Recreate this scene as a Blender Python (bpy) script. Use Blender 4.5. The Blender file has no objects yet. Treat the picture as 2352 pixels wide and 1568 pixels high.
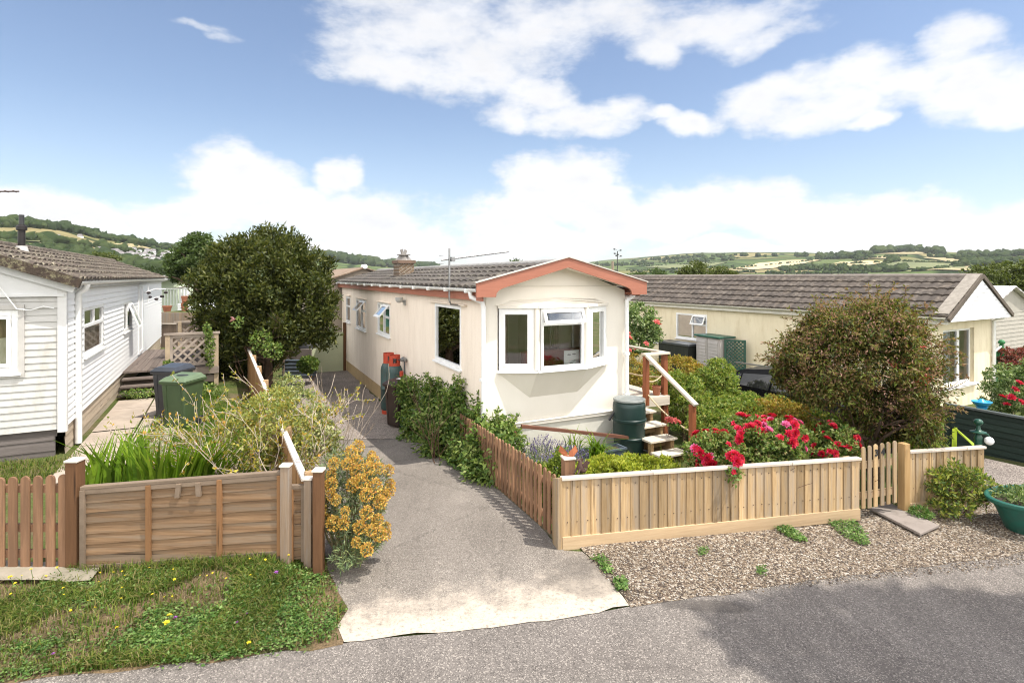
import bpy, bmesh, math, random
import numpy as np
from mathutils import Vector, Matrix
from mathutils.geometry import delaunay_2d_cdt
R = math.radians
S = bpy.context.scene
COL = S.collection
rnd = random.Random(7)
# ---------------------------------------------------------------- camera model (photo read in 2352 px width)
FPX, CX, HY, EYE = 1274.0, 1176.0, 636.0, 2.9
def at(x, y, d):                       # point seen at (x, y) at distance d along +Y
    return Vector(((x-CX)/FPX*d, d, EYE-(y-HY)/FPX*d))
def sst(a, b, t):
    t = min(1, max(0, (t-a)/(b-a))); return t*t*(3-2*t)
def gz(X, Y):                          # the lie of the land
    s = -.222*X+.975*Y; u = .8961*X+.4438*Y
    base = -.5*sst(5, 16, s)-.045*min(4, max(0, X-1))
    L = 1-sst(.1, .8, u)
    fr = .04+.15*sst(-4.4, -2.0, X)
    zl = fr*sst(4.55, 5.7, s)+(.17-fr)*sst(6.3, 9, s)-.05*sst(8, 12, s)
    return base*(1-L)+zl*L
def g(x, y, off=0):                    # where the sight line meets the ground
    lo = 1.0
    p = at(x, y, lo)
    d = lo
    while d < 120:
        q = at(x, y, d+.25)
        if q.z < gz(q.x, q.y): break
        d += .25
    a, b = d, d+.25
    for _ in range(24):
        m = (a+b)/2; q = at(x, y, m)
        if q.z < gz(q.x, q.y): b = m
        else: a = m
    q = at(x, y, a); return Vector((q.x, q.y, gz(q.x, q.y)+off))
def dirs(vp):
    l = math.hypot(vp-CX, FPX); a = Vector(((vp-CX)/l, FPX/l, 0)); return a, Vector((a.y, -a.x, 0))
def rotz_of(vp):
    a, b = dirs(vp); return math.atan2(b.y, b.x)
# ---------------------------------------------------------------- objects
def thing(name, label, cat, loc=(0, 0, 0), rotz=0, group=None):
    o = bpy.data.objects.new(name, None); COL.objects.link(o)
    o.empty_display_size = .2
    o.location = loc; o.rotation_euler = (0, 0, rotz); o['label'] = label; o['category'] = cat
    if group: o['group'] = group
    return o
def tag(o, label, cat, group=None):
    o['label'] = label; o['category'] = cat
    if group: o['group'] = group
    return o
def kind(o, k): o['kind'] = k; return o
def dup(o, parent=None):
    c = o.copy(); COL.objects.link(c)
    if parent: c.parent = parent
    for ch in list(o.children): dup(ch, c)
    return c
def link(name, me, m, parent=None, loc=None):
    o = bpy.data.objects.new(name, me); COL.objects.link(o)
    for x in (m if isinstance(m, (list, tuple)) else [m]): me.materials.append(x)
    if parent: o.parent = parent
    if loc is not None: o.location = loc
    return o
class MB:
    def __init__(s): s.v = []; s.f = []; s.mi = []; s.cur = 0
    def add(s, vs, fs):
        n = len(s.v); s.v += [tuple(p) for p in vs]
        for f in fs: s.f.append([i+n for i in f]); s.mi.append(s.cur)
        return s
    def box(s, x0, x1, y0, y1, z0, z1):
        return s.hexa([(x0,y0,z0),(x1,y0,z0),(x1,y1,z0),(x0,y1,z0),(x0,y0,z1),(x1,y0,z1),(x1,y1,z1),(x0,y1,z1)])
    def hexa(s, p): return s.add(p, [(3,2,1,0),(4,5,6,7),(0,1,5,4),(1,2,6,5),(2,3,7,6),(3,0,4,7)])
    def bar(s, p0, p1, w, h, up=(0,0,1)):
        p0, p1 = Vector(p0), Vector(p1); d = (p1-p0).normalized()
        sd = d.cross(Vector(up))
        if sd.length < 1e-4: sd = d.cross(Vector((1,0,0)))
        sd.normalize(); n = sd.cross(d); a, b = sd*w/2, n*h/2
        return s.hexa([p0-a-b, p0+a-b, p0+a+b, p0-a+b, p1-a-b, p1+a-b, p1+a+b, p1-a+b])
    def tube(s, pts, r, n=8, cap=True):
        pts = [Vector(p) for p in pts]; m = len(pts)
        rs = r if isinstance(r, (list, tuple)) else [r]*m
        vs = []; ref = None
        for i, p in enumerate(pts):
            t = (pts[min(i+1, m-1)]-pts[max(i-1, 0)])
            t = t.normalized() if t.length > 1e-9 else Vector((0,0,1))
            if ref is None: ref = t.orthogonal().normalized()
            ref = (ref-t*ref.dot(t))
            ref = ref.normalized() if ref.length > 1e-6 else t.orthogonal().normalized()
            b = t.cross(ref)
            for k in range(n):
                a = 2*math.pi*k/n; vs.append(p+(ref*math.cos(a)+b*math.sin(a))*rs[i])
        fs = [(i*n+k, i*n+(k+1)%n, (i+1)*n+(k+1)%n, (i+1)*n+k) for i in range(m-1) for k in range(n)]
        if cap: fs += [tuple(reversed(range(n))), tuple(range((m-1)*n, m*n))]
        return s.add(vs, fs)
    def cyl(s, p0, p1, r0, r1=None, n=14): return s.tube([p0, p1], [r0, r0 if r1 is None else r1], n)
    def lathe(s, prof, c=(0,0,0), n=24, sx=1, sy=1):
        vs = [(c[0]+r*sx*math.cos(2*math.pi*k/n), c[1]+r*sy*math.sin(2*math.pi*k/n), c[2]+z) for r, z in prof for k in range(n)]
        m = len(prof)
        fs = [(i*n+k, i*n+(k+1)%n, (i+1)*n+(k+1)%n, (i+1)*n+k) for i in range(m-1) for k in range(n)]
        if prof[0][0] > 1e-6: fs.append(tuple(reversed(range(n))))
        if prof[-1][0] > 1e-6: fs.append(tuple(range((m-1)*n, m*n)))
        return s.add(vs, fs)
    def ball(s, c, r, n=12, m=8):
        r = r if isinstance(r, (tuple, list)) else (r, r, r)
        pr = [(max(1e-4, math.sin(math.pi*i/m)), -math.cos(math.pi*i/m)) for i in range(m+1)]
        vs = [(c[0]+r[0]*q*math.cos(2*math.pi*k/n), c[1]+r[1]*q*math.sin(2*math.pi*k/n), c[2]+r[2]*z) for q, z in pr for k in range(n)]
        return s.add(vs, [(i*n+k, i*n+(k+1)%n, (i+1)*n+(k+1)%n, (i+1)*n+k) for i in range(m) for k in range(n)])
    def prism(s, pts, ext):
        e = Vector(ext); n = len(pts); p = [Vector(q) for q in pts]
        return s.add(p+[q+e for q in p], [tuple(range(n)), tuple(reversed(range(n, 2*n)))]+[(i, (i+1)%n, n+(i+1)%n, n+i) for i in range(n)])
    def quad(s, *p): return s.add(p, [tuple(range(len(p)))])
    def build(s, name, m, parent=None, smooth=0, bev=0, loc=None, norm=True):
        me = bpy.data.meshes.new(name); me.from_pydata(s.v, [], s.f)
        if norm:
            bm = bmesh.new(); bm.from_mesh(me); bmesh.ops.recalc_face_normals(bm, faces=bm.faces); bm.to_mesh(me); bm.free()
        o = link(name, me, m, parent, loc)
        if s.cur or any(s.mi): me.polygons.foreach_set('material_index', s.mi)
        if smooth:
            me.polygons.foreach_set('use_smooth', [True]*len(me.polygons)); me.set_sharp_from_angle(angle=R(smooth))
        if bev:
            b = o.modifiers.new('bevel', 'BEVEL'); b.width = bev; b.segments = 2; b.limit_method = 'ANGLE'; b.angle_limit = R(50)
        return o
def npmesh(name, V, F, m, parent=None, smooth=False, loc=None):
    me = bpy.data.meshes.new(name); nv, (nf, k) = len(V), F.shape
    me.vertices.add(nv); me.vertices.foreach_set('co', np.asarray(V, np.float32).ravel())
    me.loops.add(nf*k); me.loops.foreach_set('vertex_index', np.asarray(F, np.int32).ravel())
    me.polygons.add(nf); me.polygons.foreach_set('loop_start', np.arange(0, nf*k, k, dtype=np.int32))
    me.polygons.foreach_set('loop_total', np.full(nf, k, np.int32))
    if smooth: me.polygons.foreach_set('use_smooth', np.ones(nf, bool))
    me.update(calc_edges=True); me.validate()
    return link(name, me, m, parent, loc)
# ---------------------------------------------------------------- materials
def nt_new(name):
    m = bpy.data.materials.new(name); m.use_nodes = True; t = m.node_tree
    for n in list(t.nodes): t.nodes.remove(n)
    out = t.nodes.new('ShaderNodeOutputMaterial'); return m, t, out
def nd(t, ty, **k):
    n = t.nodes.new(ty)
    for a, b in k.items(): setattr(n, a, b)
    return n
def c4(c): return (c[0], c[1], c[2], 1)
def ramp(t, fac, stops, interp='LINEAR'):
    r = nd(t, 'ShaderNodeValToRGB'); e = r.color_ramp.elements; r.color_ramp.interpolation = interp
    while len(e) < len(stops): e.new(.5)
    for i, (p, c) in enumerate(stops): e[i].position = p; e[i].color = c4(c) if not isinstance(c, (int, float)) else (c, c, c, 1)
    t.links.new(fac, r.inputs[0]); return r.outputs[0]
def mixc(t, f, a, b, bt='MIX'):
    n = nd(t, 'ShaderNodeMix', data_type='RGBA', blend_type=bt)
    for sock, v in ((n.inputs[0], f), (n.inputs[6], a), (n.inputs[7], b)):
        if isinstance(v, (int, float)): sock.default_value = v
        elif isinstance(v, tuple): sock.default_value = c4(v)
        else: t.links.new(v, sock)
    return n.outputs[2]
def math_(t, op, a, b=None, c=None):
    n = nd(t, 'ShaderNodeMath', operation=op)
    for i, v in enumerate((a, b, c)):
        if v is None: continue
        if isinstance(v, (int, float)): n.inputs[i].default_value = v
        else: t.links.new(v, n.inputs[i])
    return n.outputs[0]
def noise(t, sc=(1,1,1), detail=5, rough=.6, vec=None, dist=0):
    if vec is None: vec = nd(t, 'ShaderNodeTexCoord').outputs['Object']
    mp = nd(t, 'ShaderNodeMapping'); mp.inputs['Scale'].default_value = sc if isinstance(sc, tuple) else (sc,)*3
    t.links.new(vec, mp.inputs[0]); n = nd(t, 'ShaderNodeTexNoise'); n.inputs['Scale'].default_value = 1
    n.inputs['Detail'].default_value = detail; n.inputs['Roughness'].default_value = rough; n.inputs['Distortion'].default_value = dist
    t.links.new(mp.outputs[0], n.inputs[0]); return n.outputs[0]
def vor(t, sc, feature='F1', vec=None, out='Color'):
    if vec is None: vec = nd(t, 'ShaderNodeTexCoord').outputs['Object']
    mp = nd(t, 'ShaderNodeMapping'); mp.inputs['Scale'].default_value = sc if isinstance(sc, tuple) else (sc,)*3
    t.links.new(vec, mp.inputs[0]); n = nd(t, 'ShaderNodeTexVoronoi', feature=feature); n.inputs['Scale'].default_value = 1
    t.links.new(mp.outputs[0], n.inputs['Vector']); return n.outputs[out]
def pbr(t, out, col, rough=.7, metal=0, bump=None, bstr=.3, bdist=.01, spec=.4):
    p = nd(t, 'ShaderNodeBsdfPrincipled')
    for key, v in (('Base Color', col), ('Roughness', rough), ('Metallic', metal)):
        if isinstance(v, (int, float)): p.inputs[key].default_value = v
        elif isinstance(v, tuple): p.inputs[key].default_value = c4(v)
        else: t.links.new(v, p.inputs[key])
    p.inputs['Specular IOR Level'].default_value = spec
    if bump is not None:
        b = nd(t, 'ShaderNodeBump'); b.inputs['Strength'].default_value = bstr; b.inputs['Distance'].default_value = bdist
        t.links.new(bump, b.inputs['Height']); t.links.new(b.outputs[0], p.inputs['Normal'])
    t.links.new(p.outputs[0], out.inputs[0]); return p
MATS = {}
def M(name, c, c2=None, rough=.6, ns=3, isl=0, bump=0, bs=40, bd=.004, metal=0, spec=.4, lo=.35, hi=.65, detail=6, c3=None, ns3=2, cell=None):
    if name in MATS: return MATS[name]
    m, t, out = nt_new(name); col = c
    if c2 is None: c2 = tuple(x*.82 for x in c)
    col = ramp(t, noise(t, ns, detail), [(lo, c), (hi, c2)])
    if c3 is not None: col = mixc(t, ramp(t, noise(t, ns3, 8, .7), [(.5, 0), (.68, 1)]), col, c3)
    if cell:
        sg = nd(t, 'ShaderNodeSeparateColor'); t.links.new(vor(t, cell), sg.inputs[0]); col = mixc(t, 1.0, col, ramp(t, sg.outputs[0], [(0, (.76,)*3), (.75, (1.06,)*3), (1, (1.25, 1.22, 1.17))]), 'MULTIPLY')
    if isl:
        r = nd(t, 'ShaderNodeNewGeometry').outputs['Random Per Island']
        col = mixc(t, 1.0, col, ramp(t, r, [(0, (1-isl,)*3), (1, (1+isl*.5,)*3)]), 'MULTIPLY')
    pbr(t, out, col, rough, metal, noise(t, bs, 4) if bump else None, bump, bd, spec)
    MATS[name] = m; return m
def wood(name, c, c2, grain=(40, 40, 2.5), isl=.25, rough=.8, c3=None, knots=True):
    if name in MATS: return MATS[name]
    m, t, out = nt_new(name)
    geo = nd(t, 'ShaderNodeNewGeometry'); tc = nd(t, 'ShaderNodeTexCoord')
    va = nd(t, 'ShaderNodeVectorMath', operation='ADD')
    sc = nd(t, 'ShaderNodeVectorMath', operation='SCALE'); sc.inputs[0].default_value = (3.1, 5.7, 9.3)
    t.links.new(geo.outputs['Random Per Island'], sc.inputs['Scale'])
    t.links.new(tc.outputs['Object'], va.inputs[0]); t.links.new(sc.outputs[0], va.inputs[1]); v = va.outputs[0]
    gr = noise(t, grain, 8, .7, v, .6); col = ramp(t, gr, [(.3, c), (.7, c2)])
    big = noise(t, tuple(x*.12 for x in grain), 3, .6, v)
    col = mixc(t, 1.0, col, ramp(t, big, [(.3, (.72,)*3), (.7, (1.12,)*3)]), 'MULTIPLY')
    if c3: col = mixc(t, ramp(t, noise(t, tuple(min(9., x*.3) for x in grain), 6, .7, v), [(.46, 0), (.60, .9)]), col, c3)
    if knots:
        k = vor(t, tuple(x*.28 for x in grain), 'F1', v, 'Distance')
        col = mixc(t, ramp(t, k, [(.07, .9), (.15, 0)]), col, tuple(x*.35 for x in c))
    r = ramp(t, geo.outputs['Random Per Island'], [(0, (1-isl,)*3), (1, (1+isl*.45,)*3)])
    col = mixc(t, 1.0, col, r, 'MULTIPLY')
    pbr(t, out, col, rough, 0, gr, .35, .004, .25); MATS[name] = m; return m
def leaf(name, cols, transl=.35, rough=.55, spec=.3):
    if name in MATS: return MATS[name]
    m, t, out = nt_new(name); r = nd(t, 'ShaderNodeNewGeometry').outputs['Random Per Island']
    n = len(cols); col = ramp(t, r, [(i/max(1, n-1), c) for i, c in enumerate(cols)])
    big = noise(t, 2.2, 3); col = mixc(t, 1.0, col, ramp(t, big, [(.3, (.75,)*3), (.7, (1.15,)*3)]), 'MULTIPLY')
    p = nd(t, 'ShaderNodeBsdfPrincipled'); t.links.new(col, p.inputs['Base Color']); p.inputs['Roughness'].default_value = rough
    p.inputs['Specular IOR Level'].default_value = spec
    tr = nd(t, 'ShaderNodeBsdfTranslucent'); t.links.new(mixc(t, 1.0, col, (1.25, 1.3, .75), 'MULTIPLY'), tr.inputs[0])
    mx = nd(t, 'ShaderNodeMixShader'); mx.inputs[0].default_value = transl
    t.links.new(p.outputs[0], mx.inputs[1]); t.links.new(tr.outputs[0], mx.inputs[2]); t.links.new(mx.outputs[0], out.inputs[0])
    MATS[name] = m; return m
def glass_mat():
    m, t, out = nt_new('window_glass'); tr = nd(t, 'ShaderNodeBsdfTransparent'); tr.inputs[0].default_value = (.94, .96, .95, 1)
    gl = nd(t, 'ShaderNodeBsdfGlossy'); gl.inputs['Roughness'].default_value = .02
    fr = nd(t, 'ShaderNodeFresnel'); fr.inputs[0].default_value = 1.6
    mx = nd(t, 'ShaderNodeMixShader'); t.links.new(math_(t, 'ADD', fr.outputs[0], .14), mx.inputs[0])
    t.links.new(tr.outputs[0], mx.inputs[1]); t.links.new(gl.outputs[0], mx.inputs[2]); t.links.new(mx.outputs[0], out.inputs[0]); return m
GLASS = glass_mat()
PVC = M('white_plastic', (.8, .8, .79), (.72, .72, .7), .35, 4)
BLACK = M('black_plastic', (.02, .02, .022), (.035, .035, .037), .45, 8)
GREYM = M('grey_metal', (.35, .35, .35), (.22, .22, .22), .4, 12, metal=.7)
# ---------------------------------------------------------------- foliage
def unit(v): return v/np.maximum(1e-9, np.linalg.norm(v, axis=1, keepdims=True))
def leaf_arr(P, D, N, L, W, fold=.25):
    D = unit(D); Sd = unit(np.cross(D, N)); N2 = np.cross(Sd, D)
    L = L[:, None]; W = W[:, None]
    V = np.empty((len(P), 4, 3)); V[:, 0] = P; V[:, 2] = P+D*L-N2*L*.12
    V[:, 1] = P+D*L*.45+Sd*W*.5+N2*W*fold; V[:, 3] = P+D*L*.45-Sd*W*.5+N2*W*fold
    return V.reshape(-1, 3), np.arange(len(P)*4).reshape(-1, 4)
def foliage(name, parent, mat, blobs, n, L, W, seed, shell=.5, out=.6, up=.25, down=0., clump=None, flat=.6, cut=None, jit=.35):
    rg = np.random.default_rng(seed); B = np.array(blobs, float)
    if clump:
        k, cr = clump; w = (B[:, 3]*B[:, 4]+B[:, 3]*B[:, 5])
        idx = rg.choice(len(B), k, p=w/w.sum()); d = unit(rg.normal(size=(k, 3)))
        rad = (1-shell*rg.random(k)**1.6)[:, None]
        C = B[idx, :3]+d*B[idx, 3:6]*rad
        inside = np.zeros(k, bool)
        for b in B: inside |= (((C-b[:3])/b[3:6])**2).sum(1) < .30
        C = C[~inside]; dd = d[~inside]; sz = cr*(.6+.8*rg.random(len(C)))
        j = rg.integers(0, len(C), n); e = unit(rg.normal(size=(n, 3)))*(rg.random(n)**.5)[:, None]
        P = C[j]+e*sz[j][:, None]*np.array([1, 1, flat]); O = unit(dd[j]*.8+e*.7)
    else:
        w = (B[:, 3]*B[:, 4]+B[:, 3]*B[:, 5]); idx = rg.choice(len(B), n, p=w/w.sum()); d = unit(rg.normal(size=(n, 3)))
        P = B[idx, :3]+d*B[idx, 3:6]*(1-shell*rg.random(n)**1.6)[:, None]; O = d
    if cut is not None:
        k = cut(P); P = P[k]; O = O[k]
    m = len(P); D = O*out+rg.normal(size=(m, 3))*.6+np.array([0, 0, up-down]); N = O*.6+rg.normal(size=(m, 3))*.5+np.array([0, 0, .6])
    s = 1-jit+2*jit*rg.random(m)
    V, F = leaf_arr(P, D, N, L*s, W*s)
    return npmesh(name, V, F, mat, parent)
def blades(name, parent, mat, P, L, W, seed, lean=.35, droop=.5, dirv=None, loc=None):
    rg = np.random.default_rng(seed); m = len(P); a = rg.random(m)*6.283
    h = np.stack([np.cos(a), np.sin(a), np.zeros(m)], 1)
    if dirv is not None: h = unit(h*.5+dirv)*np.array([1, 1, 0])
    ln = (lean*rg.random(m))[:, None]; L = (L*(.6+.6*rg.random(m)))[:, None] if np.isscalar(L) else L[:, None]
    sd = np.stack([-h[:, 1], h[:, 0], np.zeros(m)], 1); t = rg.normal(size=(m, 1))*.8; sd = unit(sd+h*t)*W/2
    dr = (droop*(.5+rg.random(m)))[:, None]; Z = np.array([0, 0, 1.])
    p1 = P+(Z*.55+h*ln*.4)*L; p2 = P+(Z*(1-.45*dr)+h*(ln+dr*.55))*L
    V = np.empty((m, 6, 3)); V[:, 0] = P-sd; V[:, 1] = P+sd; V[:, 2] = p1+sd*.85; V[:, 3] = p1-sd*.85; V[:, 4] = p2+sd*.08; V[:, 5] = p2-sd*.08
    i = np.arange(m)[:, None]*6; F = np.concatenate([i+np.array([0,1,2,3]), i+np.array([3,2,4,5])], 0)
    return npmesh(name, V.reshape(-1, 3), F, mat, parent, loc=loc)
def twigs(mb, p, d, L, r, depth, rg, spread=.6, n=5, kids=3, tips=None, grav=.0):
    pts = [Vector(p)]; rs = [r]; d = Vector(d).normalized()
    for i in range(n):
        d = (d+Vector((rg.uniform(-1,1), rg.uniform(-1,1), rg.uniform(-1,1)))*.18+Vector((0,0,grav))).normalized()
        pts.append(pts[-1]+d*L/n); rs.append(max(.003, r*(1-.6*(i+1)/n)))
    mb.tube(pts, rs, 5 if r < .02 else 8, False)
    if tips is not None and depth <= 1: tips += [(q.copy(), d.copy()) for q in pts[2:]]
    if depth > 0:
        for k in range(kids):
            i = rg.randint(max(1, n//2-1), n); q = pts[i]
            e = (d+Vector((rg.uniform(-1,1), rg.uniform(-1,1), rg.uniform(-.5,1)))*spread).normalized()
            twigs(mb, q, e, L*rg.uniform(.5,.8), rs[i]*.75, depth-1, rg, spread, n, kids, tips, grav)
def pts_blob(rg, n, b):
    d = unit(rg.normal(size=(n, 3))); return np.array(b[:3])+d*np.array(b[3:6])*(rg.random(n)**.4)[:, None]
# ================================================================ camera, sun, sky
cam = bpy.data.cameras.new('camera'); co = bpy.data.objects.new('camera', cam); COL.objects.link(co)
co.location = (0, 0, EYE); co.rotation_euler = (R(90), 0, 0)
cam.sensor_width = 36; cam.sensor_fit = 'HORIZONTAL'; cam.lens = 36*FPX/2352
cam.shift_y = -(784-HY)/2352; cam.clip_end = 20000; cam.clip_start = .05
S.camera = co
SUN_AZ = Vector((.94, -.34, 0)).normalized(); SUN_EL = R(64)
sd = Vector((SUN_AZ.x*math.cos(SUN_EL), SUN_AZ.y*math.cos(SUN_EL), math.sin(SUN_EL)))
sl = bpy.data.lights.new('sun', 'SUN'); sl.energy = 3.75; sl.angle = R(.53); sl.color = (1, .95, .87)
so = bpy.data.objects.new('sun', sl); COL.objects.link(so); so.rotation_euler = (-sd).to_track_quat('-Z', 'Y').to_euler()
so.location = sd*40
S.view_settings.view_transform = 'Standard'; S.view_settings.look = 'None'; S.view_settings.exposure = .71; S.view_settings.gamma = 1
S.cycles.max_bounces = 7; S.cycles.transparent_max_bounces = 24; S.cycles.diffuse_bounces = 4; S.cycles.glossy_bounces = 3
S.cycles.use_denoising = True; S.cycles.denoising_prefilter = 'ACCURATE'; S.cycles.denoising_input_passes = 'RGB_ALBEDO_NORMAL'; S.cycles.filter_width = 1.1; S.cycles.sample_clamp_indirect = 8; S.cycles.caustics_reflective = False; S.cycles.caustics_refractive = False
W = bpy.data.worlds.new('World'); S.world = W; W.use_nodes = True; wt = W.node_tree
for n in list(wt.nodes): wt.nodes.remove(n)
wo = nd(wt, 'ShaderNodeOutputWorld'); bg = nd(wt, 'ShaderNodeBackground'); bg.inputs[1].default_value = .1
sky = nd(wt, 'ShaderNodeTexSky', sky_type='NISHITA'); sky.sun_disc = False; sky.sun_elevation = SUN_EL
sky.sun_rotation = math.atan2(SUN_AZ.x, SUN_AZ.y); sky.air_density = 1.0; sky.dust_density = .6; sky.ozone_density = 1.5
gen = nd(wt, 'ShaderNodeTexCoord').outputs['Generated']; sx = nd(wt, 'ShaderNodeSeparateXYZ'); wt.links.new(gen, sx.inputs[0])
X_, Y_, Z_ = sx.outputs; ma = lambda op, a, b=None, c=None: math_(wt, op, a, b, c)
hl = ma('SQRT', ma('ADD', ma('MULTIPLY', X_, X_), ma('ADD', ma('MULTIPLY', Y_, Y_), 1e-6)))
az = ma('ARCTAN2', X_, Y_); el = ma('DIVIDE', Z_, hl)
comb = nd(wt, 'ShaderNodeCombineXYZ'); wt.links.new(az, comb.inputs[0]); wt.links.new(el, comb.inputs[1]); cv = comb.outputs[0]
wn = nd(wt, 'ShaderNodeTexNoise'); wn.inputs['Scale'].default_value = 5; wn.inputs['Detail'].default_value = 5; wt.links.new(cv, wn.inputs[0])
ws = nd(wt, 'ShaderNodeSeparateColor'); wt.links.new(wn.outputs['Color'], ws.inputs[0])
azw = ma('ADD', az, ma('MULTIPLY', ma('SUBTRACT', ws.outputs[0], .5), .22))
elw = ma('ADD', el, ma('MULTIPLY', ma('SUBTRACT', ws.outputs[1], .5), .13))
CL = [(980,70,240,120),(880,150,150,55),(1080,120,200,100),(1000,170,110,45),(1230,60,190,70),(1380,30,260,60),(1620,50,200,48),(1760,80,110,32),(1500,105,60,40),(1160,170,60,30),
 (1230,215,80,42),(1190,255,80,45),(1330,270,110,42),(1570,285,80,30),(1500,270,60,20),(1790,235,130,55),(1890,270,140,45),(1990,295,60,20),(1960,165,110,45),(2090,190,160,60),(2200,120,100,65),(2260,215,150,75),(2340,260,80,50),
 (500,55,95,16,.42),(560,80,50,14,.40),(190,490,110,45),(90,510,140,50),(500,420,120,80),(610,440,110,65),(410,470,130,50),(700,480,140,55),(790,400,60,38),(840,500,160,60),(330,575,260,26),(620,580,320,26),(930,550,150,40),
 (1170,500,110,60),(1290,430,150,70),(1390,480,110,60),(1240,550,150,45),(1560,500,100,50),(1690,470,150,58),(1830,490,160,50),(1760,575,300,24),(2010,500,170,50),(2160,500,170,52),(2330,510,140,55),(2100,580,350,20),
 (-250,420,260,120),(-700,300,300,120),(2800,420,300,120),(3300,200,300,200)]
f = None
for x, y, rx, ry, *wt_ in CL:
    a0 = math.atan((x-CX)/FPX); ca = math.cos(a0); e0 = (HY-y)/FPX*ca
    da = ma('MULTIPLY', ma('SUBTRACT', azw, a0), FPX/(rx*1.12*ca*ca)); de = ma('MULTIPLY', ma('SUBTRACT', elw, e0), FPX/(ry*1.18*ca))
    v = ma('SUBTRACT', 1.0, ma('MULTIPLY_ADD', da, da, ma('MULTIPLY', de, de)))
    if wt_: v = ma('SUBTRACT', ma('MULTIPLY', v, 1.0), 1-wt_[0])
    f = v if f is None else ma('SMOOTH_MAX', f, v, .35)
f = ma('MAXIMUM', f, -1.6)
def wnoise(sc, det, rough):
    mp = nd(wt, 'ShaderNodeMapping'); mp.inputs['Scale'].default_value = sc; wt.links.new(cv, mp.inputs[0])
    n = nd(wt, 'ShaderNodeTexNoise'); n.inputs['Scale'].default_value = 1; n.inputs['Detail'].default_value = det; n.inputs['Roughness'].default_value = rough
    wt.links.new(mp.outputs[0], n.inputs[0]); return n.outputs[0]
fb = wnoise((10, 18, 1), 12, .66)
dens = ma('ADD', ma('MULTIPLY', f, 1.0), ma('MULTIPLY', ma('SUBTRACT', fb, .5), 2.7))
def smooth(v, a, b):
    n = nd(wt, 'ShaderNodeMapRange', interpolation_type='SMOOTHSTEP'); n.inputs[1].default_value = a; n.inputs[2].default_value = b
    wt.links.new(v, n.inputs[0]); return n.outputs[0]
al_n = nd(wt, 'ShaderNodeMapRange', interpolation_type='SMOOTHSTEP'); al_n.inputs[1].default_value = -.32
wt.links.new(ma('MULTIPLY_ADD', el, 2.2, .42), al_n.inputs[2]); wt.links.new(dens, al_n.inputs[0]); alpha = ma('MULTIPLY', al_n.outputs[0], .98)
# the rest of the sky, round the sides and behind: clouds added and brightened as fill light
side = smooth(ma('ABSOLUTE', az), .95, 1.5)
cov = ma('MULTIPLY', ma('MULTIPLY', side, smooth(wnoise((2.2, 3.4, 1), 8, .6), .34, .52)), smooth(Z_, -.02, .05))
cov = ma('MULTIPLY', cov, ma('SUBTRACT', 1.0, smooth(Z_, .8, .95)))
shade = ma('MULTIPLY_ADD', smooth(dens, .3, 2.0), -.13, 1.0)
shade = ma('MULTIPLY', shade, ma('MULTIPLY_ADD', ma('SUBTRACT', wnoise((6, 14, 1), 6, .6), .5), .22, 1.0))
tint = ramp(wt, smooth(dens, .2, 1.8), [(0, (1, 1, 1)), (1, (.96, .965, 1.0))])
CLOUD = 6.6
sc1 = nd(wt, 'ShaderNodeVectorMath', operation='SCALE'); wt.links.new(tint, sc1.inputs[0]); wt.links.new(ma('MULTIPLY', shade, CLOUD), sc1.inputs['Scale'])
skyc = mixc(wt, 1.0, sky.outputs[0], (1.16, 1.09, 1.07), 'MULTIPLY')
lowhaze = ma('SUBTRACT', 1.0, smooth(el, .0, .30))
skyc = mixc(wt, ma('MULTIPLY', lowhaze, .34), skyc, (4.4, 5.6, 6.9))
c1 = mixc(wt, alpha, skyc, sc1.outputs[0]); c2 = mixc(wt, cov, c1, (21., 20.6, 20.2))
wt.links.new(c2, bg.inputs[0]); wt.links.new(bg.outputs[0], wo.inputs[0])
# ================================================================ ground
def sheet(name, poly, m, off, step=.25, jit=.0, seed=1, zf=None):
    rg = random.Random(seed); P = []
    for i, p in enumerate(poly):
        q = poly[(i+1) % len(poly)]; L = math.hypot(q[0]-p[0], q[1]-p[1]); n = max(1, int(L/step))
        nx, ny = -(q[1]-p[1])/max(L, 1e-6), (q[0]-p[0])/max(L, 1e-6)
        for k in range(n):
            t = k/n; j = rg.uniform(-jit, jit) if k else 0
            P.append(Vector((p[0]+(q[0]-p[0])*t+nx*j, p[1]+(q[1]-p[1])*t+ny*j)))
    nb = len(P); x0 = min(p.x for p in P); x1 = max(p.x for p in P); y0 = min(p.y for p in P); y1 = max(p.y for p in P)
    def inside(x, y):
        c = False
        for i in range(nb):
            a, b = P[i], P[i-1]
            if (a.y > y) != (b.y > y) and x < (b.x-a.x)*(y-a.y)/(b.y-a.y)+a.x: c = not c
        return c
    gx = x0+step/2
    while gx < x1:
        gy = y0+step/2
        while gy < y1:
            q = (gx+rg.uniform(-.1, .1)*step, gy+rg.uniform(-.1, .1)*step)
            if inside(*q): P.append(Vector(q))
            gy += step
        gx += step
    r = delaunay_2d_cdt(P, [], [list(range(nb))], 1, 1e-5)
    zf = zf or gz
    V = [(v.x, v.y, zf(v.x, v.y)+off) for v in r[0]]
    me = bpy.data.meshes.new(name); me.from_pydata(V, [], [list(x) for x in r[2]])
    bm = bmesh.new(); bm.from_mesh(me)
    for fc in bm.faces:
        if fc.normal.z < 0: fc.normal_flip()
        fc.smooth = True
    bm.to_mesh(me); bm.free()
    return kind(link(name, me, m), 'structure')
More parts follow.
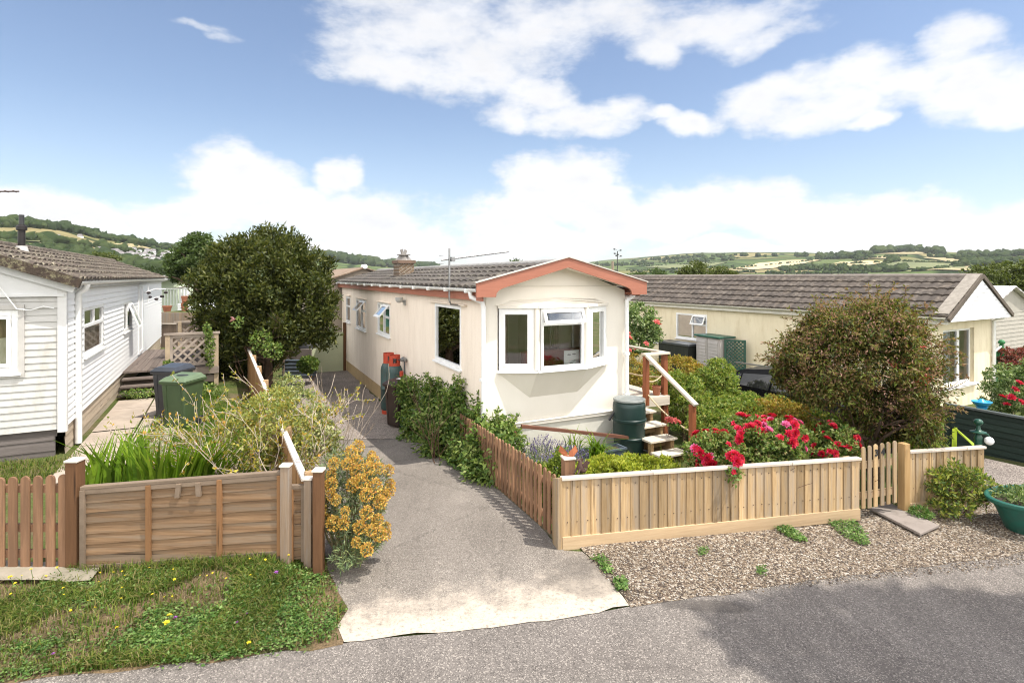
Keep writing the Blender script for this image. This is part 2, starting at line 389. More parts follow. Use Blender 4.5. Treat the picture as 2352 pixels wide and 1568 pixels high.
# soil and rough grass below everything
m_soil, t, out = nt_new('soil_and_grass')
col = ramp(t, noise(t, .8, 8, .65), [(.35, (.05, .075, .02)), (.5, (.085, .10, .03)), (.62, (.14, .11, .065))])
col = mixc(t, 1.0, col, ramp(t, noise(t, 30, 6, .7), [(.3, (.55,)*3), (.7, (1.3,)*3)]), 'MULTIPLY')
pbr(t, out, col, .95, 0, noise(t, 25, 6, .7), .6, .02, .1)
def asphalt(name, c, c2, light, speck=(.6, 1.32), pale=None, stain=None):
    m, t, out = nt_new(name)
    tc = nd(t, 'ShaderNodeTexCoord').outputs['Object']
    base = ramp(t, noise(t, .9, 6, .6), [(.35, c), (.65, c2)])
    sp = noise(t, 105, 3, .75); base = mixc(t, 1.0, base, ramp(t, sp, [(.3, (speck[0],)*3), (.7, (speck[1],)*3)]), 'MULTIPLY')
    st = vor(t, 120, 'F1', None, 'Color'); sg = nd(t, 'ShaderNodeSeparateColor'); t.links.new(st, sg.inputs[0])
    base = mixc(t, ramp(t, sg.outputs[0], [(.80, 0), (.86, .65)]), base, light)
    base = mixc(t, ramp(t, sg.outputs[1], [(.86, 0), (.9, .6)]), base, tuple(x*.3 for x in c))
    ck = vor(t, (.55, .42, .4), 'DISTANCE_TO_EDGE', None, 'Distance'); cw = noise(t, 5, 6, .7)
    cm = math_(t, 'ADD', ck, math_(t, 'MULTIPLY', math_(t, 'SUBTRACT', cw, .5), .12)); cm = math_(t, 'ABSOLUTE', cm)
    base = mixc(t, ramp(t, cm, [(.002, .32), (.008, 0)]), base, tuple(x*.35 for x in c))
    base = mixc(t, 1.0, base, ramp(t, noise(t, (2.2, .5, 1), 5, .65), [(.32, (.86,)*3), (.68, (1.12,)*3)]), 'MULTIPLY')
    if pale or stain:
        sxyz = nd(t, 'ShaderNodeSeparateXYZ'); t.links.new(tc, sxyz.inputs[0])
        s_ = math_(t, 'MULTIPLY_ADD', sxyz.outputs[0], -.222, math_(t, 'MULTIPLY', sxyz.outputs[1], .975))
    if pale:
        sj = math_(t, 'MULTIPLY_ADD', math_(t, 'SUBTRACT', noise(t, 3.2, 8, .7), .5), 1.35, math_(t, 'MULTIPLY_ADD', math_(t, 'SUBTRACT', noise(t, 42, 4, .8), .5), .55, s_))
        fac = nd(t, 'ShaderNodeMapRange', interpolation_type='SMOOTHSTEP'); fac.inputs[1].default_value = 5.3; fac.inputs[2].default_value = 4.6; t.links.new(sj, fac.inputs[0])
        pc = mixc(t, ramp(t, noise(t, 26, 5, .8), [(.52, 0), (.66, 1)]), pale, tuple(x*.5 for x in pale))
        base = mixc(t, math_(t, 'MULTIPLY', fac.outputs[0], .95), base, pc)
    if stain:
        for (x, y, rx, ry, amt) in stain:
            dx = math_(t, 'DIVIDE', math_(t, 'SUBTRACT', sxyz.outputs[0], x), rx); dy = math_(t, 'DIVIDE', math_(t, 'SUBTRACT', sxyz.outputs[1], y), ry)
            q = math_(t, 'SUBTRACT', 1.0, math_(t, 'MULTIPLY_ADD', dx, dx, math_(t, 'MULTIPLY', dy, dy)))
            q = math_(t, 'ADD', q, math_(t, 'MULTIPLY', math_(t, 'SUBTRACT', noise(t, 1.6, 6, .65), .5), 2.0))
            base = mixc(t, ramp(t, q, [(.1, 0), (.6, amt)]), base, tuple(v*.42 for v in c))
    pbr(t, out, base, .9, 0, math_(t, 'ADD', sp, math_(t, 'MULTIPLY', sg.outputs[2], .5)), .55, .006, .25); return m
M_ROAD = asphalt('road_asphalt', (.138, .121, .108), (.170, .151, .135), (.36, .32, .28), stain=[(1.75, 4.95, .5, .12, .6)])
M_DRIVE = asphalt('drive_tarmac', (.162, .141, .121), (.208, .182, .157), (.35, .315, .27), pale=(.47, .405, .33), stain=[(.75, 5.35, .5, .45, .35), (1.0, 4.62, .38, .1, .9)])
M_PATCH = asphalt('shade_asphalt', (.06, .053, .055), (.075, .067, .068), (.22, .2, .2))  # unused darker asphalt that put the road shade into the colour
def gravel(name, scale, cols, bs=.9):
    m, t, out = nt_new(name); c = vor(t, scale); sg = nd(t, 'ShaderNodeSeparateColor'); t.links.new(c, sg.inputs[0])
    n = len(cols); col = ramp(t, sg.outputs[0], [(i/(n-1), k) for i, k in enumerate(cols)], 'CONSTANT')
    d = vor(t, scale, 'F1', None, 'Distance'); col = mixc(t, 1.0, col, ramp(t, noise(t, 1.3, 5, .6), [(.3, (.78,)*3), (.7, (1.15,)*3)]), 'MULTIPLY')
    h = math_(t, 'SUBTRACT', 1.0, d); pbr(t, out, col, .8, 0, h, bs, 1.0/scale, .3); return m
GC = [tuple(v*.8 for v in q_) for q_ in [(.07, .052, .04), (.205, .15, .10), (.30, .235, .165), (.13, .09, .062), (.43, .365, .285), (.235, .18, .13), (.09, .07, .058), (.34, .27, .20), (.55, .50, .43), (.17, .122, .085)]]
M_GRAV = gravel('verge_gravel', 52, GC)
M_GRAV2 = gravel('drive_gravel', 60, [(.22, .18, .155), (.30, .255, .22), (.38, .33, .28), (.18, .15, .13), (.46, .41, .36)])
V2 = lambda p: (p.x, p.y)
# main ground: polar sheet
rr = list(np.concatenate([np.arange(.6, 30, .6), np.geomspace(30, 150, 26)]))
def blend_gz(X, Y):
    r = math.hypot(X, Y); z = gz(X, Y)
    if Y < 2: z *= sst(-8, 2, Y)
    return z-3.5*sst(40, 150, r)
def polar(name, rs, na, zf, m, a0=0, a1=2*math.pi):
    V = []; full = a1-a0 > 6.2; cols_ = na if full else na+1
    for r in rs:
        for k in range(cols_):
            a = a0+(a1-a0)*k/na; V.append((r*math.sin(a), r*math.cos(a), zf(r*math.sin(a), r*math.cos(a))))
    F = [(i*cols_+k, i*cols_+(k+1) % cols_, (i+1)*cols_+(k+1) % cols_, (i+1)*cols_+k) for i in range(len(rs)-1) for k in range(na)]
    return kind(npmesh(name, np.array(V), np.array(F), m, smooth=True), 'structure')
polar('ground', rr, 240, lambda x, y: blend_gz(x, y)-.012, m_soil)
# road across the front (edge read from the photo)
edge = [V2(g(x, y)) for x, y in [(-500, 1640), (-60, 1571), (330, 1533), (560, 1508), (780, 1478), (1000, 1455), (1300, 1421), (1445, 1393), (1568, 1375), (1900, 1328), (2352, 1265), (2900, 1192)]]
d_ = Vector((.975, .222)); far_l = (edge[0][0]-14*d_.x, edge[0][1]-14*d_.y); far_r = (edge[-1][0]+18*d_.x, edge[-1][1]+18*d_.y)
back = lambda p: (p[0]+.222*7.5, p[1]-.975*7.5)
sheet('road', [far_l]+edge+[far_r, back(far_r), back(edge[-1]), back(edge[5]), back(far_l)], M_ROAD, .004, .3, .012, 3)
# driveway
dl = [(790, 1476), (775, 1440), (800, 1400), (770, 1340), (752, 1290), (742, 1240)]
DRL = [V2(g(*p)) for p in dl]+[*[(.86*.8961-.4438*v, .86*.4438+.8961*v) for v in (6.4, 8, 10, 12.5, 15, 17.5)]]
DRR = [(-2.3, 12.6), V2(g(945, 1000)), V2(g(1032, 1052)), V2(g(1078, 1066)), V2(g(1280, 1249)), V2(g(1296, 1266)), V2(g(1337, 1268)), V2(g(1445, 1392))]
DRE = [V2(g(x, y)) for x, y in [(1300, 1421), (1000, 1455)]]
apron_z = gz
sheet('driveway', DRL+[(-5.2, 18.2), (-4.0, 15.6)]+DRR+DRE, M_DRIVE, .010, .14, .028, 5)
gp = [V2(g(*p)) for p in [(690, 862), (795, 849), (880, 928), (960, 1004), (880, 1010), (740, 1012), (700, 960), (640, 890)]]
sheet('gravel_drive', gp, M_GRAV2, .018, .2, .05, 6)
gv = [V2(g(x, y)) for x, y in [(1325, 1246), (1600, 1215), (1970, 1172), (2110, 1160), (2250, 1140), (2275, 1110), (2500, 1150), (2700, 1230), (2352, 1268), (1900, 1331), (1568, 1378), (1449, 1396)]]
sheet('gravel_verge', gv, M_GRAV, .008, .18, .03, 8)
sheet('side_drive', [V2(g(x, y)) for x, y in [(2262, 1052), (2352, 1072), (2700, 1155), (2500, 1180), (2275, 1150), (2255, 1100)]], M_GRAV2, .003, .3, .02, 9)
# loose stones on the verge
rg = np.random.default_rng(5); ST = []
xs = rg.uniform(1345, 2352, 24000); ys = rg.uniform(1150, 1396, 24000); lim_lo = np.interp(xs, [1345, 1970, 2250, 2352], [1285, 1200, 1160, 1125]); lim_hi = np.interp(xs, [1345, 1449, 1568, 1900, 2352], [1290, 1392, 1377, 1330, 1267])
kk = (ys > lim_lo) & (ys < lim_hi+np.abs(rg.normal(size=24000))*5); xs = xs[kk]; ys = ys[kk]
dep = (EYE+.06)/((ys-HY)/FPX); PX = (xs-CX)/FPX*dep
C = np.array([(X, Y, gz(X, Y)+.011) for X, Y in zip(PX, dep)])
oct_ = np.array([(1,0,0),(0,1,0),(-1,0,0),(0,-1,0),(0,0,1),(0,0,-1)], float); OF = np.array([(0,1,4),(1,2,4),(2,3,4),(3,0,4),(1,0,5),(2,1,5),(3,2,5),(0,3,5)])
n = len(C); sz = rg.uniform(.005, .011, (n, 1, 1))*np.where(rg.random((n, 1, 1)) > .93, 1.9, 1); sh = rg.uniform(.6, 1.2, (n, 6, 1))*np.array([1, .8, .55]); an = rg.random(n)*6.28
Q = oct_[None]*sh*sz; ca, sa = np.cos(an)[:, None], np.sin(an)[:, None]
Q = np.stack([Q[..., 0]*ca-Q[..., 1]*sa, Q[..., 0]*sa+Q[..., 1]*ca, Q[..., 2]], -1)+C[:, None]
m_st, t, out = nt_new('loose_stones'); r = nd(t, 'ShaderNodeNewGeometry').outputs['Random Per Island']
pbr(t, out, ramp(t, r, [(i/9, k) for i, k in enumerate(GC)], 'CONSTANT'), .75, 0, None)
o = kind(npmesh('gravel_stones', Q.reshape(-1, 3), (np.arange(n)[:, None, None]*6+OF).reshape(-1, 3), m_st), 'stuff')
# ================================================================ far hills
SKY = [(-600, 540), (-300, 525), (0, 514), (70, 515), (150, 522), (230, 540), (300, 555), (395, 568), (470, 578), (600, 584), (730, 586), (790, 590), (900, 603), (1000, 612), (1150, 616), (1340, 606), (1400, 600), (1500, 592), (1600, 586), (1700, 583), (1900, 584), (2000, 577), (2100, 576), (2200, 582), (2260, 583), (2352, 577), (2600, 570), (3200, 560)]
SKX = [math.atan((p[0]-CX)/FPX) for p in SKY]; SKE = [(HY-p[1])/FPX*math.cos(a) for p, a in zip(SKY, SKX)]
RD = [(-900, 900), (0, 900), (300, 1150), (480, 1500), (700, 2600), (1150, 3600), (1500, 3300), (1800, 2700), (2100, 2300), (2352, 2100), (3200, 2000)]
RDX = [math.atan((p[0]-CX)/FPX) for p in RD]; RDV = [p[1] for p in RD]
def hn(a, b): return math.sin(a*1.7+b)*.5+math.sin(a*3.1-b*1.3)*.3+math.sin(a*6.7+2*b)*.2
def hz(X, Y):
    r = math.hypot(X, Y); a = math.atan2(X, Y)
    Rr = float(np.interp(a, RDX, RDV)); e = float(np.interp(a, SKX, SKE)); top = EYE+e*Rr
    tt = (r-150)/(Rr-150)
    if tt <= 1:
        k = sst(.08, 1.02, tt)**.9; z = -4.7-6.8*sst(0, .3, tt)+(top+11.5)*k
        z += .05*top*hn(a*9, r/260.)*sst(.1, .4, tt)*(1-sst(.8, 1, tt))
    else: z = max(-13., top-.12*(r-Rr))
    return z
m_h, t, out = nt_new('hill_fields')
cell = vor(t, (1/150., 1/210., 0.0001)); sg = nd(t, 'ShaderNodeSeparateColor'); t.links.new(cell, sg.inputs[0])
col = ramp(t, sg.outputs[0], [(0, (.075, .105, .035)), (.22, (.10, .125, .045)), (.42, (.155, .15, .06)), (.58, (.06, .09, .03)), (.72, (.21, .18, .085)), (.86, (.09, .12, .04))], 'CONSTANT')
col = mixc(t, 1.0, col, ramp(t, noise(t, .02, 6, .7), [(.3, (.7,)*3), (.7, (1.25,)*3)]), 'MULTIPLY')
hd = vor(t, (1/150., 1/210., 0.0001), 'DISTANCE_TO_EDGE', None, 'Distance')
col = mixc(t, ramp(t, hd, [(.03, 1), (.05, 0)]), col, (.022, .035, .012))
pbr(t, out, col, .95, spec=.05)
polar('hills', list(np.geomspace(112, 5200, 74)), 320, hz, m_h, -1.5, 1.5)
def hit(x, y, rmin=200):
    r = rmin; dv = Vector(((x-CX)/FPX, 1, -(y-HY)/FPX)); dv /= math.hypot(dv.x, dv.y)
    while r < 5000:
        if EYE+dv.z*r < hz(dv.x*r, dv.y*r): return Vector((dv.x*r, dv.y*r, hz(dv.x*r, dv.y*r)))
        r *= 1.006
    return None
def field(pts, m):
    P = [hit(*p) for p in pts]
    if any(p is None for p in P): return
    c = sum(P, Vector())/len(P); step = max(25., max((p-c).length for p in P)/9)
    sheet('field', [(p.x, p.y) for p in P], m, 1.6, step, step*.15, 4, hz)
M_WHEAT = M('ripe_wheat', (.50, .40, .22), (.42, .33, .18), .95, .02); M_PAST = M('pasture', (.15, .16, .065), (.11, .125, .05), .95, .02); M_STUB = M('stubble', (.33, .27, .14), (.26, .22, .11), .95, .02)
field([(1690, 617), (1745, 605), (1810, 599), (1888, 599), (1850, 606), (1790, 616), (1730, 621)], M_WHEAT)
field([(1898, 610), (1930, 603), (1995, 601), (2040, 603), (2000, 610), (1950, 613)], M_WHEAT)
field([(1960, 597), (2010, 590), (2075, 589), (2040, 596)], M_STUB)
field([(2005, 616), (2060, 601), (2120, 599), (2190, 608), (2225, 618), (2120, 622)], M_PAST)
field([(2080, 626), (2150, 617), (2230, 613), (2230, 624)], M_STUB)
field([(2120, 593), (2180, 592), (2260, 603), (2200, 607)], M_STUB)
field([(1480, 615), (1560, 607), (1670, 604), (1640, 612), (1540, 619)], M_PAST)
field([(1550, 622), (1640, 617), (1720, 622), (1650, 627)], M_STUB)
field([(2010, 585), (2080, 580), (2150, 580), (2110, 585)], M_STUB)
field([(0, 548), (70, 543), (160, 553), (225, 566), (120, 562), (0, 556)], M_PAST)
field([(90, 562), (170, 566), (300, 590), (380, 612), (250, 604), (130, 586)], M_STUB)
field([(230, 560), (300, 562), (360, 575), (310, 573)], M_STUB)
# trees and hedges on the hills: far woods, one mass
rg2 = random.Random(3); TR = []
def wood_line(pts, n, w, s):
    for k in range(n):
        i = rg2.randrange(len(pts)-1); q = rg2.random(); a, b = pts[i], pts[i+1]
        p = hit(a[0]+(b[0]-a[0])*q+rg2.uniform(-3, 3), a[1]+(b[1]-a[1])*q+rg2.uniform(-w, w))
        if p: TR.append((p, s*rg2.uniform(.6, 1.35)))
wood_line([(-40, 522), (0, 520), (70, 521), (150, 529), (230, 547), (300, 559)], 170, 2, 4.6)
wood_line([(300, 560), (395, 572), (480, 582)], 90, 2.5, 5)
wood_line([(0, 562), (90, 576), (180, 590), (260, 606), (330, 617)], 90, 4, 3.2)
wood_line([(100, 566), (180, 580), (225, 592)], 60, 4, 3)
wood_line([(230, 574), (390, 600)], 150, 24, 1.9)
wood_line([(0, 552), (100, 556), (210, 570), (300, 580)], 60, 1.5, 4)
wood_line([(220, 600), (300, 622), (400, 630), (470, 630)], 160, 6, 6)
wood_line([(720, 592), (800, 600), (900, 610), (1000, 620)], 160, 6, 11)
wood_line([(1340, 612), (1450, 607), (1560, 601), (1700, 594)], 90, 4, 5.5)
wood_line([(1480, 598), (1600, 592), (1700, 588), (1900, 589), (2000, 585)], 90, 1.5, 6)
wood_line([(1790, 620), (1850, 617), (1930, 619), (2010, 622), (2080, 620)], 190, 4, 4.2)
wood_line([(1880, 595), (1940, 593), (2010, 594)], 70, 1.6, 6.5)
wood_line([(2010, 582), (2050, 580), (2100, 579), (2160, 583)], 40, 1.5, 9)
wood_line([(2130, 590), (2230, 600), (2300, 606)], 40, 1.2, 5)
wood_line([(2200, 588), (2280, 590), (2360, 586)], 90, 2.5, 6)
wood_line([(2190, 612), (2260, 608), (2360, 602)], 110, 3, 5)
wood_line([(1400, 622), (1600, 626), (1800, 628), (2000, 630)], 150, 2, 2.5)
wood_line([(2040, 604), (2060, 600)], 14, 3, 6)
for a_, b_ in (((1470, 612), (1690, 604)), ((1690, 618), (1890, 598)), ((2000, 617), (2060, 602)), ((2060, 602), (2190, 607)), ((1960, 598), (2080, 588)), ((1890, 611), (2045, 604)), ((1540, 620), (1700, 612)), ((2100, 624), (2230, 612))): wood_line([a_, b_], 34, .4, 2.6)
bm = bmesh.new(); bmesh.ops.create_icosphere(bm, subdivisions=2, radius=1); bv = np.array([v.co[:] for v in bm.verts]); bf = np.array([[v.index for v in f_.verts] for f_ in bm.faces]); bm.free()
VV = []; rgn = np.random.default_rng(2)
for p, s in TR:
    VV.append(bv*(1+.28*rgn.normal(size=(len(bv), 1))).clip(.5, 1.6)*np.array([s, s, s*.85])*rgn.uniform(.85, 1.15, 3)+np.array([p.x, p.y, p.z+s*.55]))
nb_ = len(bv); FF = (np.arange(len(TR))[:, None, None]*nb_+bf).reshape(-1, 3)
M_FARW = leaf('far_woodland', [(.022, .038, .014), (.035, .052, .018), (.05, .068, .024), (.03, .046, .02)], 0, .9, .05)
kind(npmesh('hill_woods', np.concatenate(VV), FF, M_FARW), 'stuff')
# hillside village
hm = MB(); hm.hexa([(-4,-3.5,0),(4,-3.5,0),(4,3.5,0),(-4,3.5,0),(-4,-3.5,5),(4,-3.5,5),(4,3.5,5),(-4,3.5,5)]); hm.cur = 1
hm.add([(-4.4,-4,4.8),(4.4,-4,4.8),(4.4,4,4.8),(-4.4,4,4.8),(-4.4,0,7.6),(4.4,0,7.6)], [(0,1,5,4),(2,3,4,5),(0,4,3),(1,2,5)])
hw = [M('far_render', (.85, .85, .83)), M('far_slate', (.22, .20, .20))]; h0 = None
for k in range(210):
    q = rg2.random(); x = 222+q*175; yb = 568+q*12; y = yb+50*rg2.random()**1.1
    if k > 203: x, y = rg2.uniform(130, 190), rg2.uniform(540, 575)
    p = hit(x, y)
    if not p: continue
    if h0 is None:
        h0 = hm.build('house', hw); o = h0; tag(o, 'tiny pale house in the distant hillside village', 'house', 'houses of the hillside village')
    else: o = dup(h0)
    o.location = p-Vector((0, 0, .3)); o.rotation_euler = (0, 0, rg2.uniform(-.6, .6)); o.scale = (rg2.uniform(.3, .6), .45, rg2.uniform(.35, .55))

# sea air: far hills fade a little
hzb = MB().box(-5600, 5600, -900, 5600, -16, 150)
m_z = bpy.data.materials.new('haze_air'); m_z.use_nodes = True; zt = m_z.node_tree
for n_ in list(zt.nodes): zt.nodes.remove(n_)
zo = zt.nodes.new('ShaderNodeOutputMaterial'); zv = zt.nodes.new('ShaderNodeVolumePrincipled'); zv.inputs['Color'].default_value = (.93, .96, 1, 1); zv.inputs['Density'].default_value = 7e-5; zv.inputs['Anisotropy'].default_value = .2
zt.links.new(zv.outputs[0], zo.inputs['Volume']); kind(hzb.build('haze', m_z), 'stuff'); S.cycles.volume_bounces = 0
# ================================================================ building helpers
def wallgrid(mb, T, u0, u1, z0, z1, holes=(), board=None, lap=.016, reveal=.05, top=None):
    zs = {z0, z1}
    if board:
        z = z0
        while z < z1-1e-4: zs.add(round(z, 5)); z += board
    for h in holes: zs |= {max(z0, min(z1, h[2])), max(z0, min(z1, h[3]))}
    zs = sorted(zs)
    off = lambda z, lower: 0 if not board else lap*(1-(((z-z0)/board) % 1 if not (abs(((z-z0)/board) % 1) < 1e-3 or abs(((z-z0)/board) % 1-1) < 1e-3) else (0 if lower else 1)))
    for a, b in zip(zs, zs[1:]):
        if b-a < 1e-5: continue
        us = [u0, u1]; blk = []
        for h in holes:
            if h[2] < b-1e-5 and h[3] > a+1e-5: blk.append((h[0], h[1])); us += [h[0], h[1]]
        us = sorted(set(us))
        for p, q in zip(us, us[1:]):
            if any(x0 <= p+1e-5 and q <= x1+1e-5 for x0, x1 in blk): continue
            mb.quad(T(p, off(a, True), a), T(q, off(a, True), a), T(q, off(b, False), b), T(p, off(b, False), b))
            if board and off(a, True) > lap*.9: mb.quad(T(p, 0, a), T(q, 0, a), T(q, lap, a), T(p, lap, a))
    for x0, x1, y0, y1 in holes:
        r = -reveal
        for a, b in (((x0,y0),(x1,y0)), ((x1,y0),(x1,y1)), ((x1,y1),(x0,y1)), ((x0,y1),(x0,y0))):
            mb.quad(T(a[0], 0, a[1]), T(b[0], 0, b[1]), T(b[0], r, b[1]), T(a[0], r, a[1]))
def frame_mb(T, u0, u1, z0, z1, fw=.05, w0=-.045, w1=.012, mb=None):
    mb = mb or MB()
    def bx(a, b, c, d): mb.hexa([T(a,w0,c), T(b,w0,c), T(b,w1,c), T(a,w1,c), T(a,w0,d), T(b,w0,d), T(b,w1,d), T(a,w1,d)])
    bx(u0, u0+fw, z0, z1); bx(u1-fw, u1, z0, z1); bx(u0+fw, u1-fw, z0, z0+fw); bx(u0+fw, u1-fw, z1-fw, z1); mb.bx = bx
    return mb
def pane(T, u0, u1, z0, z1, par, w=-.018, name='pane', mat=None):
    return MB().quad(T(u0,w,z0), T(u1,w,z0), T(u1,w,z1), T(u0,w,z1)).build(name, mat or GLASS, par)
def window(par, T, u0, u1, z0, z1, fw=.05, mull=(), trans=(), curtains=(), label=None, sill=True, frame=None, pm=None, dark=None):
    mb = frame_mb(T, u0, u1, z0, z1, fw)
    for m in mull: mb.bx(m-.028, m+.028, z0+fw, z1-fw)
    for (a, b, z) in trans: mb.bx(a, b, z-.028, z+.028)
    w = mb.build('window', frame or PVC, par, bev=.004)
    if label: w['label'] = label
    pane(T, u0+fw*.6, u1-fw*.6, z0+fw*.6, z1-fw*.6, w, mat=pm)
    if sill:
        s = MB(); s.hexa([T(u0-.03,-.02,z0-.035), T(u1+.03,-.02,z0-.035), T(u1+.03,.06,z0-.04), T(u0-.03,.06,z0-.04), T(u0-.03,-.02,z0), T(u1+.03,-.02,z0), T(u1+.03,.06,z0-.012), T(u0-.03,.06,z0-.012)])
        s.build('sill', frame or PVC, w, bev=.003)
    for (a, b, m) in curtains: curtain(T, a, b, z0-.03, z1+.03, m, w)
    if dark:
        MB().quad(T(u0-.1,-.35,z0-.1), T(u1+.1,-.35,z0-.1), T(u1+.1,-.35,z1+.1), T(u0-.1,-.35,z1+.1)).build('blind_or_backing', dark, w)  # flat sheet behind the pane, mostly dark in place of the unlit room
    return w
def curtain(T, a, b, z0, z1, m, par, w=-.13, amp=.025, name='curtain'):
    n = max(6, int((b-a)/.02)); mb = MB(); V = []
    for i in range(n+1):
        u = a+(b-a)*i/n; o = w+amp*math.sin(i*1.15)+amp*.4*math.sin(i*.43); V += [T(u, o, z0), T(u, o, z1)]
    mb.add(V, [(2*i, 2*i+2, 2*i+3, 2*i+1) for i in range(n)]); return mb.build(name, m, par, smooth=60)
def vent(T, u0, u1, z0, z1, par, tilt=.12, fw=.045):  # top hung sash, open
    def T2(u, w, z): k = (z1-z)/(z1-z0); return T(u, w+.02+tilt*k, z)
    v = frame_mb(T2, u0, u1, z0, z1, fw, -.02, .022).build('vent_sash', PVC, par, bev=.003)
    MB().quad(T2(u0+.02,0,z0+.02), T2(u1-.02,0,z0+.02), T2(u1-.02,0,z1-.02), T2(u0+.02,0,z1-.02)).build('pane', GLASS, par); return v
def tiles(par, y0, y1, xe, ze, xr, zr, m, course=.32, pitch=.30, amp=.022, lip=.03, seed=1, name='roof', sub=6):
    L = math.hypot(xr-xe, zr-ze); nc = max(2, round(L/course)); ny = int((y1-y0)/pitch*sub)
    tx, tz = (xr-xe)/L, (zr-ze)/L; nx, nz = (-tz, tx) if tx > 0 else (tz, -tx)
    if nz < 0: nx, nz = -nx, -nz
    Y = np.linspace(y0, y1, ny+1); ph = (Y-y0)/pitch*2*np.pi; wv = amp*(np.abs(np.sin(ph/2))**.8*2-1)
    rg = np.random.default_rng(seed); V = []; F = []
    for k in range(nc):
        a, b = L*k/nc, L*(k+1)/nc; j = rg.normal(size=ny+1)*.0015
        for s_, h in ((a-.02, -lip*.4), (a-.02, lip), (b, .004)):
            hh = wv*(1 if h != -lip*.4 else 1)+h+j
            V.append(np.stack([xe+tx*s_+nx*hh, Y, ze+tz*s_+nz*hh], 1))
    V = np.concatenate(V); n = ny+1
    for r in range(3*nc-1):
        if r % 3 == 2: continue
        i = np.arange(ny); F.append(np.stack([r*n+i, r*n+i+1, (r+1)*n+i+1, (r+1)*n+i], 1))
    o = npmesh(name, V, np.concatenate(F), m, par, smooth=True); o.data.set_sharp_from_angle(angle=R(40)); return o
def gutter(par, x, y0, y1, z, m, r=.055, side=-1, brackets=True):
    mb = MB(); n = 8; V = []; 
    for y in (y0, y1):
        for k in range(n+1):
            a = math.pi*k/n; V.append((x+r*math.cos(a), y, z-r*math.sin(a)))
        for k in range(n, -1, -1):
            a = math.pi*k/n; V.append((x+(r-.006)*math.cos(a), y, z-(r-.006)*math.sin(a)))
    k = 2*(n+1); mb.add(V, [(i, (i+1) % k, k+(i+1) % k, k+i) for i in range(k)]+[tuple(range(n+1)), tuple(range(k, k+n+1))])
    o = mb.build('gutter', m, par, smooth=50)
    if brackets:
        b = MB(); y = y0+.4
        while y < y1: b.box(x-r-.012, x+r+.012, y-.03, y+.03, z-r-.012, z-.0); y += 1.0
        b.build('gutter_bracket', m, o)
    return o
def downpipe(par, pts, m, r=.036, clips=()):
    o = MB().tube(pts, r, 10).build('downpipe', m, par, smooth=50)
    for c in clips:
        MB().box(c[0]-.05, c[0]+.05, c[1]-.045, c[1]+.045, c[2]-.025, c[2]+.025).build('clip', m, o, bev=.004)
    return o
RZ = rotz_of(545); AX, BX = dirs(545)
MO = Vector((-.478, 8.96, 0))
def mw(x, y, z=0): return MO+BX*x+AX*y+Vector((0, 0, z))          # main home local -> world
# ================================================================ main home
M_WALL = M('cream_pebbledash', (.82, .725, .615), (.76, .665, .555), .9, (3, 3, 1), bump=.8, bs=95, bd=.008, spec=.1, c3=(.72, .625, .52), ns3=(5, 5, 1.1))
M_FRONT = M('cream_painted_panel', (.755, .71, .63), (.715, .67, .585), .6, (2, 2, 1), bump=.12, bs=60, spec=.25)
M_RED = M('terracotta_fascia', (.355, .138, .088), (.30, .115, .072), .6, (2, 30, 30), bump=.2, bs=50)
M_TILE = M('grey_brown_tile', (.058, .048, .041), (.092, .08, .069), .85, 5, bump=.4, bs=60, c3=(.17, .155, .12), ns3=7, cell=(2.6, 4.1, 2.6), lo=.3, hi=.7)
M_SKIRT = M('ochre_skirt', (.50, .36, .19), (.42, .30, .16), .8, 3, bump=.3, bs=50)
M_CURT = M('blue_grey_curtain', (.50, .58, .57), (.40, .48, .48), .9, 6)
M_CURTD = M('brown_curtain', (.10, .05, .04), (.07, .035, .03), .9, 6)
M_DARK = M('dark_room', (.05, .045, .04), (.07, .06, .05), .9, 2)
M_INT = M('room_wall', (.74, .67, .58), (.7, .63, .54), .9, 1)
H = thing('park_home', 'cream park home with terracotta gable fascia and bay window facing the road', 'house', MO, RZ)
LEN, WID, RX = 13.4, 2.85, 1.425
Ts = lambda y, w, z: (-w, y, z)
Tf = lambda x, w, z: (x, -w, z)
sw = [(11.66, 12.46, 1.30, 2.2), (9.0, 10.55, 1.235, 2.18), (6.02, 7.43, 1.34, 2.19), (.94, 2.38, 1.265, 2.375)]
mb = MB(); wallgrid(mb, Ts, 0, LEN, -.12, 2.66, sw); mb.quad((0,LEN,-.12),(WID,LEN,-.12),(WID,LEN,2.66),(RX,LEN,3.14),(0,LEN,2.66)); Tr = lambda y, w, z: (WID+w, y, z); wallgrid(mb, Tr, 0, LEN, -.12, 2.66, [(.75, 2.75, 1.25, 2.3)])
mb.build('wall', M_WALL, H, norm=False)
# front wall with bay opening, gable and lower skirt panels
BZ0, BZ1 = 1.37, 2.42
mb = MB(); wallgrid(mb, Tf, 0, WID, .49, 2.66, [(.27, 2.44, BZ0, BZ1)], reveal=.02); mb.quad((0,0,2.66),(WID,0,2.66),(RX,0,3.14))
fw_ = mb.build('front_wall', M_FRONT, H, norm=False)
mb = MB(); mb.box(.02, WID-.02, -.012, .0, 2.735, 2.75); mb.box(.05, .065, -.008, 0, .5, 2.66); mb.build('panel_bead', M('bead', (.66, .61, .52)), fw_)
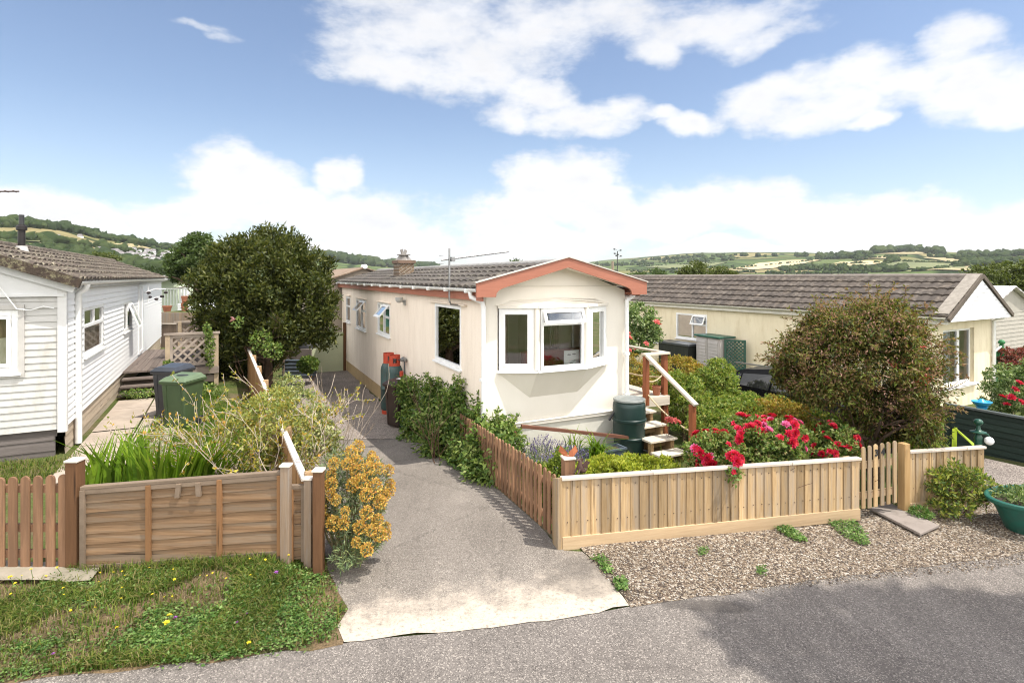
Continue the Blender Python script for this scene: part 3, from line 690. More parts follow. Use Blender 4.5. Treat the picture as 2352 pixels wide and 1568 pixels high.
# the arch over the bay
ap = []
for i in range(25):
    t_ = i/24; ap.append((.22+2.26*t_, -.005-.03*math.sin(math.pi*t_), 2.43+.085*math.sin(math.pi*t_)))
MB().tube(ap, .014, 6).build('arch_bead', M_FRONT, fw_, smooth=60)
mb = MB(); mb.box(-.02, WID+.01, -.035, 0, .41, .49); mb.box(-.01, WID, -.05, -.035, .465, .485); mb.build('base_trim', M_FRONT, H, bev=.006)
mb = MB(); mb.box(0, WID, .0, .03, -.3, .41); mb.build('skirt_panel', M('grey_white_panel', (.60, .585, .52), (.52, .505, .44), .7, 3), H)
mb = MB(); mb.box(.02, .06, .03, LEN, -.62, -.12); mb.build('side_skirt', M_SKIRT, H)
# bay
A_, B_, C_, D_ = (.27, 0), (.86, -.28), (1.83, -.28), (2.44, 0)
mb = MB()
E_, F_ = (.86, -.002, .875), (1.81, -.002, .885)
pz = BZ0-.04
mb.quad((*A_, pz), (*B_, pz), E_); mb.quad((*B_, pz), (*C_, pz), F_, E_); mb.quad((*C_, pz), (*D_, pz), F_)
mb.build('bay_corbel', M_FRONT, H); mb = MB(); mb.quad((A_[0], 0, BZ1), (*B_, BZ1+.005), (*C_, BZ1+.005), (D_[0], 0, BZ1), (2.2, 0, BZ1+.09), (1.35, 0, BZ1+.12), (.5, 0, BZ1+.09))
mb.build('bay_top', M_FRONT, H)
mb = MB()
for p, q in ((A_, B_), (B_, C_), (C_, D_)):
    pv, qv = Vector((*p, 0)), Vector((*q, 0)); dn = (qv-pv).normalized(); nn = Vector((dn.y, -dn.x, 0))
    e0 = .03 if p is not A_ else 0
    mb.hexa([pv-nn*.05+Vector((0,0,pz)), qv-nn*.05+Vector((0,0,pz)), qv+nn*.05+Vector((0,0,pz)), pv+nn*.05+Vector((0,0,pz)), pv-nn*.05+Vector((0,0,BZ0)), qv-nn*.05+Vector((0,0,BZ0)), qv+nn*.045+Vector((0,0,BZ0-.012)), pv+nn*.045+Vector((0,0,BZ0-.012))])
mb.build('bay_sill', PVC, H, bev=.003)
mb = MB()
for p in (B_, C_): mb.cyl((p[0], p[1]+.02, BZ0), (p[0], p[1]+.02, BZ1), .05, n=10)
for p, q in ((A_, B_), (B_, C_), (C_, D_)): mb.bar((p[0], p[1]-.01, BZ1-.012), (q[0], q[1]-.01, BZ1-.012), .06, .05)
mb.build('bay_post', M_FRONT, H, bev=.004)
def facet(p, q):
    pv, qv = Vector((*p, 0)), Vector((*q, 0)); dn = (qv-pv).normalized(); nn = Vector((dn.y, -dn.x, 0))
    return (lambda u, w, z: tuple(pv+dn*u+nn*w+Vector((0, 0, z)))), (qv-pv).length
T1, l1 = facet(A_, B_); T2, l2 = facet(B_, C_); T3, l3 = facet(C_, D_)
w1 = window(H, T1, .02, l1-.06, BZ0, BZ1-.03, .075, sill=False)
mb = frame_mb(T1, .09, l1-.13, BZ0+.07, BZ1-.1, .035, -.03, .02); mb.build('casement', PVC, w1, bev=.003)
w2 = window(H, T2, .06, l2-.06, BZ0, BZ1-.03, .055, trans=[(.1, l2-.1, BZ1-.30)], sill=False)
vent(T2, .09, l2-.09, BZ1-.285, BZ1-.06, w2, .09, .05)
w3 = window(H, T3, .06, l3-.02, BZ0, BZ1-.03, .075, sill=False)
mb = frame_mb(T3, .13, l3-.09, BZ0+.07, BZ1-.1, .035, -.03, .02); mb.build('casement', PVC, w3, bev=.003)
curtain(T1, .1, .17, BZ0, BZ1, M_CURTD, w1, w=-.1); curtain(T3, .1, .2, BZ0, BZ1, M_CURTD, w3, w=-.1); curtain(T3, .22, l3-.1, BZ0, BZ1, M_CURT, w3, w=-.1)
mb = MB()
for k in range(5): mb.box(0,0.001,0,.001,0,.001) if False else None
window(H, Tr, .75, 2.75, 1.25, 2.3, .06, mull=[1.75], curtains=[(.7, .95, M_CURTD), (2.5, 2.8, M_CURTD)], label='window on the deck side of the front room')
# inside the front room
mb = MB(); mb.quad((.06,4.2,.5),(WID-.06,4.2,.5),(WID-.06,4.2,2.6),(.06,4.2,2.6)); mb.quad((.06,.05,2.6),(WID-.06,.05,2.6),(WID-.06,4.2,2.6),(.06,4.2,2.6)); mb.quad((.06,.05,.5),(WID-.06,.05,.5),(WID-.06,4.2,.5),(.06,4.2,.5))
mb.quad((.03,.05,.5),(.03,.9,.5),(.03,.9,2.6),(.03,.05,2.6)); mb.quad((.03,2.42,.5),(.03,4.2,.5),(.03,4.2,2.6),(.03,2.42,2.6))
mb.build('room_lining', M_INT, H, norm=False)
sf = thing('sofa', 'red sofa seen through the middle pane of the bay window', 'sofa', mw(1.0, .55, .5), RZ)
M_SOFA = M('red_leather', (.20, .035, .025), (.14, .025, .02), .45, 4)
MB().box(0, 1.7, .05, .85, .1, .45).build('seat', M_SOFA, sf, bev=.05)
MB().box(0, 1.7, -.12, .1, .1, 1.08).build('backrest', M_SOFA, sf, bev=.06)
for x in (-.14, 1.66): MB().box(x, x+.18, -.12, .85, .1, .72).build('armrest', M_SOFA, sf, bev=.05)
cd = thing('sign_card', 'white handwritten card propped inside the bay window', 'sign', mw(1.60, -.15, BZ0), RZ+.02)
MB().box(-.15, .15, 0, .008, 0, .27).build('card', M('card', (.78, .80, .78)), cd)
mb = MB()
for z_, x0_, x1_ in ((.2, -.09, -.015), (.205, .01, .085), (.09, .0, .1), (.055, -.04, .03)):
    pp = [(x0_+(x1_-x0_)*i/12, -.004, z_+.012*math.sin(i*2.1)+.005*math.sin(i*3.7)) for i in range(13)]; mb.tube(pp, .0028, 4)
mb.build('handwriting', BLACK, cd)
# side windows
for k, (a, b, c, d) in enumerate(sw):
    if k == 3:
        w = window(H, Ts, a, b, c, d, .055, curtains=[(a+1.0, b-.06, M_CURT), (a+.86, a+1.0, M_CURTD)], label='large plain window nearest the bay'); MB().quad(Ts(a-.1,-.5,c-.1), Ts(b+.1,-.5,c-.1), Ts(b+.1,-.5,d+.1), Ts(a-.1,-.5,d+.1)).build('blind_or_backing', M('brown_room', (.20, .12, .085), (.14, .085, .06), .8, 3), w)  # added brown sheet stands in for the dim room and its reflections
    elif k == 0:
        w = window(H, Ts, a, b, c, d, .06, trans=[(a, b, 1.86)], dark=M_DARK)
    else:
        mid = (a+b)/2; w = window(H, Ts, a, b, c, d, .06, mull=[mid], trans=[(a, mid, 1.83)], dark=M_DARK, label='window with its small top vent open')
        vent(Ts, a+.07, mid-.03, 1.86, d-.03, w, .26)
    mb = MB(); mb.bar((-.03, a-.28 if k == 3 else a-.06, d+.035), (-.03, b+.3 if k == 3 else b+.06, d+.035), .06, .022); mb.build('drip_strip', M_WALL, H)
# roof
ze, xe = 2.735, -.20
tiles(H, -.30, LEN+.2, xe, ze, RX, 3.155, M_TILE, .33, .30, .018, .03, 3)
tiles(H, -.30, LEN+.2, 2*RX-xe, ze, RX, 3.155, M_TILE, .33, .30, .018, .03, 4)
rc = MB(); rc.tube([(RX, -.31, 3.14), (RX, LEN+.2, 3.14)], .075, 10); rc.build('ridge_cap', M('ridge_grey', (.22, .21, .20), (.30, .29, .27), .8, 6), H, smooth=60)
bp = [(-.24, 2.585), (-.24, 2.80), (RX, 3.225), (2*RX+.24, 2.80), (2*RX+.24, 2.585), (2*RX-.09, 2.585), (2*RX-.10, 2.645), (2*RX-.14, 2.69), (2*RX-.22, 2.725), (RX, 3.06), (.22, 2.725), (.14, 2.69), (.10, 2.645), (.09, 2.585)]
MB().prism([(x, -.335, z) for x, z in bp], (0, .035, 0)).build('bargeboard', M_RED, H)
mb = MB(); mb.bar((-.255, -.32, 2.812), (RX, -.32, 3.235), .07, .018); mb.bar((RX, -.32, 3.235), (2*RX+.255, -.32, 2.812), .07, .018); mb.build('verge_trim', M('verge_pale', (.55, .50, .45)), H)
mb = MB(); mb.quad((-.2,-.3,2.66),(RX,-.3,3.08),(RX,.0,3.08),(-.2,.0,2.66)); mb.quad((2*RX+.2,-.3,2.66),(RX,-.3,3.08),(RX,.0,3.08),(2*RX+.2,.0,2.66)); mb.build('soffit', M_FRONT, H, norm=False)
mb = MB(); mb.box(-.13, -.105, -.29, LEN+.15, 2.52, 2.70); mb.box(-.105, 0, -.29, LEN+.15, 2.60, 2.62); mb.build('fascia', M_RED, H)
mb = MB(); mb.box(WID+.105, WID+.13, -.29, LEN+.15, 2.565, 2.70); mb.box(WID, WID+.105, -.29, LEN+.15, 2.60, 2.62); mb.build('fascia', M_RED, H)
gutter(H, -.19, -.28, LEN+.15, 2.715, PVC, .058); gutter(H, WID+.19, -.28, LEN+.15, 2.715, PVC, .058, brackets=False)
downpipe(H, [(-.19, .05, 2.66), (-.19, .03, 2.58), (-.03, -.06, 2.50), (-.01, -.07, 2.40), (-.01, -.07, -.1)], PVC, .04, [(-.01, -.06, 1.25), (-.01, -.06, .3)])
downpipe(H, [(WID+.17, -.05, 2.66), (WID+.15, -.06, 2.56), (WID-.02, -.09, 2.47), (WID-.02, -.09, 2.35), (WID-.02, -.09, .62)], PVC, .04, [(WID-.02, -.08, 1.5), (WID-.02, -.08, .75)])
# chimney stack
M_BRICK, t, out = nt_new('yellow_brown_brick')
bt = nd(t, 'ShaderNodeTexBrick'); bt.inputs['Scale'].default_value = 1; bt.inputs['Brick Width'].default_value = .22; bt.inputs['Row Height'].default_value = .075; bt.inputs['Mortar Size'].default_value = .008
bt.inputs['Color1'].default_value = (.17, .115, .07, 1); bt.inputs['Color2'].default_value = (.115, .08, .055, 1); bt.inputs['Mortar'].default_value = (.26, .23, .19, 1)
tc = nd(t, 'ShaderNodeTexCoord'); mp = nd(t, 'ShaderNodeMapping'); mp.inputs['Rotation'].default_value = (R(90), 0, R(35)); t.links.new(tc.outputs['Object'], mp.inputs[0]); t.links.new(mp.outputs[0], bt.inputs[0])
pbr(t, out, mixc(t, 1.0, bt.outputs[0], ramp(t, noise(t, 9), [(.3, (.7,)*3), (.7, (1.2,)*3)]), 'MULTIPLY'), .9, 0, bt.outputs['Fac'], -.5, .01)
cx_, cy_ = .62, 7.0
chm = MB().box(cx_-.21, cx_+.21, cy_-.30, cy_+.30, 2.72, 3.27).build('chimney', M_BRICK, H, bev=.006)
MB().box(cx_-.25, cx_+.25, cy_-.34, cy_+.34, 3.27, 3.36).build('chimney_cap', M('chimney_cap_brown', (.17, .11, .08), (.12, .085, .06), .9, 8), chm, bev=.01)
mb = MB(); mb.lathe([(.24, 3.36), (.19, 3.42), (.15, 3.47), (.12, 3.52)], (cx_, cy_, 0), 4, 1, 1.1)
for q in (-1, 1): mb.bar((cx_+q*.06, cy_+q*.12, 3.51), (cx_+q*.1, cy_+q*.15, 3.66), .035, .09)
mb.box(cx_-.14, cx_+.14, cy_-.19, cy_+.19, 3.505, 3.53); mb.build('cowl', M('cowl_grey', (.26, .24, .22), (.17, .16, .15), .8, 9), chm)
# wall lamp
lp = MB(); lp.tube([(0, 4.59, 2.3), (-.07, 4.59, 2.33), (-.13, 4.56, 2.36)], .02, 8); lp.box(-.03, 0, 4.53, 4.65, 2.24, 2.36); lp.lathe([(.04, 0), (.085, .05), (.09, .12)], (-.17, 4.5, 2.3), 14); lp.lathe([(.03, 0), (.06, .06), (.065, .1)], (-.12, 4.72, 2.30), 12)
lp.build('wall_light', M('lamp_grey', (.42, .42, .4), (.34, .34, .33), .4), H, smooth=50)
# television aerial on the eaves
ae = thing('tv_aerial', 'thin tv aerial on a mast above the cream home eaves', 'aerial', mw(-.22, .95, 2.45), RZ)
MB().tube([(.2, 0, -.05), (.02, -.02, -.03), (0, 0, .04), (0, 0, .95)], .017, 8).build('mast', GREYM, ae, smooth=60)
mb = MB(); b0, b1 = Vector((-.15, .0, .74)), Vector((1.2, .12, .92)); mb.tube([b0, b1], .015, 6)
for k in range(16):
    p = b0.lerp(b1, .12+k*.058); mb.tube([p+Vector((-.012, .07-.002*k, 0)), p+Vector((.012, -.07+.002*k, 0))], .010, 4)
mb.tube([b0+Vector((0, .12, .08)), b0+Vector((0, -.12, .08))], .005, 4); mb.tube([b0+Vector((0, .12, -.06)), b0+Vector((0, -.12, -.06))], .005, 4); mb.box(.03, .1, -.03, .03, .72, .80)
mb.build('boom', GREYM, ae)
# brown timber rail leaning along the front
ra = MB().bar((.55, -.30, .50), (2.56, -.62, .135), .06, .05).build('timber_rail', wood('brown_stain', (.13, .055, .035), (.19, .085, .055), (3, 40, 40)), None)
ra.location = MO; ra.rotation_euler = (0, 0, RZ); tag(ra, 'long brown timber rail leaning low across the front of the cream home', 'rail')
pl_ = sheet('patio', [tuple(mw(x, y)[:2]) for x, y in [(.1, -.02), (2.5, -.02), (2.5, -.75), (.3, -.75)]], M('beige_concrete', (.42, .36, .29), (.36, .31, .25), .9, 3, bump=.3, bs=60), .06, .3)
# ================================================================ white home on the left
LZ = rotz_of(515); LA, LB = dirs(515); LO = Vector((-6.95, 8.62, 0))
def lw(x, y, z=0): return LO+LB*x+LA*y+Vector((0, 0, z))
M_CLADS = M('white_cladding', (.80, .80, .79), (.76, .76, .75), .45, 3)
M_CLADF = M('shaded_grimy_cladding', (.50, .49, .465), (.43, .42, .395), .6, (.6, .6, 9), c3=(.35, .33, .29), ns3=(3, 3, 1.2))  # shade of the end wall put into a darker grey, plus dirt streaks
M_LICH = M('lichen_tile', (.05, .037, .029), (.09, .068, .053), .95, 6, bump=.6, bs=50, c3=(.33, .30, .21), ns3=17, cell=(2.6, 4.1, 2.6), lo=.3, hi=.7)
HL = thing('park_home', 'white clad park home with lichen covered roof on the left', 'house', LO, LZ)
Tl = lambda y, w, z: (w, y, z)
Tle = lambda x, w, z: (x, -w, z)
LL, LW = 14.8, 3.1
lwin = [(1.25, 3.05, 1.49, 2.355), (5.6, 6.95, 1.54, 2.27)]
mb = MB(); wallgrid(mb, Tl, 0, LL, .58, 2.80, lwin, .104, .022); mb.quad((0,LL,.3),(-LW,LL,.3),(-LW,LL,2.8),(0,LL,2.8)); mb.quad((-LW,0,.3),(-LW,LL,.3),(-LW,LL,2.8),(-LW,0,2.8)); mb.build('wall', M_CLADS, HL, norm=False)
ewin = [(-1.7, -.55, 1.46, 2.41)]
mb = MB(); wallgrid(mb, Tle, -LW, -.02, .55, 2.62, ewin, .104, .015)
ew = mb.build('end_wall', M_CLADF, HL, norm=False)
mb = MB(); mb.quad((-LW,-.03,2.62),(0,-.03,2.62),(0,-.03,2.82),(-1.55,-.03,3.42),(-LW,-.03,2.82)); mb.box(-LW, 0, -.05, -.03, 2.60, 2.64); mb.build('gable_panel', M('gable_white', (.66, .66, .65), (.6, .6, .59), .5, 2), HL)
mb = MB(); mb.box(-.085, .03, -.035, .0, .5, 2.83); mb.box(.0, .03, .0, .07, .5, 2.83); mb.build('corner_trim', M('trim_grey_white', (.62, .61, .60), (.56, .55, .53), .5, 3), HL, bev=.004)
ze, xe = 2.86, .2
tiles(HL, -.18, LL+.15, xe, ze, -1.55, 3.50, M_LICH, .30, .30, .026, .035, 5)
tiles(HL, -.18, LL+.15, -3.3, ze, -1.55, 3.50, M_LICH, .30, .30, .026, .035, 6)
MB().tube([(-1.55, -.2, 3.50), (-1.55, LL+.15, 3.50)], .085, 10).build('ridge_cap', M_LICH, HL, smooth=60)
mb = MB(); mb.bar((.24, -.21, 2.80), (-1.57, -.21, 3.465), .085, .15); mb.bar((-3.34, -.21, 2.80), (-1.53, -.21, 3.465), .085, .15); mb.build('verge_tile', M('mossy_verge', (.06, .042, .03), (.035, .026, .02), .95, 8, c3=(.22, .2, .12), ns3=14, bump=.8, bs=30, bd=.02), HL)
mb = MB(); mb.bar((.13, -.08, 2.70), (-1.57, -.08, 3.32), .03, .10); mb.build('bargeboard', M('barge_white', (.68, .68, .67)), HL)
gutter(HL, .17, -.12, LL, 2.83, PVC, .058, brackets=False)
mb = MB(); mb.box(.03, .12, -.05, LL, 2.72, 2.86); mb.build('fascia', M('fascia_grey_white', (.55, .55, .54)), HL)
downpipe(HL, [(.17, .62, 2.79), (.15, .62, 2.70), (.055, .62, 2.62), (.055, .62, .15)], PVC, .05, [(.05, .62, .85)])
mb = MB(); wallgrid(mb, lambda y, w, z: (w-.02, y, z), .08, LL, -.1, .58, (), .17, .012); mb.build('timber_skirt', wood('pale_weathered_board', (.52, .44, .34), (.36, .28, .2), (8, 2.5, 40)), HL, norm=False)
mb = MB(); wallgrid(mb, lambda x, w, z: (x, -w+.03, z), -LW, -.12, -.1, .44, (), .16, .012); mb.box(-LW, -.1, .02, .04, .44, .55); mb.build('end_skirt', wood('grey_weathered_board', (.155, .135, .125), (.10, .085, .078), (3, 8, 40)), HL, norm=False)
M_NET = M('net_curtain', (.62, .60, .48), (.50, .47, .34), .9, (14, 14, 5))
M_NETB = M('brown_blind', (.22, .15, .07), (.16, .10, .05), .9, (20, 20, 3))
w = window(HL, Tl, *lwin[0], .06, mull=[], trans=[(1.3, 3.0, 2.02)], label='window beside the downpipe with two small top lights')
mb = MB(); mb.box(-.04, .012, 2.12, 2.18, 2.03, 2.30); mb.build('mullion', PVC, w)
curtain(Tl, 1.25, 3.05, 1.45, 2.0, M_NET, w, w=-.1); MB().quad(Tl(1.2,-.3,1.4), Tl(3.1,-.3,1.4), Tl(3.1,-.3,2.4), Tl(1.2,-.3,2.4)).build('blind_or_backing', M_DARK, w)  # dark sheet in place of the unlit room behind the net
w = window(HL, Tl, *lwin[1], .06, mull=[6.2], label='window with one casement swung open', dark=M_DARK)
vent(Tl, 6.24, 6.9, 1.6, 2.22, w, .24, .05)
w = window(HL, Tle, *ewin[0], .085, label='window with net curtain in the grey end wall')
mb = frame_mb(Tle, -1.61, -.64, 1.55, 2.32, .05, -.03, .025); mb.build('casement', PVC, w)
frame_mb(Tle, -1.77, -.48, 1.39, 2.48, .07, 0, .035).build('surround', M('shaded_trim', (.48, .46, .43)), w)  # surround darkened to follow the shade tone of the end wall
curtain(Tle, -1.7, -.55, 1.42, 1.98, M_NET, w, w=-.12); curtain(Tle, -1.7, -.55, 1.96, 2.45, M_NETB, w, w=-.16)
d_ = frame_mb(Tl, 8.1, 8.95, .68, 2.68, .07, -.03, .05).build('door', PVC, HL); MB().quad(Tl(8.15,.025,.7), Tl(8.9,.025,.7), Tl(8.9,.025,2.64), Tl(8.15,.025,2.64)).build('door_panel', M_CLADS, d_)
MB().tube([(-1.0, -.10, 2.98), (-.78, -.12, 2.82), (-.55, -.1, 2.42), (-.4, -.05, 2.40), (-.25, -.05, 2.45), (-.12, -.05, 2.42)], .009, 6).build('cable', PVC, HL)
fl = thing('roof_flue', 'black stove flue standing on the lichen covered roof', 'flue', lw(-1.22, 2.8, 3.36), LZ)
MB().lathe([(.13, -.06), (.10, .06), (.085, .12), (.085, .13)], n=16).build('flashing', M('flue_collar', (.5, .48, .46)), fl, smooth=50)
MB().lathe([(.058, .08), (.058, .42), (.085, .43), (.085, .50), (.06, .52), (.06, .53)], n=18).build('flue_pipe', M('flue_black', (.01, .008, .008), (.018, .013, .012), .5, 6), fl, smooth=40)
MB().lathe([(.042, .5), (.042, .72), (.036, .72), (.036, .6)], n=16).build('flue_top', BLACK, fl, smooth=40)
ya = thing('tv_aerial', 'dark tv aerial boom reaching in at the left edge above the lichen roof', 'aerial', lw(-1.55, .6, 3.5), LZ)
MB().tube([(-.3, 0, -.1), (-.3, 0, 1.05)], .02, 8).build('mast', GREYM, ya)
mb = MB(); b0, b1 = Vector((-.6, .05, .66)), Vector((.79, .25, .79)); mb.tube([b0, b1], .011, 6)
for k in range(14):
    p = b0.lerp(b1, .05+k*.07); mb.tube([p+Vector((0, .08, .0)), p-Vector((0, .08, 0))], .011, 5)
mb.build('boom', M('aerial_brown', (.09, .055, .045)), ya)
wb = thing('wall_ornament', 'bracket with small dark hanging ornaments on the white side wall', 'ornament', lw(.05, 9.1, 2.42), LZ)
mb = MB(); mb.tube([(0, 0, 0), (.3, .1, .12), (.55, .1, .1)], .015, 6); mb.tube([(.1, .05, -.35), (.1, .05, .3)], .012, 6); mb.build('bracket', PVC, wb)
for p in ((.12, 0, .0), (.14, .1, -.13), (.55, .1, 0), (.3, .2, -.2), (.45, .15, -.12)):
    MB().ball(p, (.06, .06, .04), 8, 6).build('bauble', M('ornament_dark', (.03, .018, .018)), wb)
# ================================================================ cream home on the right
RZ2 = rotz_of(440); RA, RB = dirs(440); RO = Vector((10.7, 14, 0))
def rw(x, y, z=0): return RO+RB*x+RA*y+Vector((0, 0, z))
HR = thing('park_home', 'pale yellow park home with brown tiled roof and white gable on the right', 'house', RO, RZ2)
M_CRM = M('pale_yellow_render', (.73, .645, .475), (.67, .585, .42), .85, (2, 2, 1), bump=.3, bs=80, bd=.006, c3=(.6, .51, .34), ns3=(4, 4, .8))
M_TILE2 = M('brown_tile', (.056, .045, .036), (.09, .073, .06), .85, 3, bump=.3, bs=60, c3=(.16, .135, .11), ns3=5, cell=(2.6, 4.1, 2.6))
RL, RW, RXr = 15.0, 3.25, 1.62
rwin = [(7.17, 8.66, .56, 1.52), (9.62, 10.2, .25, 1.27)]
mb = MB(); wallgrid(mb, Ts, 0, RL, -.9, 1.9, rwin); mb.quad((RW,0,-.9),(RW,RL,-.9),(RW,RL,1.9),(RW,0,1.9)); mb.quad((0,RL,-.9),(RW,RL,-.9),(RW,RL,1.9),(0,RL,1.9))
gwin = [(.38, 2.15, .06, 1.53)]
wallgrid(mb, Tf, 0, RW, -.9, 1.9, gwin, reveal=.12); mb.build('wall', M_CRM, HR, norm=False)
tiles(HR, -.35, RL, -.2, 1.92, RXr, 2.92, M_TILE2, .345, .245, .014, .042, 7)
tiles(HR, -.35, RL, RW+.2, 1.92, RXr, 2.92, M_TILE2, .345, .245, .014, .042, 8)
mb = MB(); mb.tube([(RXr, -.37, 2.92), (RXr, RL, 2.92)], .075, 10); mb.build('ridge_cap', M('ridge_brown', (.17, .14, .12), (.24, .21, .18), .8, 5), HR, smooth=60)
MB().quad((-.26,-.36,1.79),(RXr,-.36,2.83),(RW+.26,-.36,1.79)).build('gable', M('white_gable_board', (.82, .82, .84), (.78, .78, .8), .5, (.5, .5, 12)), HR)
mb = MB()
for k in range(1, 10):
    z = 1.79+k*.1; h_ = (2.83-z)/1.04*(RXr+.26); mb.box(RXr-h_, RXr+h_, -.366, -.36, z-.004, z+.004)
mb.build('gable_groove', M('groove_grey', (.45, .45, .47)), HR)
mb = MB(); mb.quad((-.22,-.355,1.80),(RW+.22,-.355,1.80),(RW+.22,0,1.80),(-.22,0,1.80)); mb.build('soffit', PVC, HR)
mb = MB(); mb.bar((-.27, -.38, 1.84), (RXr, -.38, 2.93), .05, .10); mb.bar((RXr, -.38, 2.93), (RW+.27, -.38, 1.84), .05, .10); mb.build('verge', M('verge_brown', (.075, .058, .045), (.10, .08, .06), .8, 6), HR)
mb = MB(); mb.bar((-.2, -.2, 1.99), (RXr, -.2, 2.985), .30, .022); mb.build('verge_tile', M('verge_stone', (.21, .185, .155), (.29, .26, .22), .9, 9), HR)
gutter(HR, -.22, -.3, RL, 1.90, M('gutter_cream', (.66, .63, .56), (.6, .57, .5)), .06, brackets=False)
mb = MB(); mb.box(-.14, -.11, -.3, RL, 1.72, 1.9); mb.box(-.11, 0, -.3, RL, 1.74, 1.76); mb.build('fascia', M('fascia_cream', (.68, .65, .58)), HR)
downpipe(HR, [(RW+.16, -.28, 1.85), (RW+.12, -.2, 1.76), (RW-.02, -.06, 1.68), (RW-.02, -.06, -.8)], PVC, .045)
w = window(HR, Ts, *rwin[0], .065, mull=[7.86], trans=[(7.2, 7.86, 1.12)], dark=M('dim_room', (.16, .17, .15)), label='double window above the black box'); vent(Ts, 7.23, 7.83, 1.15, 1.47, w, .16)
w = window(HR, Ts, *rwin[1], .06, dark=M('pale_blind', (.6, .6, .58)), label='small window half hidden by the pink flowered shrub')
T6 = lambda u, ww, z: (u, -ww+.1, z)
w = window(HR, T6, *gwin[0], .065, mull=[1.40, 1.47], label='gable end window with vertical blinds'); 
mb = MB()
for k in range(12): mb.box(.45+k*.08, .515+k*.08, .26, .27, .1, 1.5)
mb.build('blind_or_backing', M('blue_grey_blind', (.56, .60, .70)), w)
MB().quad((.3,.5,0),(2.3,.5,0),(2.3,.5,1.6),(.3,.5,1.6)).build('curtain', M_DARK, w)  # plain dark sheet in place of the unlit room behind the slats
MB().box(.3, 2.2, -.08, .05, .0, .05).build('sill', PVC, w)
# ================================================================ homes further off
def simple_home(label, o, rz, L, Wd, zb, ze, zr, mw_, mr, board=None, end=True):
    h = thing('park_home', label, 'house', o, rz); mb = MB()
    wallgrid(mb, Ts, 0, L, zb, ze, (), board); wallgrid(mb, Tf, 0, Wd, zb, ze, (), board); mb.quad((Wd,0,zb),(Wd,L,zb),(Wd,L,ze),(Wd,0,ze)); mb.quad((0,L,zb),(Wd,L,zb),(Wd,L,ze),(0,L,ze)); mb.quad((0,0,ze),(Wd,0,ze),(Wd/2,0,zr-.05)); mb.quad((0,L,ze),(Wd,L,ze),(Wd/2,L,zr-.05))
    mb.build('wall', mw_, h, norm=False); r = MB()
    for s in (0, 1):
        x0 = -.2 if s == 0 else Wd+.2; r.hexa([(x0,-.2,ze-.06),(Wd/2,-.2,zr-.04),(Wd/2,L+.2,zr-.04),(x0,L+.2,ze-.06),(x0,-.2,ze),(Wd/2,-.2,zr),(Wd/2,L+.2,zr),(x0,L+.2,ze)])
    r.build('roof', mr, h); f_ = MB()
    for x in (-.2, Wd+.14): f_.box(x, x+.06, -.2, L+.2, ze-.12, ze-.02)
    f_.build('gutter', PVC, h); return h
M_OLDR = M('old_brown_roof', (.17, .115, .075), (.23, .16, .11), .9, 3, c3=(.3, .25, .19), ns3=4)
def shingles(name, c, mort, w=.42, hgt=.2, rot=0):
    m, t, out = nt_new(name); bt = nd(t, 'ShaderNodeTexBrick'); bt.inputs['Scale'].default_value = 1; bt.inputs['Brick Width'].default_value = w; bt.inputs['Row Height'].default_value = hgt; bt.inputs['Mortar Size'].default_value = .014
    bt.inputs['Color1'].default_value = c4(c); bt.inputs['Color2'].default_value = c4(tuple(v*.85 for v in c)); bt.inputs['Mortar'].default_value = c4(mort)
    tc = nd(t, 'ShaderNodeTexCoord'); mp = nd(t, 'ShaderNodeMapping'); mp.inputs['Rotation'].default_value = (0, 0, R(90)); t.links.new(tc.outputs['Object'], mp.inputs[0]); t.links.new(mp.outputs[0], bt.inputs[0])
    pbr(t, out, bt.outputs[0], .8, 0, bt.outputs['Fac'], -.4, .01); return m
hb = simple_home('beige park home with brown roof behind the cream home', mw(-.95, 13.55), RZ, 7, 3.6, -.6, 2.62, 3.28, M('beige_wall', (.42, .35, .28), (.36, .3, .24), .9, 3), M_OLDR)
MB().tube([(1.8, -.22, 3.30), (1.8, .2, 3.30)], .09, 10).build('ridge_end', PVC, hb)
o_ = at(2262, 730, 20.5); hg = simple_home('grey clad park home with pale slate roof at the right edge', Vector((o_.x-.2, o_.y, 0)), RZ2, 9, 5.4, -.9, 1.55, 2.55, M('grey_clad', (.36, .335, .29), (.31, .29, .25), .7, 3), shingles('pale_slate', (.70, .68, .68), (.33, .31, .31)), .16)
o_ = at(374, 700, 33); hp = simple_home('pale green park home beyond the white home', Vector((o_.x-.5, o_.y, 0)), RZ+.75, 12, 4, -.2, 2.55, 3.0, M('pale_green_wall', (.52, .58, .44), (.48, .54, .41), .8, 2), M('grey_felt', (.55, .55, .53)))
MB().box(1.6, 2.3, -.03, 0, .6, 2.3).build('door', PVC, hp); MB().box(2.8, 3.5, -.03, 0, 1.2, 2.2).build('window', M_DARK, hp)
# ================================================================ fences
M_PINE = wood('pale_new_pine', (.30, .19, .088), (.52, .375, .21), (55, 55, 2.2), .36, .8, c3=(.31, .245, .175))
M_PINEH = wood('pale_pine_rail', (.40, .28, .16), (.50, .37, .23), (2.5, 45, 45), .1, .8)
M_CAPR = wood('bleached_rail', (.60, .53, .45), (.48, .41, .34), (2.5, 45, 45), .08, .8, knots=False)
M_BRN = wood('brown_stained_picket', (.22, .115, .06), (.33, .19, .11), (45, 45, 2.5), .25, .8, c3=(.17, .095, .055))
M_OLD = wood('weathered_board', (.125, .07, .036), (.285, .18, .10), (1.6, 60, 60), .24, .85, c3=(.20, .147, .10))
M_OLDV = wood('weathered_post', (.25, .17, .11), (.33, .25, .18), (45, 45, 2.2), .15, .85, c3=(.24, .21, .18))
M_OLDG = wood('grey_batten', (.235, .175, .125), (.17, .125, .088), (4, 45, 10), .2, .85)
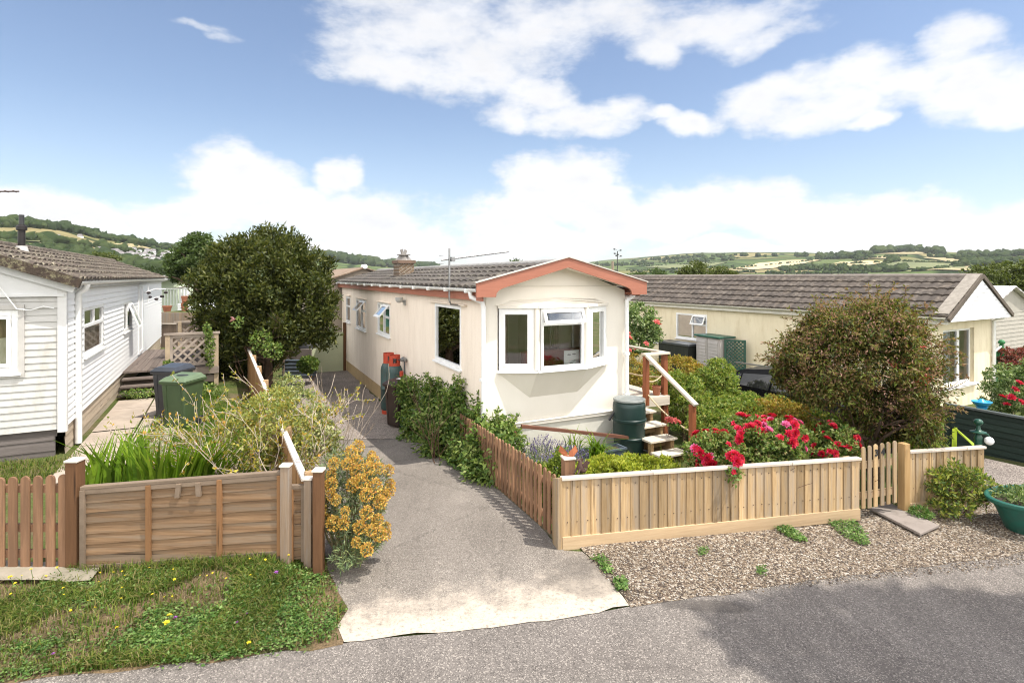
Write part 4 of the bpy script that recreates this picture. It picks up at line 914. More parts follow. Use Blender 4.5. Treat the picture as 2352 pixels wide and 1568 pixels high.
M_ORG = wood('orange_batten', (.30, .16, .07), (.22, .11, .05), (45, 45, 3), .25, .85)
M_POST = wood('dark_brown_post', (.105, .05, .022), (.16, .08, .038), (40, 40, 2.5), .1, .8)
M_BLEACH = M('bleached_end_grain', (.66, .60, .53), (.52, .46, .4), .85, 8)
def line_frame(p0, p1):
    d = Vector((p1[0]-p0[0], p1[1]-p0[1], 0)); return d.length, math.atan2(d.y, d.x)
def skew(mb, z0, z1, L):       # fence follows the fall of the ground
    mb.v = [(x, y, z+z0+(z1-z0)*x/L) for x, y, z in mb.v]; return mb
def closeboard(name_label, p0, p1, z0, z1, h0, nb, cap=True, gb=.14, parent=None, seed=1):
    L, rz = line_frame(p0, p1); t = parent or thing('board_fence', name_label, 'fence', (p0[0], p0[1], 0), rz)
    rg_ = random.Random(seed); mb = MB(); w = L/nb
    for k in range(nb):
        x = k*w; q = rg_.uniform(-.006, .006); y = rg_.uniform(-.003, .003); tw = rg_.uniform(-.006, .006)
        mb.hexa([(x-.012, -.022+y, gb), (x+w, -.008+y, gb), (x+w, .002, gb), (x-.012, -.006, gb), (x-.012+tw, -.022+y, h0-.03+q), (x+w+tw, -.008+y, h0-.03+q), (x+w+tw, .002, h0-.03+q), (x-.012+tw, -.006, h0-.03+q)])
    mb.cur = 1
    for k in range(nb):
        for z in (h0*.385, h0*.86):
            x = k*w+w*.5+rg_.uniform(-.015, .015); zz = z+rg_.uniform(-.008, .008); mb.box(x-.004, x+.004, -.0215, -.012, zz-.004, zz+.004)
    skew(mb, z0, z1, L).build('boards', [M_PINE, M('nail_rust', (.06, .04, .03), (.1, .07, .05), .7, 30)], t)
    mb = MB(); mb.box(0, L, -.03, .005, 0, gb+.004); skew(mb, z0, z1, L).build('gravel_board', M_PINEH, t, bev=.004)
    mb = MB(); mb.box(0, L, .003, .05, h0*.35, h0*.35+.07); mb.box(0, L, .003, .05, h0*.82, h0*.82+.07); skew(mb, z0, z1, L).build('back_rail', M_PINEH, t)
    if cap: mb = MB(); mb.box(-.01, L*.27, -.04, .035, h0-.03, h0+.004); mb.box(L*.27+.004, L*.74, -.038, .035, h0-.03, h0+.004); mb.box(L*.74+.004, L+.01, -.041, .035, h0-.03, h0+.005); skew(mb, z0, z1, L).build('cap_rail', M_CAPR, t, bev=.007)
    return t, L, rz
F0, F1 = at(1290, 1262, 5.93), at(1972, 1192, 6.95)
ff, FL, FRZ = closeboard('long low fence of pale new boards in front of the red roses', F0, F1, F0.z, F1.z, .775, 34)
mb = MB(); mb.hexa([(-.055, -.03, -.03), (-.002, -.03, -.03), (-.002, .14, -.03), (-.055, .14, -.03), (-.055, -.03, F0.z+.775), (-.002, -.03, F0.z+.79), (-.002, .14, F0.z+.72), (-.055, .14, F0.z+.72)])
mb.build('end_post', M_PINE, ff, bev=.004)
for x in (1.3, 2.6, FL-.06): MB().box(x-.045, x+.045, .052, .14, -.3, .62).build('post', M_PINE, ff)
G0, G1 = at(1974, 1165, 7.0), at(2068, 1150, 7.22)
gL, gRZ = line_frame(G0, G1)
gt = thing('picket_gate', 'pale picket gate with black numbers 3 and 4', 'gate', (G0.x, G0.y, 0), gRZ)
def picket(x, y, z0, z1, w, th=.018, n=7):
    pts = [(x-w/2, y, z0), (x+w/2, y, z0)]+[(x+w/2*math.cos(math.pi*k/n), y, z1-w/2+w/2*math.sin(math.pi*k/n)) for k in range(n+1)]
    return pts, (0, -th, 0)
mb = MB(); gx = []
for k, (px, yt, yb) in enumerate([(1978, 1024, 1165), (1992, 1021, 1164), (2006, 1018, 1161), (2021, 1015.5, 1158), (2035, 1013, 1155), (2050, 1010.5, 1152)]):
    d = 7.0+.22*(px-1974)/94; x = ((px-CX)/FPX*d-G0.x)/math.cos(gRZ); zt, zb = at(px, yt, d).z, at(px, yb, d).z
    p, e = picket(x, -.02, zb, zt, .062); mb.prism(p, e); gx.append((x, zt))
mb.build('pickets', M_PINE, gt, bev=.003)
mb = MB()
for z in (.1, .48): MB().box(0, gL-.13, -.018, .02, z, z+.08).build('rail', M_PINEH, gt)
for k, (ch, dx) in enumerate((('3', 2), ('4', 3))):
    cu = bpy.data.curves.new('number', 'FONT'); cu.body = ch; cu.size = .115; cu.extrude = .003; cu.align_x = 'CENTER'; cu.offset = .004
    tmp = bpy.data.objects.new('number_text', cu); COL.objects.link(tmp); bpy.context.view_layer.update()
    me = bpy.data.meshes.new_from_object(tmp.evaluated_get(bpy.context.evaluated_depsgraph_get())); bpy.data.objects.remove(tmp); me.materials.clear()
    ob = link('number', me, BLACK, gt)
    ob.location = (gx[dx][0], -.043, gx[dx][1]-.145); ob.rotation_euler = (R(90), 0, 0); ob['label'] = 'black number '+ch
q = at(2076, 1170, 7.25); gp_ = MB().box(-.05, .05, -.05, .05, -.05, .87).build('gate_post', wood('honey_post', (.36, .22, .09), (.44, .29, .14), (40, 40, 2.5), .1, .8), None, bev=.006)
gp_.location = (q.x, q.y, q.z); gp_.rotation_euler = (0, 0, gRZ); tag(gp_, 'thick honey coloured post hinging the picket gate', 'post')
S0, S1 = at(2086, 1175, 7.27), at(2258, 1158, 7.6)
sf2, SL, _ = closeboard('short pale board fence between the gate and the green lamp post', S0, S1, S0.z, S1.z, .80, 11, gb=.12, seed=4)
# brown picket fence beside the drive
P0, P1 = at(1281, 1246, 6.1), at(1060, 1050, 9.35)
pf = thing('picket_fence', 'low brown picket fence along the right edge of the driveway', 'fence', (P0.x, P0.y, 0), line_frame(P0, P1)[1]); PL = line_frame(P0, P1)[0]
mb = MB(); k = 0; x = .03; rg_ = random.Random(4)
while x < PL:
    zb = P0.z+(P1.z-P0.z)*x/PL; p, e = picket(x, .02+rg_.uniform(-.004, .004), zb+.06, zb+.76+rg_.uniform(-.012, .012), .062, .02, 5); mb.prism(p, (0, .02, 0)); x += .118
mb.build('pickets', M_BRN, pf)
for z in (.17, .56): mb = MB(); mb.box(0, PL, -.02, .018, z, z+.06); skew(mb, P0.z, P1.z, PL).build('rail', M_BRN, pf)
mb = MB(); mb.box(0, PL, -.01, .012, -.02, .075); skew(mb, P0.z, P1.z, PL).build('base_board', wood('mossy_board', (.20, .16, .10), (.15, .13, .075), (2.5, 40, 40), .1), pf)
q = at(1305, 1230, 6.2)
po = thing('corner_post', 'brown post with pale cap carrying a rusty metal butterfly', 'post', (q.x, q.y, 0), FRZ)
MB().box(-.062, .062, -.062, .062, -.2, .875).build('post', M_BRN, po, bev=.004); MB().box(-.07, .07, -.07, .07, .875, .895).build('cap', M_BLEACH, po, bev=.004)
bf_ = thing('metal_butterfly', 'rust coloured metal butterfly standing on the brown corner post', 'ornament', (q.x, q.y, .895), .2)
M_RUST = M('rust', (.36, .12, .05), (.26, .08, .035), .85, 20)
for s_ in (-1, 1):
    MB().prism([(0, 0, 0), (s_*.05, -.03*s_, .005), (s_*.105, -.02*s_, .06), (s_*.085, -.01*s_, .125), (s_*.045, -.01*s_, .085), (s_*.012, 0, .05)], (0, .006, 0)).build('wing', M_RUST, bf_)
q = at(1333, 1089, 6.08)
dg = thing('dragon_ornament', 'small dark brown dragon figure sitting on the fence rail', 'ornament', (q.x, q.y, F0.z+.765), .5)
M_DRG = M('dragon_brown', (.055, .028, .022), (.08, .045, .035), .6, 20, bump=.5, bs=90)
mb = MB(); mb.tube([(.06, 0, .015), (.02, 0, .03), (-.01, 0, .07), (.0, 0, .115), (-.02, 0, .15), (-.055, 0, .15)], [.022, .034, .036, .022, .018, .006], 8); mb.tube([(.05, 0, .02), (.09, .01, .02), (.11, .03, .03)], [.014, .009, .003], 6); mb.tube([(-.02, .025, .06), (-.045, .028, .02), (-.06, .028, .005)], [.012, .011, .01], 6); mb.tube([(-.02, -.025, .06), (-.045, -.028, .02), (-.06, -.028, .005)], [.012, .011, .01], 6); mb.build('body', M_DRG, dg, smooth=60)
for s_ in (-1, 1): MB().prism([(.0, s_*.02, .09), (.05, s_*.05, .15), (.09, s_*.06, .12), (.06, s_*.05, .09), (.07, s_*.05, .06), (.02, s_*.025, .06)], (0, .004, 0)).build('wing', M_DRG, dg)
# ---- left front: pickets, lapped panel, posts
DL = 5.37
lf = thing('lap_panel_fence', 'weathered lapped panel of wide wavy boards on the left verge', 'fence', at(190, 1314, DL), 0); lz = lf.location.copy()
PW = at(650, 1279, DL).x-lz.x; dz = at(650, 1279, DL).z-lz.z; ph = .835
mb = MB(); nbd = 7; rg_ = random.Random(11)
for k in range(nbd):
    zb = .07+k*(ph-.13)/nbd; zt = zb+(ph-.13)/nbd+.02; n = 40; V = []; a1_, a2_, a3_ = rg_.uniform(0, 6), rg_.uniform(0, 6), rg_.uniform(.5, 1)
    for i in range(n+1):
        x = PW*i/n; wob = .0035*math.sin(x*4.3+a1_)*a3_+.003*math.sin(x*9.7+a2_)+.004*max(0, math.sin(x*3.1+a2_))**4
        V += [(x, -.004, zb+wob), (x, -.019, zb+wob+.001), (x, -.006, zt), (x, .004, zt)]
    F = []
    for i in range(n):
        for j in range(4): F.append((i*4+j, i*4+(j+1) % 4, (i+1)*4+(j+1) % 4, (i+1)*4+j))
    mb.add(V, F)
skew(mb, 0, dz, PW).build('boards', M_OLD, lf, smooth=20)
mb = MB(); mb.box(-.005, PW+.005, -.032, .03, ph-.03, ph+.004); mb.box(0, PW, -.030, .02, ph-.075, ph-.03); skew(mb, 0, dz, PW).build('top_rail', M_OLDG, lf, bev=.005)
mb = MB(); mb.box(0, PW, -.026, .02, -.01, .075); skew(mb, 0, dz, PW).build('bottom_board', M_OLDG, lf, bev=.004)
for x, m in ((.02, M_OLDG), (PW*.337, M_ORG), (PW*.69, M_ORG), (PW-.022, M_ORG)):
    mb = MB(); mb.box(x-.024, x+.024, -.040, -.0, .03 if m is M_ORG else 0, ph-.03); skew(mb, 0, dz, PW).build('batten', m, lf, bev=.004)
for x, r_ in ((PW*.49, .12), (PW*.585, -.05)):
    mb = MB(); mb.box(-.022, .022, -.045, -.012, -.13, 0); mb.v = [(x+p[0]+p[2]*r_, p[1], p[2]+ph-.04+dz*x/PW) for p in mb.v]; mb.build('peg', M_OLDG, lf)
def post(label, x, yt, yb, d, w, m, cap=None, rz=0, name='fence_post'):
    p = at(x, yb, d); h = at(x, yt, d).z-p.z; t = thing(name, label, 'post', p, rz)
    MB().box(-w/2, w/2, -w/2, w/2, -.1, h).build('shaft', m, t, bev=.006)
    if cap: MB().box(-w/2-.008, w/2+.008, -w/2-.008, w/2+.008, h, h+.02).build('cap', cap, t, bev=.004)
    return t
post('dark stained post between the pickets and the lapped panel', 173, 1058, 1316, 5.42, .115, M_POST, M_BLEACH)
post('grey post at the right end of the lapped panel', 657, 1070, 1290, 5.36, .085, M_OLDV, M_BLEACH)
post('slim grey post standing left of the dark brown end post', 709, 1100, 1293, 5.42, .075, M_OLDV, M_BLEACH)
post('dark brown end post with pale cap beside the orange spurge', 732, 1081, 1306, 5.36, .09, M_POST, M_BLEACH)
q0, q1 = at(668, 1288, 5.42), at(700, 1290, 5.44)
sp = thing('narrow_panel', 'narrow weathered infill panel between two grey posts', 'fence', q0, line_frame(q0, q1)[1]); sw_ = line_frame(q0, q1)[0]
mb = MB(); 
for k in range(6): mb.box(0, sw_, -.012-.003*(k % 2), .0, .02+k*.115, .128+k*.115)
mb.build('boards', M_OLD, sp); MB().box(-.005, sw_+.005, -.03, .02, .71, .745).build('top_rail', M_OLDG, sp)
mb = MB(); mb.box(.0, .03, -.03, -.013, 0, .71); mb.build('batten', M_ORG, sp); MB().box(sw_-.03, sw_, -.03, -.013, 0, .71).build('batten', M_OLDG, sp)
pk = thing('picket_fence', 'rounded brown picket fence at the left edge of the verge', 'fence', (at(147, 1310, 5.4).x, 5.4, 0), 0)
mb = MB(); x0_ = pk.location.x
for k in range(26):
    zb = .06-.0*k; zt = zb+1.005-.008*k; p, e = picket(-k*.122+.0, 0, max(.02, zb), max(.85, .985-.006*k), .086, .02, 8); mb.prism(p, e)
mb.build('pickets', M_BRN, pk, bev=.003)
for z in (.17, .42, .80): MB().box(-3.2, .05, .0, .03, z, z+.075).build('rail', M_BRN, pk)
dv0, dv1 = Vector((-2.036, 5.45, 0)), Vector((-7.325, 15.4, 0))
DLn, DRz = line_frame(dv0, dv1)
df = thing('divider_fence', 'tan board fence with bleached cap running back between garden and driveway', 'fence', dv0, DRz)
mb = MB(); n = int(DLn/.125); rg_ = random.Random(2)
for k in range(n):
    x = k*.125; mb.box(x, x+.118, .0, .016+rg_.uniform(0, .006), -.15, .90)
mb.build('boards', wood('orange_brown_board', (.30, .155, .065), (.40, .225, .10), (40, 40, 2.5), .25), df)
MB().box(-.02, DLn, -.03, .035, .90, .94).build('cap_rail', M_BLEACH, df, bev=.006)
for k in range(7): MB().box(k*1.85, k*1.85+.08, -.09, -.005, -.3, .97).build('post', wood('tan_post', (.36, .23, .12), (.43, .29, .16), (40, 40, 2.5), .1), df)
# dark green panel fence on the far right
g1 = Vector((8.67, 9.4, 0)); gd = dirs(545)[0]; gs = g1+gd*1.15; ge = g1-gd*3.2
dgf = thing('panel_fence', 'dark green lapped panel fence beyond the lamp post', 'fence', (gs.x, gs.y, 0), math.atan2(-gd.y, -gd.x)); L_ = (gs-ge).length
M_DG = wood('dark_green_board', (.012, .022, .016), (.02, .034, .026), (2, 40, 30), .3, .7, knots=False)
mb = MB(); wallgrid(mb, lambda x, w, z: (x, -w, z), 0, L_, -.42, .50, (), .105, .02); mb.build('boards', M_DG, dgf, norm=False)
MB().box(0, L_, -.045, .03, .50, .535).build('cap_rail', M('grey_green_cap', (.10, .115, .11), (.07, .08, .075), .7, 5), dgf)
for k in range(3): MB().box(k*1.83, k*1.83+.07, -.05, .05, -.5, .52).build('post', M_DG, dgf)
# ================================================================ drive-side things
def wheelie(label, p, rz, h, w, dp, m, ml, group=None, hole=False):
    t = thing('wheelie_bin', label, 'bin', p, rz, group); hb_ = h*.9
    mb = MB(); a, b = w/2*.82, w/2; c, d = dp*.40, dp*.5
    prof = [(-a, -c, .05), (a, -c, .05), (a, c*.75, .05), (-a, c*.75, .05), (-b, -d, hb_), (b, -d, hb_), (b, d, hb_), (-b, d, hb_)]
    mb.hexa(prof)
    body = mb.build('body', m, t, bev=.03)
    for x in (-.17, .17):
        k = w/.58; MB().hexa([(x*k-.012, -c-.012, .1), (x*k+.012, -c-.012, .1), (x*k+.012, -c+.02, .1), (x*k-.012, -c+.02, .1), (x*k-.012, -d-.006, hb_-.06), (x*k+.012, -d-.006, hb_-.06), (x*k+.012, -d+.03, hb_-.06), (x*k-.012, -d+.03, hb_-.06)]).build('rib', m, t, bev=.004)
    MB().hexa([(-b-.02, -d-.02, hb_-.05), (b+.02, -d-.02, hb_-.05), (b+.02, d+.02, hb_-.05), (-b-.02, d+.02, hb_-.05), (-b-.03, -d-.03, hb_), (b+.03, -d-.03, hb_), (b+.03, d+.03, hb_), (-b-.03, d+.03, hb_)]).build('rim', m, t, bev=.01)
    lid = MB().hexa([(-b-.035, -d-.045, hb_+.004), (b+.035, -d-.045, hb_+.004), (b+.035, d+.02, hb_+.004), (-b-.035, d+.02, hb_+.004), (-b*.86, -d*.8, hb_+.075), (b*.86, -d*.8, hb_+.075), (b*.86, d*.8, hb_+.105), (-b*.86, d*.8, hb_+.105)]).build('lid', ml, t, bev=.02)
    if hole: MB().lathe([(.001, .0), (.10, .0), (.105, -.01)], (b*.1, -d*.2, hb_+.094), 18, 1.1, .6).build('hole', BLACK, lid)
    MB().tube([(-b*.8, d+.015, hb_-.01), (-b*.8, d+.075, hb_+.02), (b*.8, d+.075, hb_+.02), (b*.8, d+.015, hb_-.01)], .016, 8).build('handle', m, t, smooth=60)
    MB().tube([(-b, c*.8, .1), (b, c*.8, .1)], .014, 8).build('axle', GREYM, t)
    for s_ in (-1, 1):
        wm = MB().tube([(s_*(a+.005), c*.8, .1), (s_*(a+.055), c*.8, .1)], .1, 20).build('wheel', BLACK, t, smooth=40, bev=.008); MB().tube([(s_*(a+.054), c*.8, .1), (s_*(a+.06), c*.8, .1)], .04, 12).build('hub', GREYM, wm)
    return t
M_GBIN = M('green_bin_plastic', (.052, .084, .036), (.042, .07, .03), .5, 4); M_GLID = M('pale_green_lid', (.12, .165, .095), (.10, .14, .08), .5, 4)
p = at(421, 972, 10.3); wheelie('green wheelie bin with pale green lid on the left lawn', (p.x, p.y, .10), -.12, 1.0, .48, .54, M_GBIN, M_GLID, 'household bins', True)
p = at(404, 940, 10.95); wheelie('dark grey wheelie bin tucked behind the green one', (p.x-.05, p.y, .12), -.12, 1.06, .48, .54, M('dark_bin', (.035, .037, .04), (.05, .05, .055), .45, 4), M('dark_lid', (.05, .055, .065), (.035, .04, .05), .35, 4), 'household bins')
p = mw(-.37, 3.72); wheelie('small dark brown wheelie bin beside the gas bottles', (p.x, p.y, gz(p.x, p.y)), RZ-R(62), 1.06, .44, .5, M('brown_bin', (.026, .016, .013), (.036, .023, .019), .45, 4), M('brown_lid', (.03, .018, .015), (.045, .028, .022), .4, 4), 'household bins')
lb = MB().box(-.07, .07, -.06, .06, .002, .006).build('label_sheet', M('paper', (.75, .74, .72)), None); lb.location = (p.x+.02, p.y-.02, gz(p.x, p.y)+1.052); lb.rotation_euler = (.05, 0, RZ-R(62)); tag(lb, 'white label sheet on the brown bin lid', 'label')
M_GASG = M('gas_green', (.028, .062, .058), (.04, .075, .07), .5, 5, c3=(.06, .07, .06), ns3=6); M_GASO = M('gas_orange', (.44, .062, .03), (.36, .05, .025), .5, 6)
def gas(label, x, y, reg):
    p = mw(x, y); t = thing('gas_bottle', label, 'gas bottle', (p.x, p.y, gz(p.x, p.y)), rnd.random(), 'gas bottles by the wall'); r = .185
    t.scale = (1.04, 1.04, 1.1); MB().lathe([(r*.85, 0), (r*.85, .09), (r*.8, .10)], n=20).build('foot_ring', M_GASO, t, smooth=40)
    MB().lathe([(r*.6, .07), (r*.93, .12), (r, .18), (r, .56), (r+.006, .565), (r+.006, .585), (r, .59), (r, .98), (r*.95, 1.05), (r*.78, 1.12), (r*.45, 1.16), (.001, 1.17)], n=24).build('cylinder', M_GASG, t, smooth=50)
    c = MB(); n = 24; R_ = .125
    for k in range(n):
        a0, a1 = 2*math.pi*k/n, 2*math.pi*(k+1)/n; hole = k % 8 in (1, 2, 3)
        for z0_, z1_ in ((1.10, 1.20), (1.20, 1.30), (1.30, 1.36)):
            if hole and z0_ == 1.20: continue
            c.hexa([(R_*math.cos(a0), R_*math.sin(a0), z0_), (R_*math.cos(a1), R_*math.sin(a1), z0_), ((R_-.008)*math.cos(a1), (R_-.008)*math.sin(a1), z0_), ((R_-.008)*math.cos(a0), (R_-.008)*math.sin(a0), z0_), (R_*math.cos(a0), R_*math.sin(a0), z1_), (R_*math.cos(a1), R_*math.sin(a1), z1_), ((R_-.008)*math.cos(a1), (R_-.008)*math.sin(a1), z1_), ((R_-.008)*math.cos(a0), (R_-.008)*math.sin(a0), z1_)])
    c.build('collar', M_GASO, t)
    MB().lathe([(.03, 1.16), (.03, 1.26), (.02, 1.27), (.02, 1.3), (.04, 1.3), (.04, 1.33)], n=10).build('valve', GREYM, t, smooth=40)
    return t
gas('farther orange topped green gas bottle against the cream wall', -.22, 5.3, 0)
gas('nearer gas bottle behind the brown bin', -.24, 4.65, 1)
q = mw(-.05, 4.45, .86)
rg3 = thing('gas_regulator', 'grey gas regulator with hoses on the cream wall above the bottles', 'regulator', q, RZ)
MB().lathe([(.07, -.02), (.085, 0), (.085, .04), (.05, .06), (.02, .08)], (-.03, 0, .1), 14).build('regulator_body', GREYM, rg3, smooth=40)
MB().tube([(-.05, 0, .08), (-.16, .1, .12), (-.2, .2, .06), (-.2, .22, -.04)], .013, 8).build('hose', BLACK, rg3); MB().tube([(-.05, 0, .08), (-.06, -.18, .10), (-.08, -.28, -.1), (-.05, -.3, -.4)], .013, 8).build('hose', BLACK, rg3)
rb = MB().tube([(0, 0, 0), (.0, -.03, .18), (0, -.05, .32)], .045, 8).build('orange_cap', M_GASO, None, smooth=50); rb.location = mw(-.16, 4.3, .42); tag(rb, 'orange plastic sleeve beside the nearer gas bottle', 'sleeve')
def trough(label, p, rz, l, w, h, m, soil=True):
    t = thing('planter', label, 'planter', p, rz); a, b = l/2, w/2; mb = MB()
    o_ = [(-a*.9, -b*.85), (a*.9, -b*.85), (a*.9, b*.85), (-a*.9, b*.85)]; u_ = [(-a, -b), (a, -b), (a, b), (-a, b)]; i_ = [(x*.94, y*.9) for x, y in u_]
    V = [(*q_, 0) for q_ in o_]+[(*q_, h) for q_ in u_]+[(*q_, h) for q_ in i_]+[(q_[0]*.95, q_[1]*.95, h*.75) for q_ in i_]
    F = [(3, 2, 1, 0)]
    for s_ in (0, 4, 8): F += [(s_+k, s_+(k+1) % 4, s_+4+(k+1) % 4, s_+4+k) for k in range(4)]
    mb.add(V, F); mb.build('trough', m, t, bev=.006); MB().box(-a, a, -b-.012, -b+.0, h-.03, h).build('rim', m, t)
    MB().quad(*[(q_[0]*.96, q_[1]*.96, h*.78) for q_ in i_]).build('soil', M('compost', (.035, .025, .018), (.06, .045, .03), .95, 20), t); return t
p = at(934, 988, 11.8); trough('teal rectangular planter in front of the leafy bush', (p.x+.12, p.y+.05, gz(p.x, p.y)), RZ-R(70), .62, .3, .26, M('teal_plastic', (.13, .23, .235), (.10, .185, .19), .5, 5))
p = at(1385, 1048, 9.2); trough('blue grey trough under the day lily', (p.x, p.y, gz(p.x, p.y)), RZ, .75, .3, .22, M('slate_blue_plastic', (.10, .13, .16), (.07, .09, .115), .5, 5))
# water butt
p = mw(2.62, -.42); wbt = thing('water_butt', 'dark green ribbed water butt at the corner of the cream home', 'water butt', (p.x, p.y, gz(p.x, p.y)-.02), 0)
M_BUTT = M('butt_green', (.008, .024, .022), (.013, .033, .029), .42, 4)
pr = [(.245, 0), (.252, .02), (.268, .28), (.272, .30), (.285, .31), (.285, .34), (.274, .35), (.283, .60), (.286, .61), (.300, .62), (.300, .655), (.288, .665), (.284, .86), (.275, .92), (.262, .935), (.262, .96)]
MB().lathe(pr, n=40).build('barrel', M_BUTT, wbt, smooth=35)
MB().lathe([(.268, .955), (.275, .96), (.275, .985), (.262, .995), (.235, .99), (.225, .982), (.001, .986)], n=40).build('lid', M('butt_lid', (.24, .25, .24), (.16, .175, .165), .5, 6), wbt, smooth=35)
MB().tube([(-.25, -.05, .80), (-.36, -.05, .62)], .022, 8).build('overflow', BLACK, wbt); MB().tube([(.22, -.16, .13), (.27, -.21, .13), (.28, -.22, .09)], .016, 8).build('tap', BLACK, wbt)
# ---- deck, steps and rails on the right of the cream home
dk = thing('deck', 'pale timber deck beside the cream home with brown posts and rope', 'deck', mw(0, 0), RZ)
M_DECK = wood('bleached_deck', (.62, .55, .45), (.52, .45, .36), (30, 2.5, 40), .1, .8, knots=False)
M_TREAD = wood('bleached_tread', (.72, .65, .54), (.60, .52, .41), (2.5, 30, 40), .15, .8)
M_RISE = wood('brown_riser', (.36, .24, .12), (.28, .18, .09), (3, 30, 40), .15)
M_RPOST = wood('red_brown_post', (.24, .075, .03), (.31, .11, .05), (30, 30, 2.5), .12, .6, knots=False)
mb = MB(); n = 8
for k in range(n): mb.box(2.86+k*.12, 2.86+k*.12+.115, -.07, 5.2, .62, .65)
mb.build('deck_boards', M_DECK, dk); MB().box(2.86, 3.84, -.10, -.07, .47, .645).build('front_fascia', M_TREAD, dk, bev=.004); MB().box(3.81, 3.84, -.07, 5.2, .47, .62).build('side_fascia', M_RISE, dk)
for x, y in ((3.79, -.02), (3.79, 2.5), (3.79, 5.1), (2.95, -.02)): MB().box(x-.045, x+.045, y-.045, y+.045, -.5, .5).build('leg', M_RPOST, dk)
for x, y, z in ((3.30, -.06, 1.42), (3.78, -.02, 1.43), (3.80, 2.5, 1.44), (3.80, 5.1, 1.44)): MB().box(x-.045, x+.045, y-.045, y+.045, .50 if z == 1.42 else .1, z).build('post', M_RPOST, dk, bev=.004)
MB().box(3.25, 3.85, -.11, .03, 1.43, 1.468).build('end_rail', M_TREAD, dk, bev=.004); MB().box(3.74, 3.86, .03, 5.2, 1.435, 1.468).build('side_rail', M_DECK, dk, bev=.004)
def rope(a, b, sag, r=.014, n=12):
    a, b = Vector(a), Vector(b); return [a.lerp(b, i/n)-Vector((0, 0, sag*4*(i/n)*(1-i/n))) for i in range(n+1)]
M_ROPE = M('rope', (.52, .42, .28), (.42, .33, .21), .9, (60, 60, 60), bump=.6, bs=90)
MB().tube(rope((3.78, 2.5, 1.05), (3.78, .02, .98), .12), .014, 8).build('rope', M_ROPE, dk, smooth=60); MB().tube(rope((3.34, -.06, .95), (3.75, -.02, 1.05), .06), .014, 8).build('rope', M_ROPE, dk, smooth=60)
st_ = thing('steps', 'open timber steps with bleached treads next to the water butt', 'steps', mw(0, 0), RZ)
lo_p = (3.30, -1.24)
for k in range(4):
    z = .476-.174*k; y1 = -.10-.27*k; MB().box(2.68, 3.27, y1-.285, y1, z-.035, z).build('tread', M_TREAD, st_, bev=.005)
    MB().box(2.9, 3.22, y1-.10, y1-.07, z-.174 if k < 3 else z-.2, z-.037).build('riser', M_RISE, st_)
    MB().box(3.16, 3.22, y1-.25, y1-.02, -.35, z-.036).build('support', M_RISE, st_); MB().box(2.72, 2.78, y1-.24, y1-.16, -.35, z-.036).build('support', M_RISE, st_)
MB().box(lo_p[0]-.045, lo_p[0]+.045, lo_p[1]-.045, lo_p[1]+.045, -.4, .76).build('newel_post', M_RPOST, st_, bev=.004)
MB().bar((3.30, -.09, 1.43), (3.30, -1.33, .765), .095, .04).build('handrail', M_DECK, st_, bev=.005)
MB().tube(rope((3.32, -.1, .70), (3.30, -1.2, .30), .07), .014, 8).build('rope', M_ROPE, st_, smooth=60)
M_TERR = M('terracotta', (.33, .13, .07), (.26, .10, .055), .85, 8)
def pot(label, p, r, h, group=None):
    t = thing('flower_pot', label, 'flower pot', p, 0, group); MB().lathe([(r*.7, 0), (r*.94, h*.8), (r, h*.8), (r*1.03, h), (r*.92, h), (r*.88, h*.8), (.001, h*.8)], n=18).build('pot', M_TERR, t, smooth=35); return t
pot('larger terracotta pot at the foot of the deck post', mw(3.62, .02, .652), .085, .17, 'terracotta pots'); pot('smaller terracotta pot behind on the deck', mw(3.56, .28, .652), .065, .13, 'terracotta pots')
cdl = MB().lathe([(.03, 0), (.032, .12), (.028, .125), (.001, .12)], n=12).build('candle', M('wax', (.75, .73, .68)), None, smooth=40); cdl.location = mw(3.70, .12, .652); tag(cdl, 'small white candle between deck post and terracotta pots', 'candle')
# ---- deck of the white home
ld = thing('deck', 'old dark timber deck with lattice panels against the white home', 'deck', lw(0, 0), LZ)
M_ODECK = wood('dark_old_deck', (.13, .10, .085), (.19, .155, .13), (25, 2.5, 40), .2, .9); M_ODK2 = wood('old_grey_timber', (.22, .175, .145), (.29, .24, .20), (3, 30, 30), .2, .9); M_LAT = wood('lattice_grey', (.30, .245, .20), (.37, .31, .26), (10, 10, 10), .2, .9, knots=False)
mb = MB()
for k in range(16): mb.box(.05+k*.125, .05+k*.125+.118, 5.15, 9.6, .60, .64)
mb.build('deck_boards', M_ODECK, ld); MB().box(.92, 2.08, 5.10, 5.15, .46, .63).build('front_fascia', M_ODK2, ld, bev=.005); MB().box(.95, 2.05, 5.18, 5.22, .25, .42).build('under_board', M_ODK2, ld)
for k in range(3):
    z = .50-.135*k; y = 5.15-.26*(k+1); MB().box(.06, .90, y, y+.27, z-.045, z).build('step', M_ODECK, ld, bev=.006); MB().box(.08, .88, y+.23, y+.26, z-.16, z-.045).build('riser', M_ODECK, ld)
for x, y in ((.96, 5.2), (2.02, 5.2), (.96, 9.4), (2.02, 9.4), (2.02, 7.3)): MB().box(x-.05, x+.05, y-.05, y+.05, -.1, 1.5).build('post', M('tan_old_post', (.42, .33, .22), (.34, .26, .18), .85, 6), ld, bev=.005)
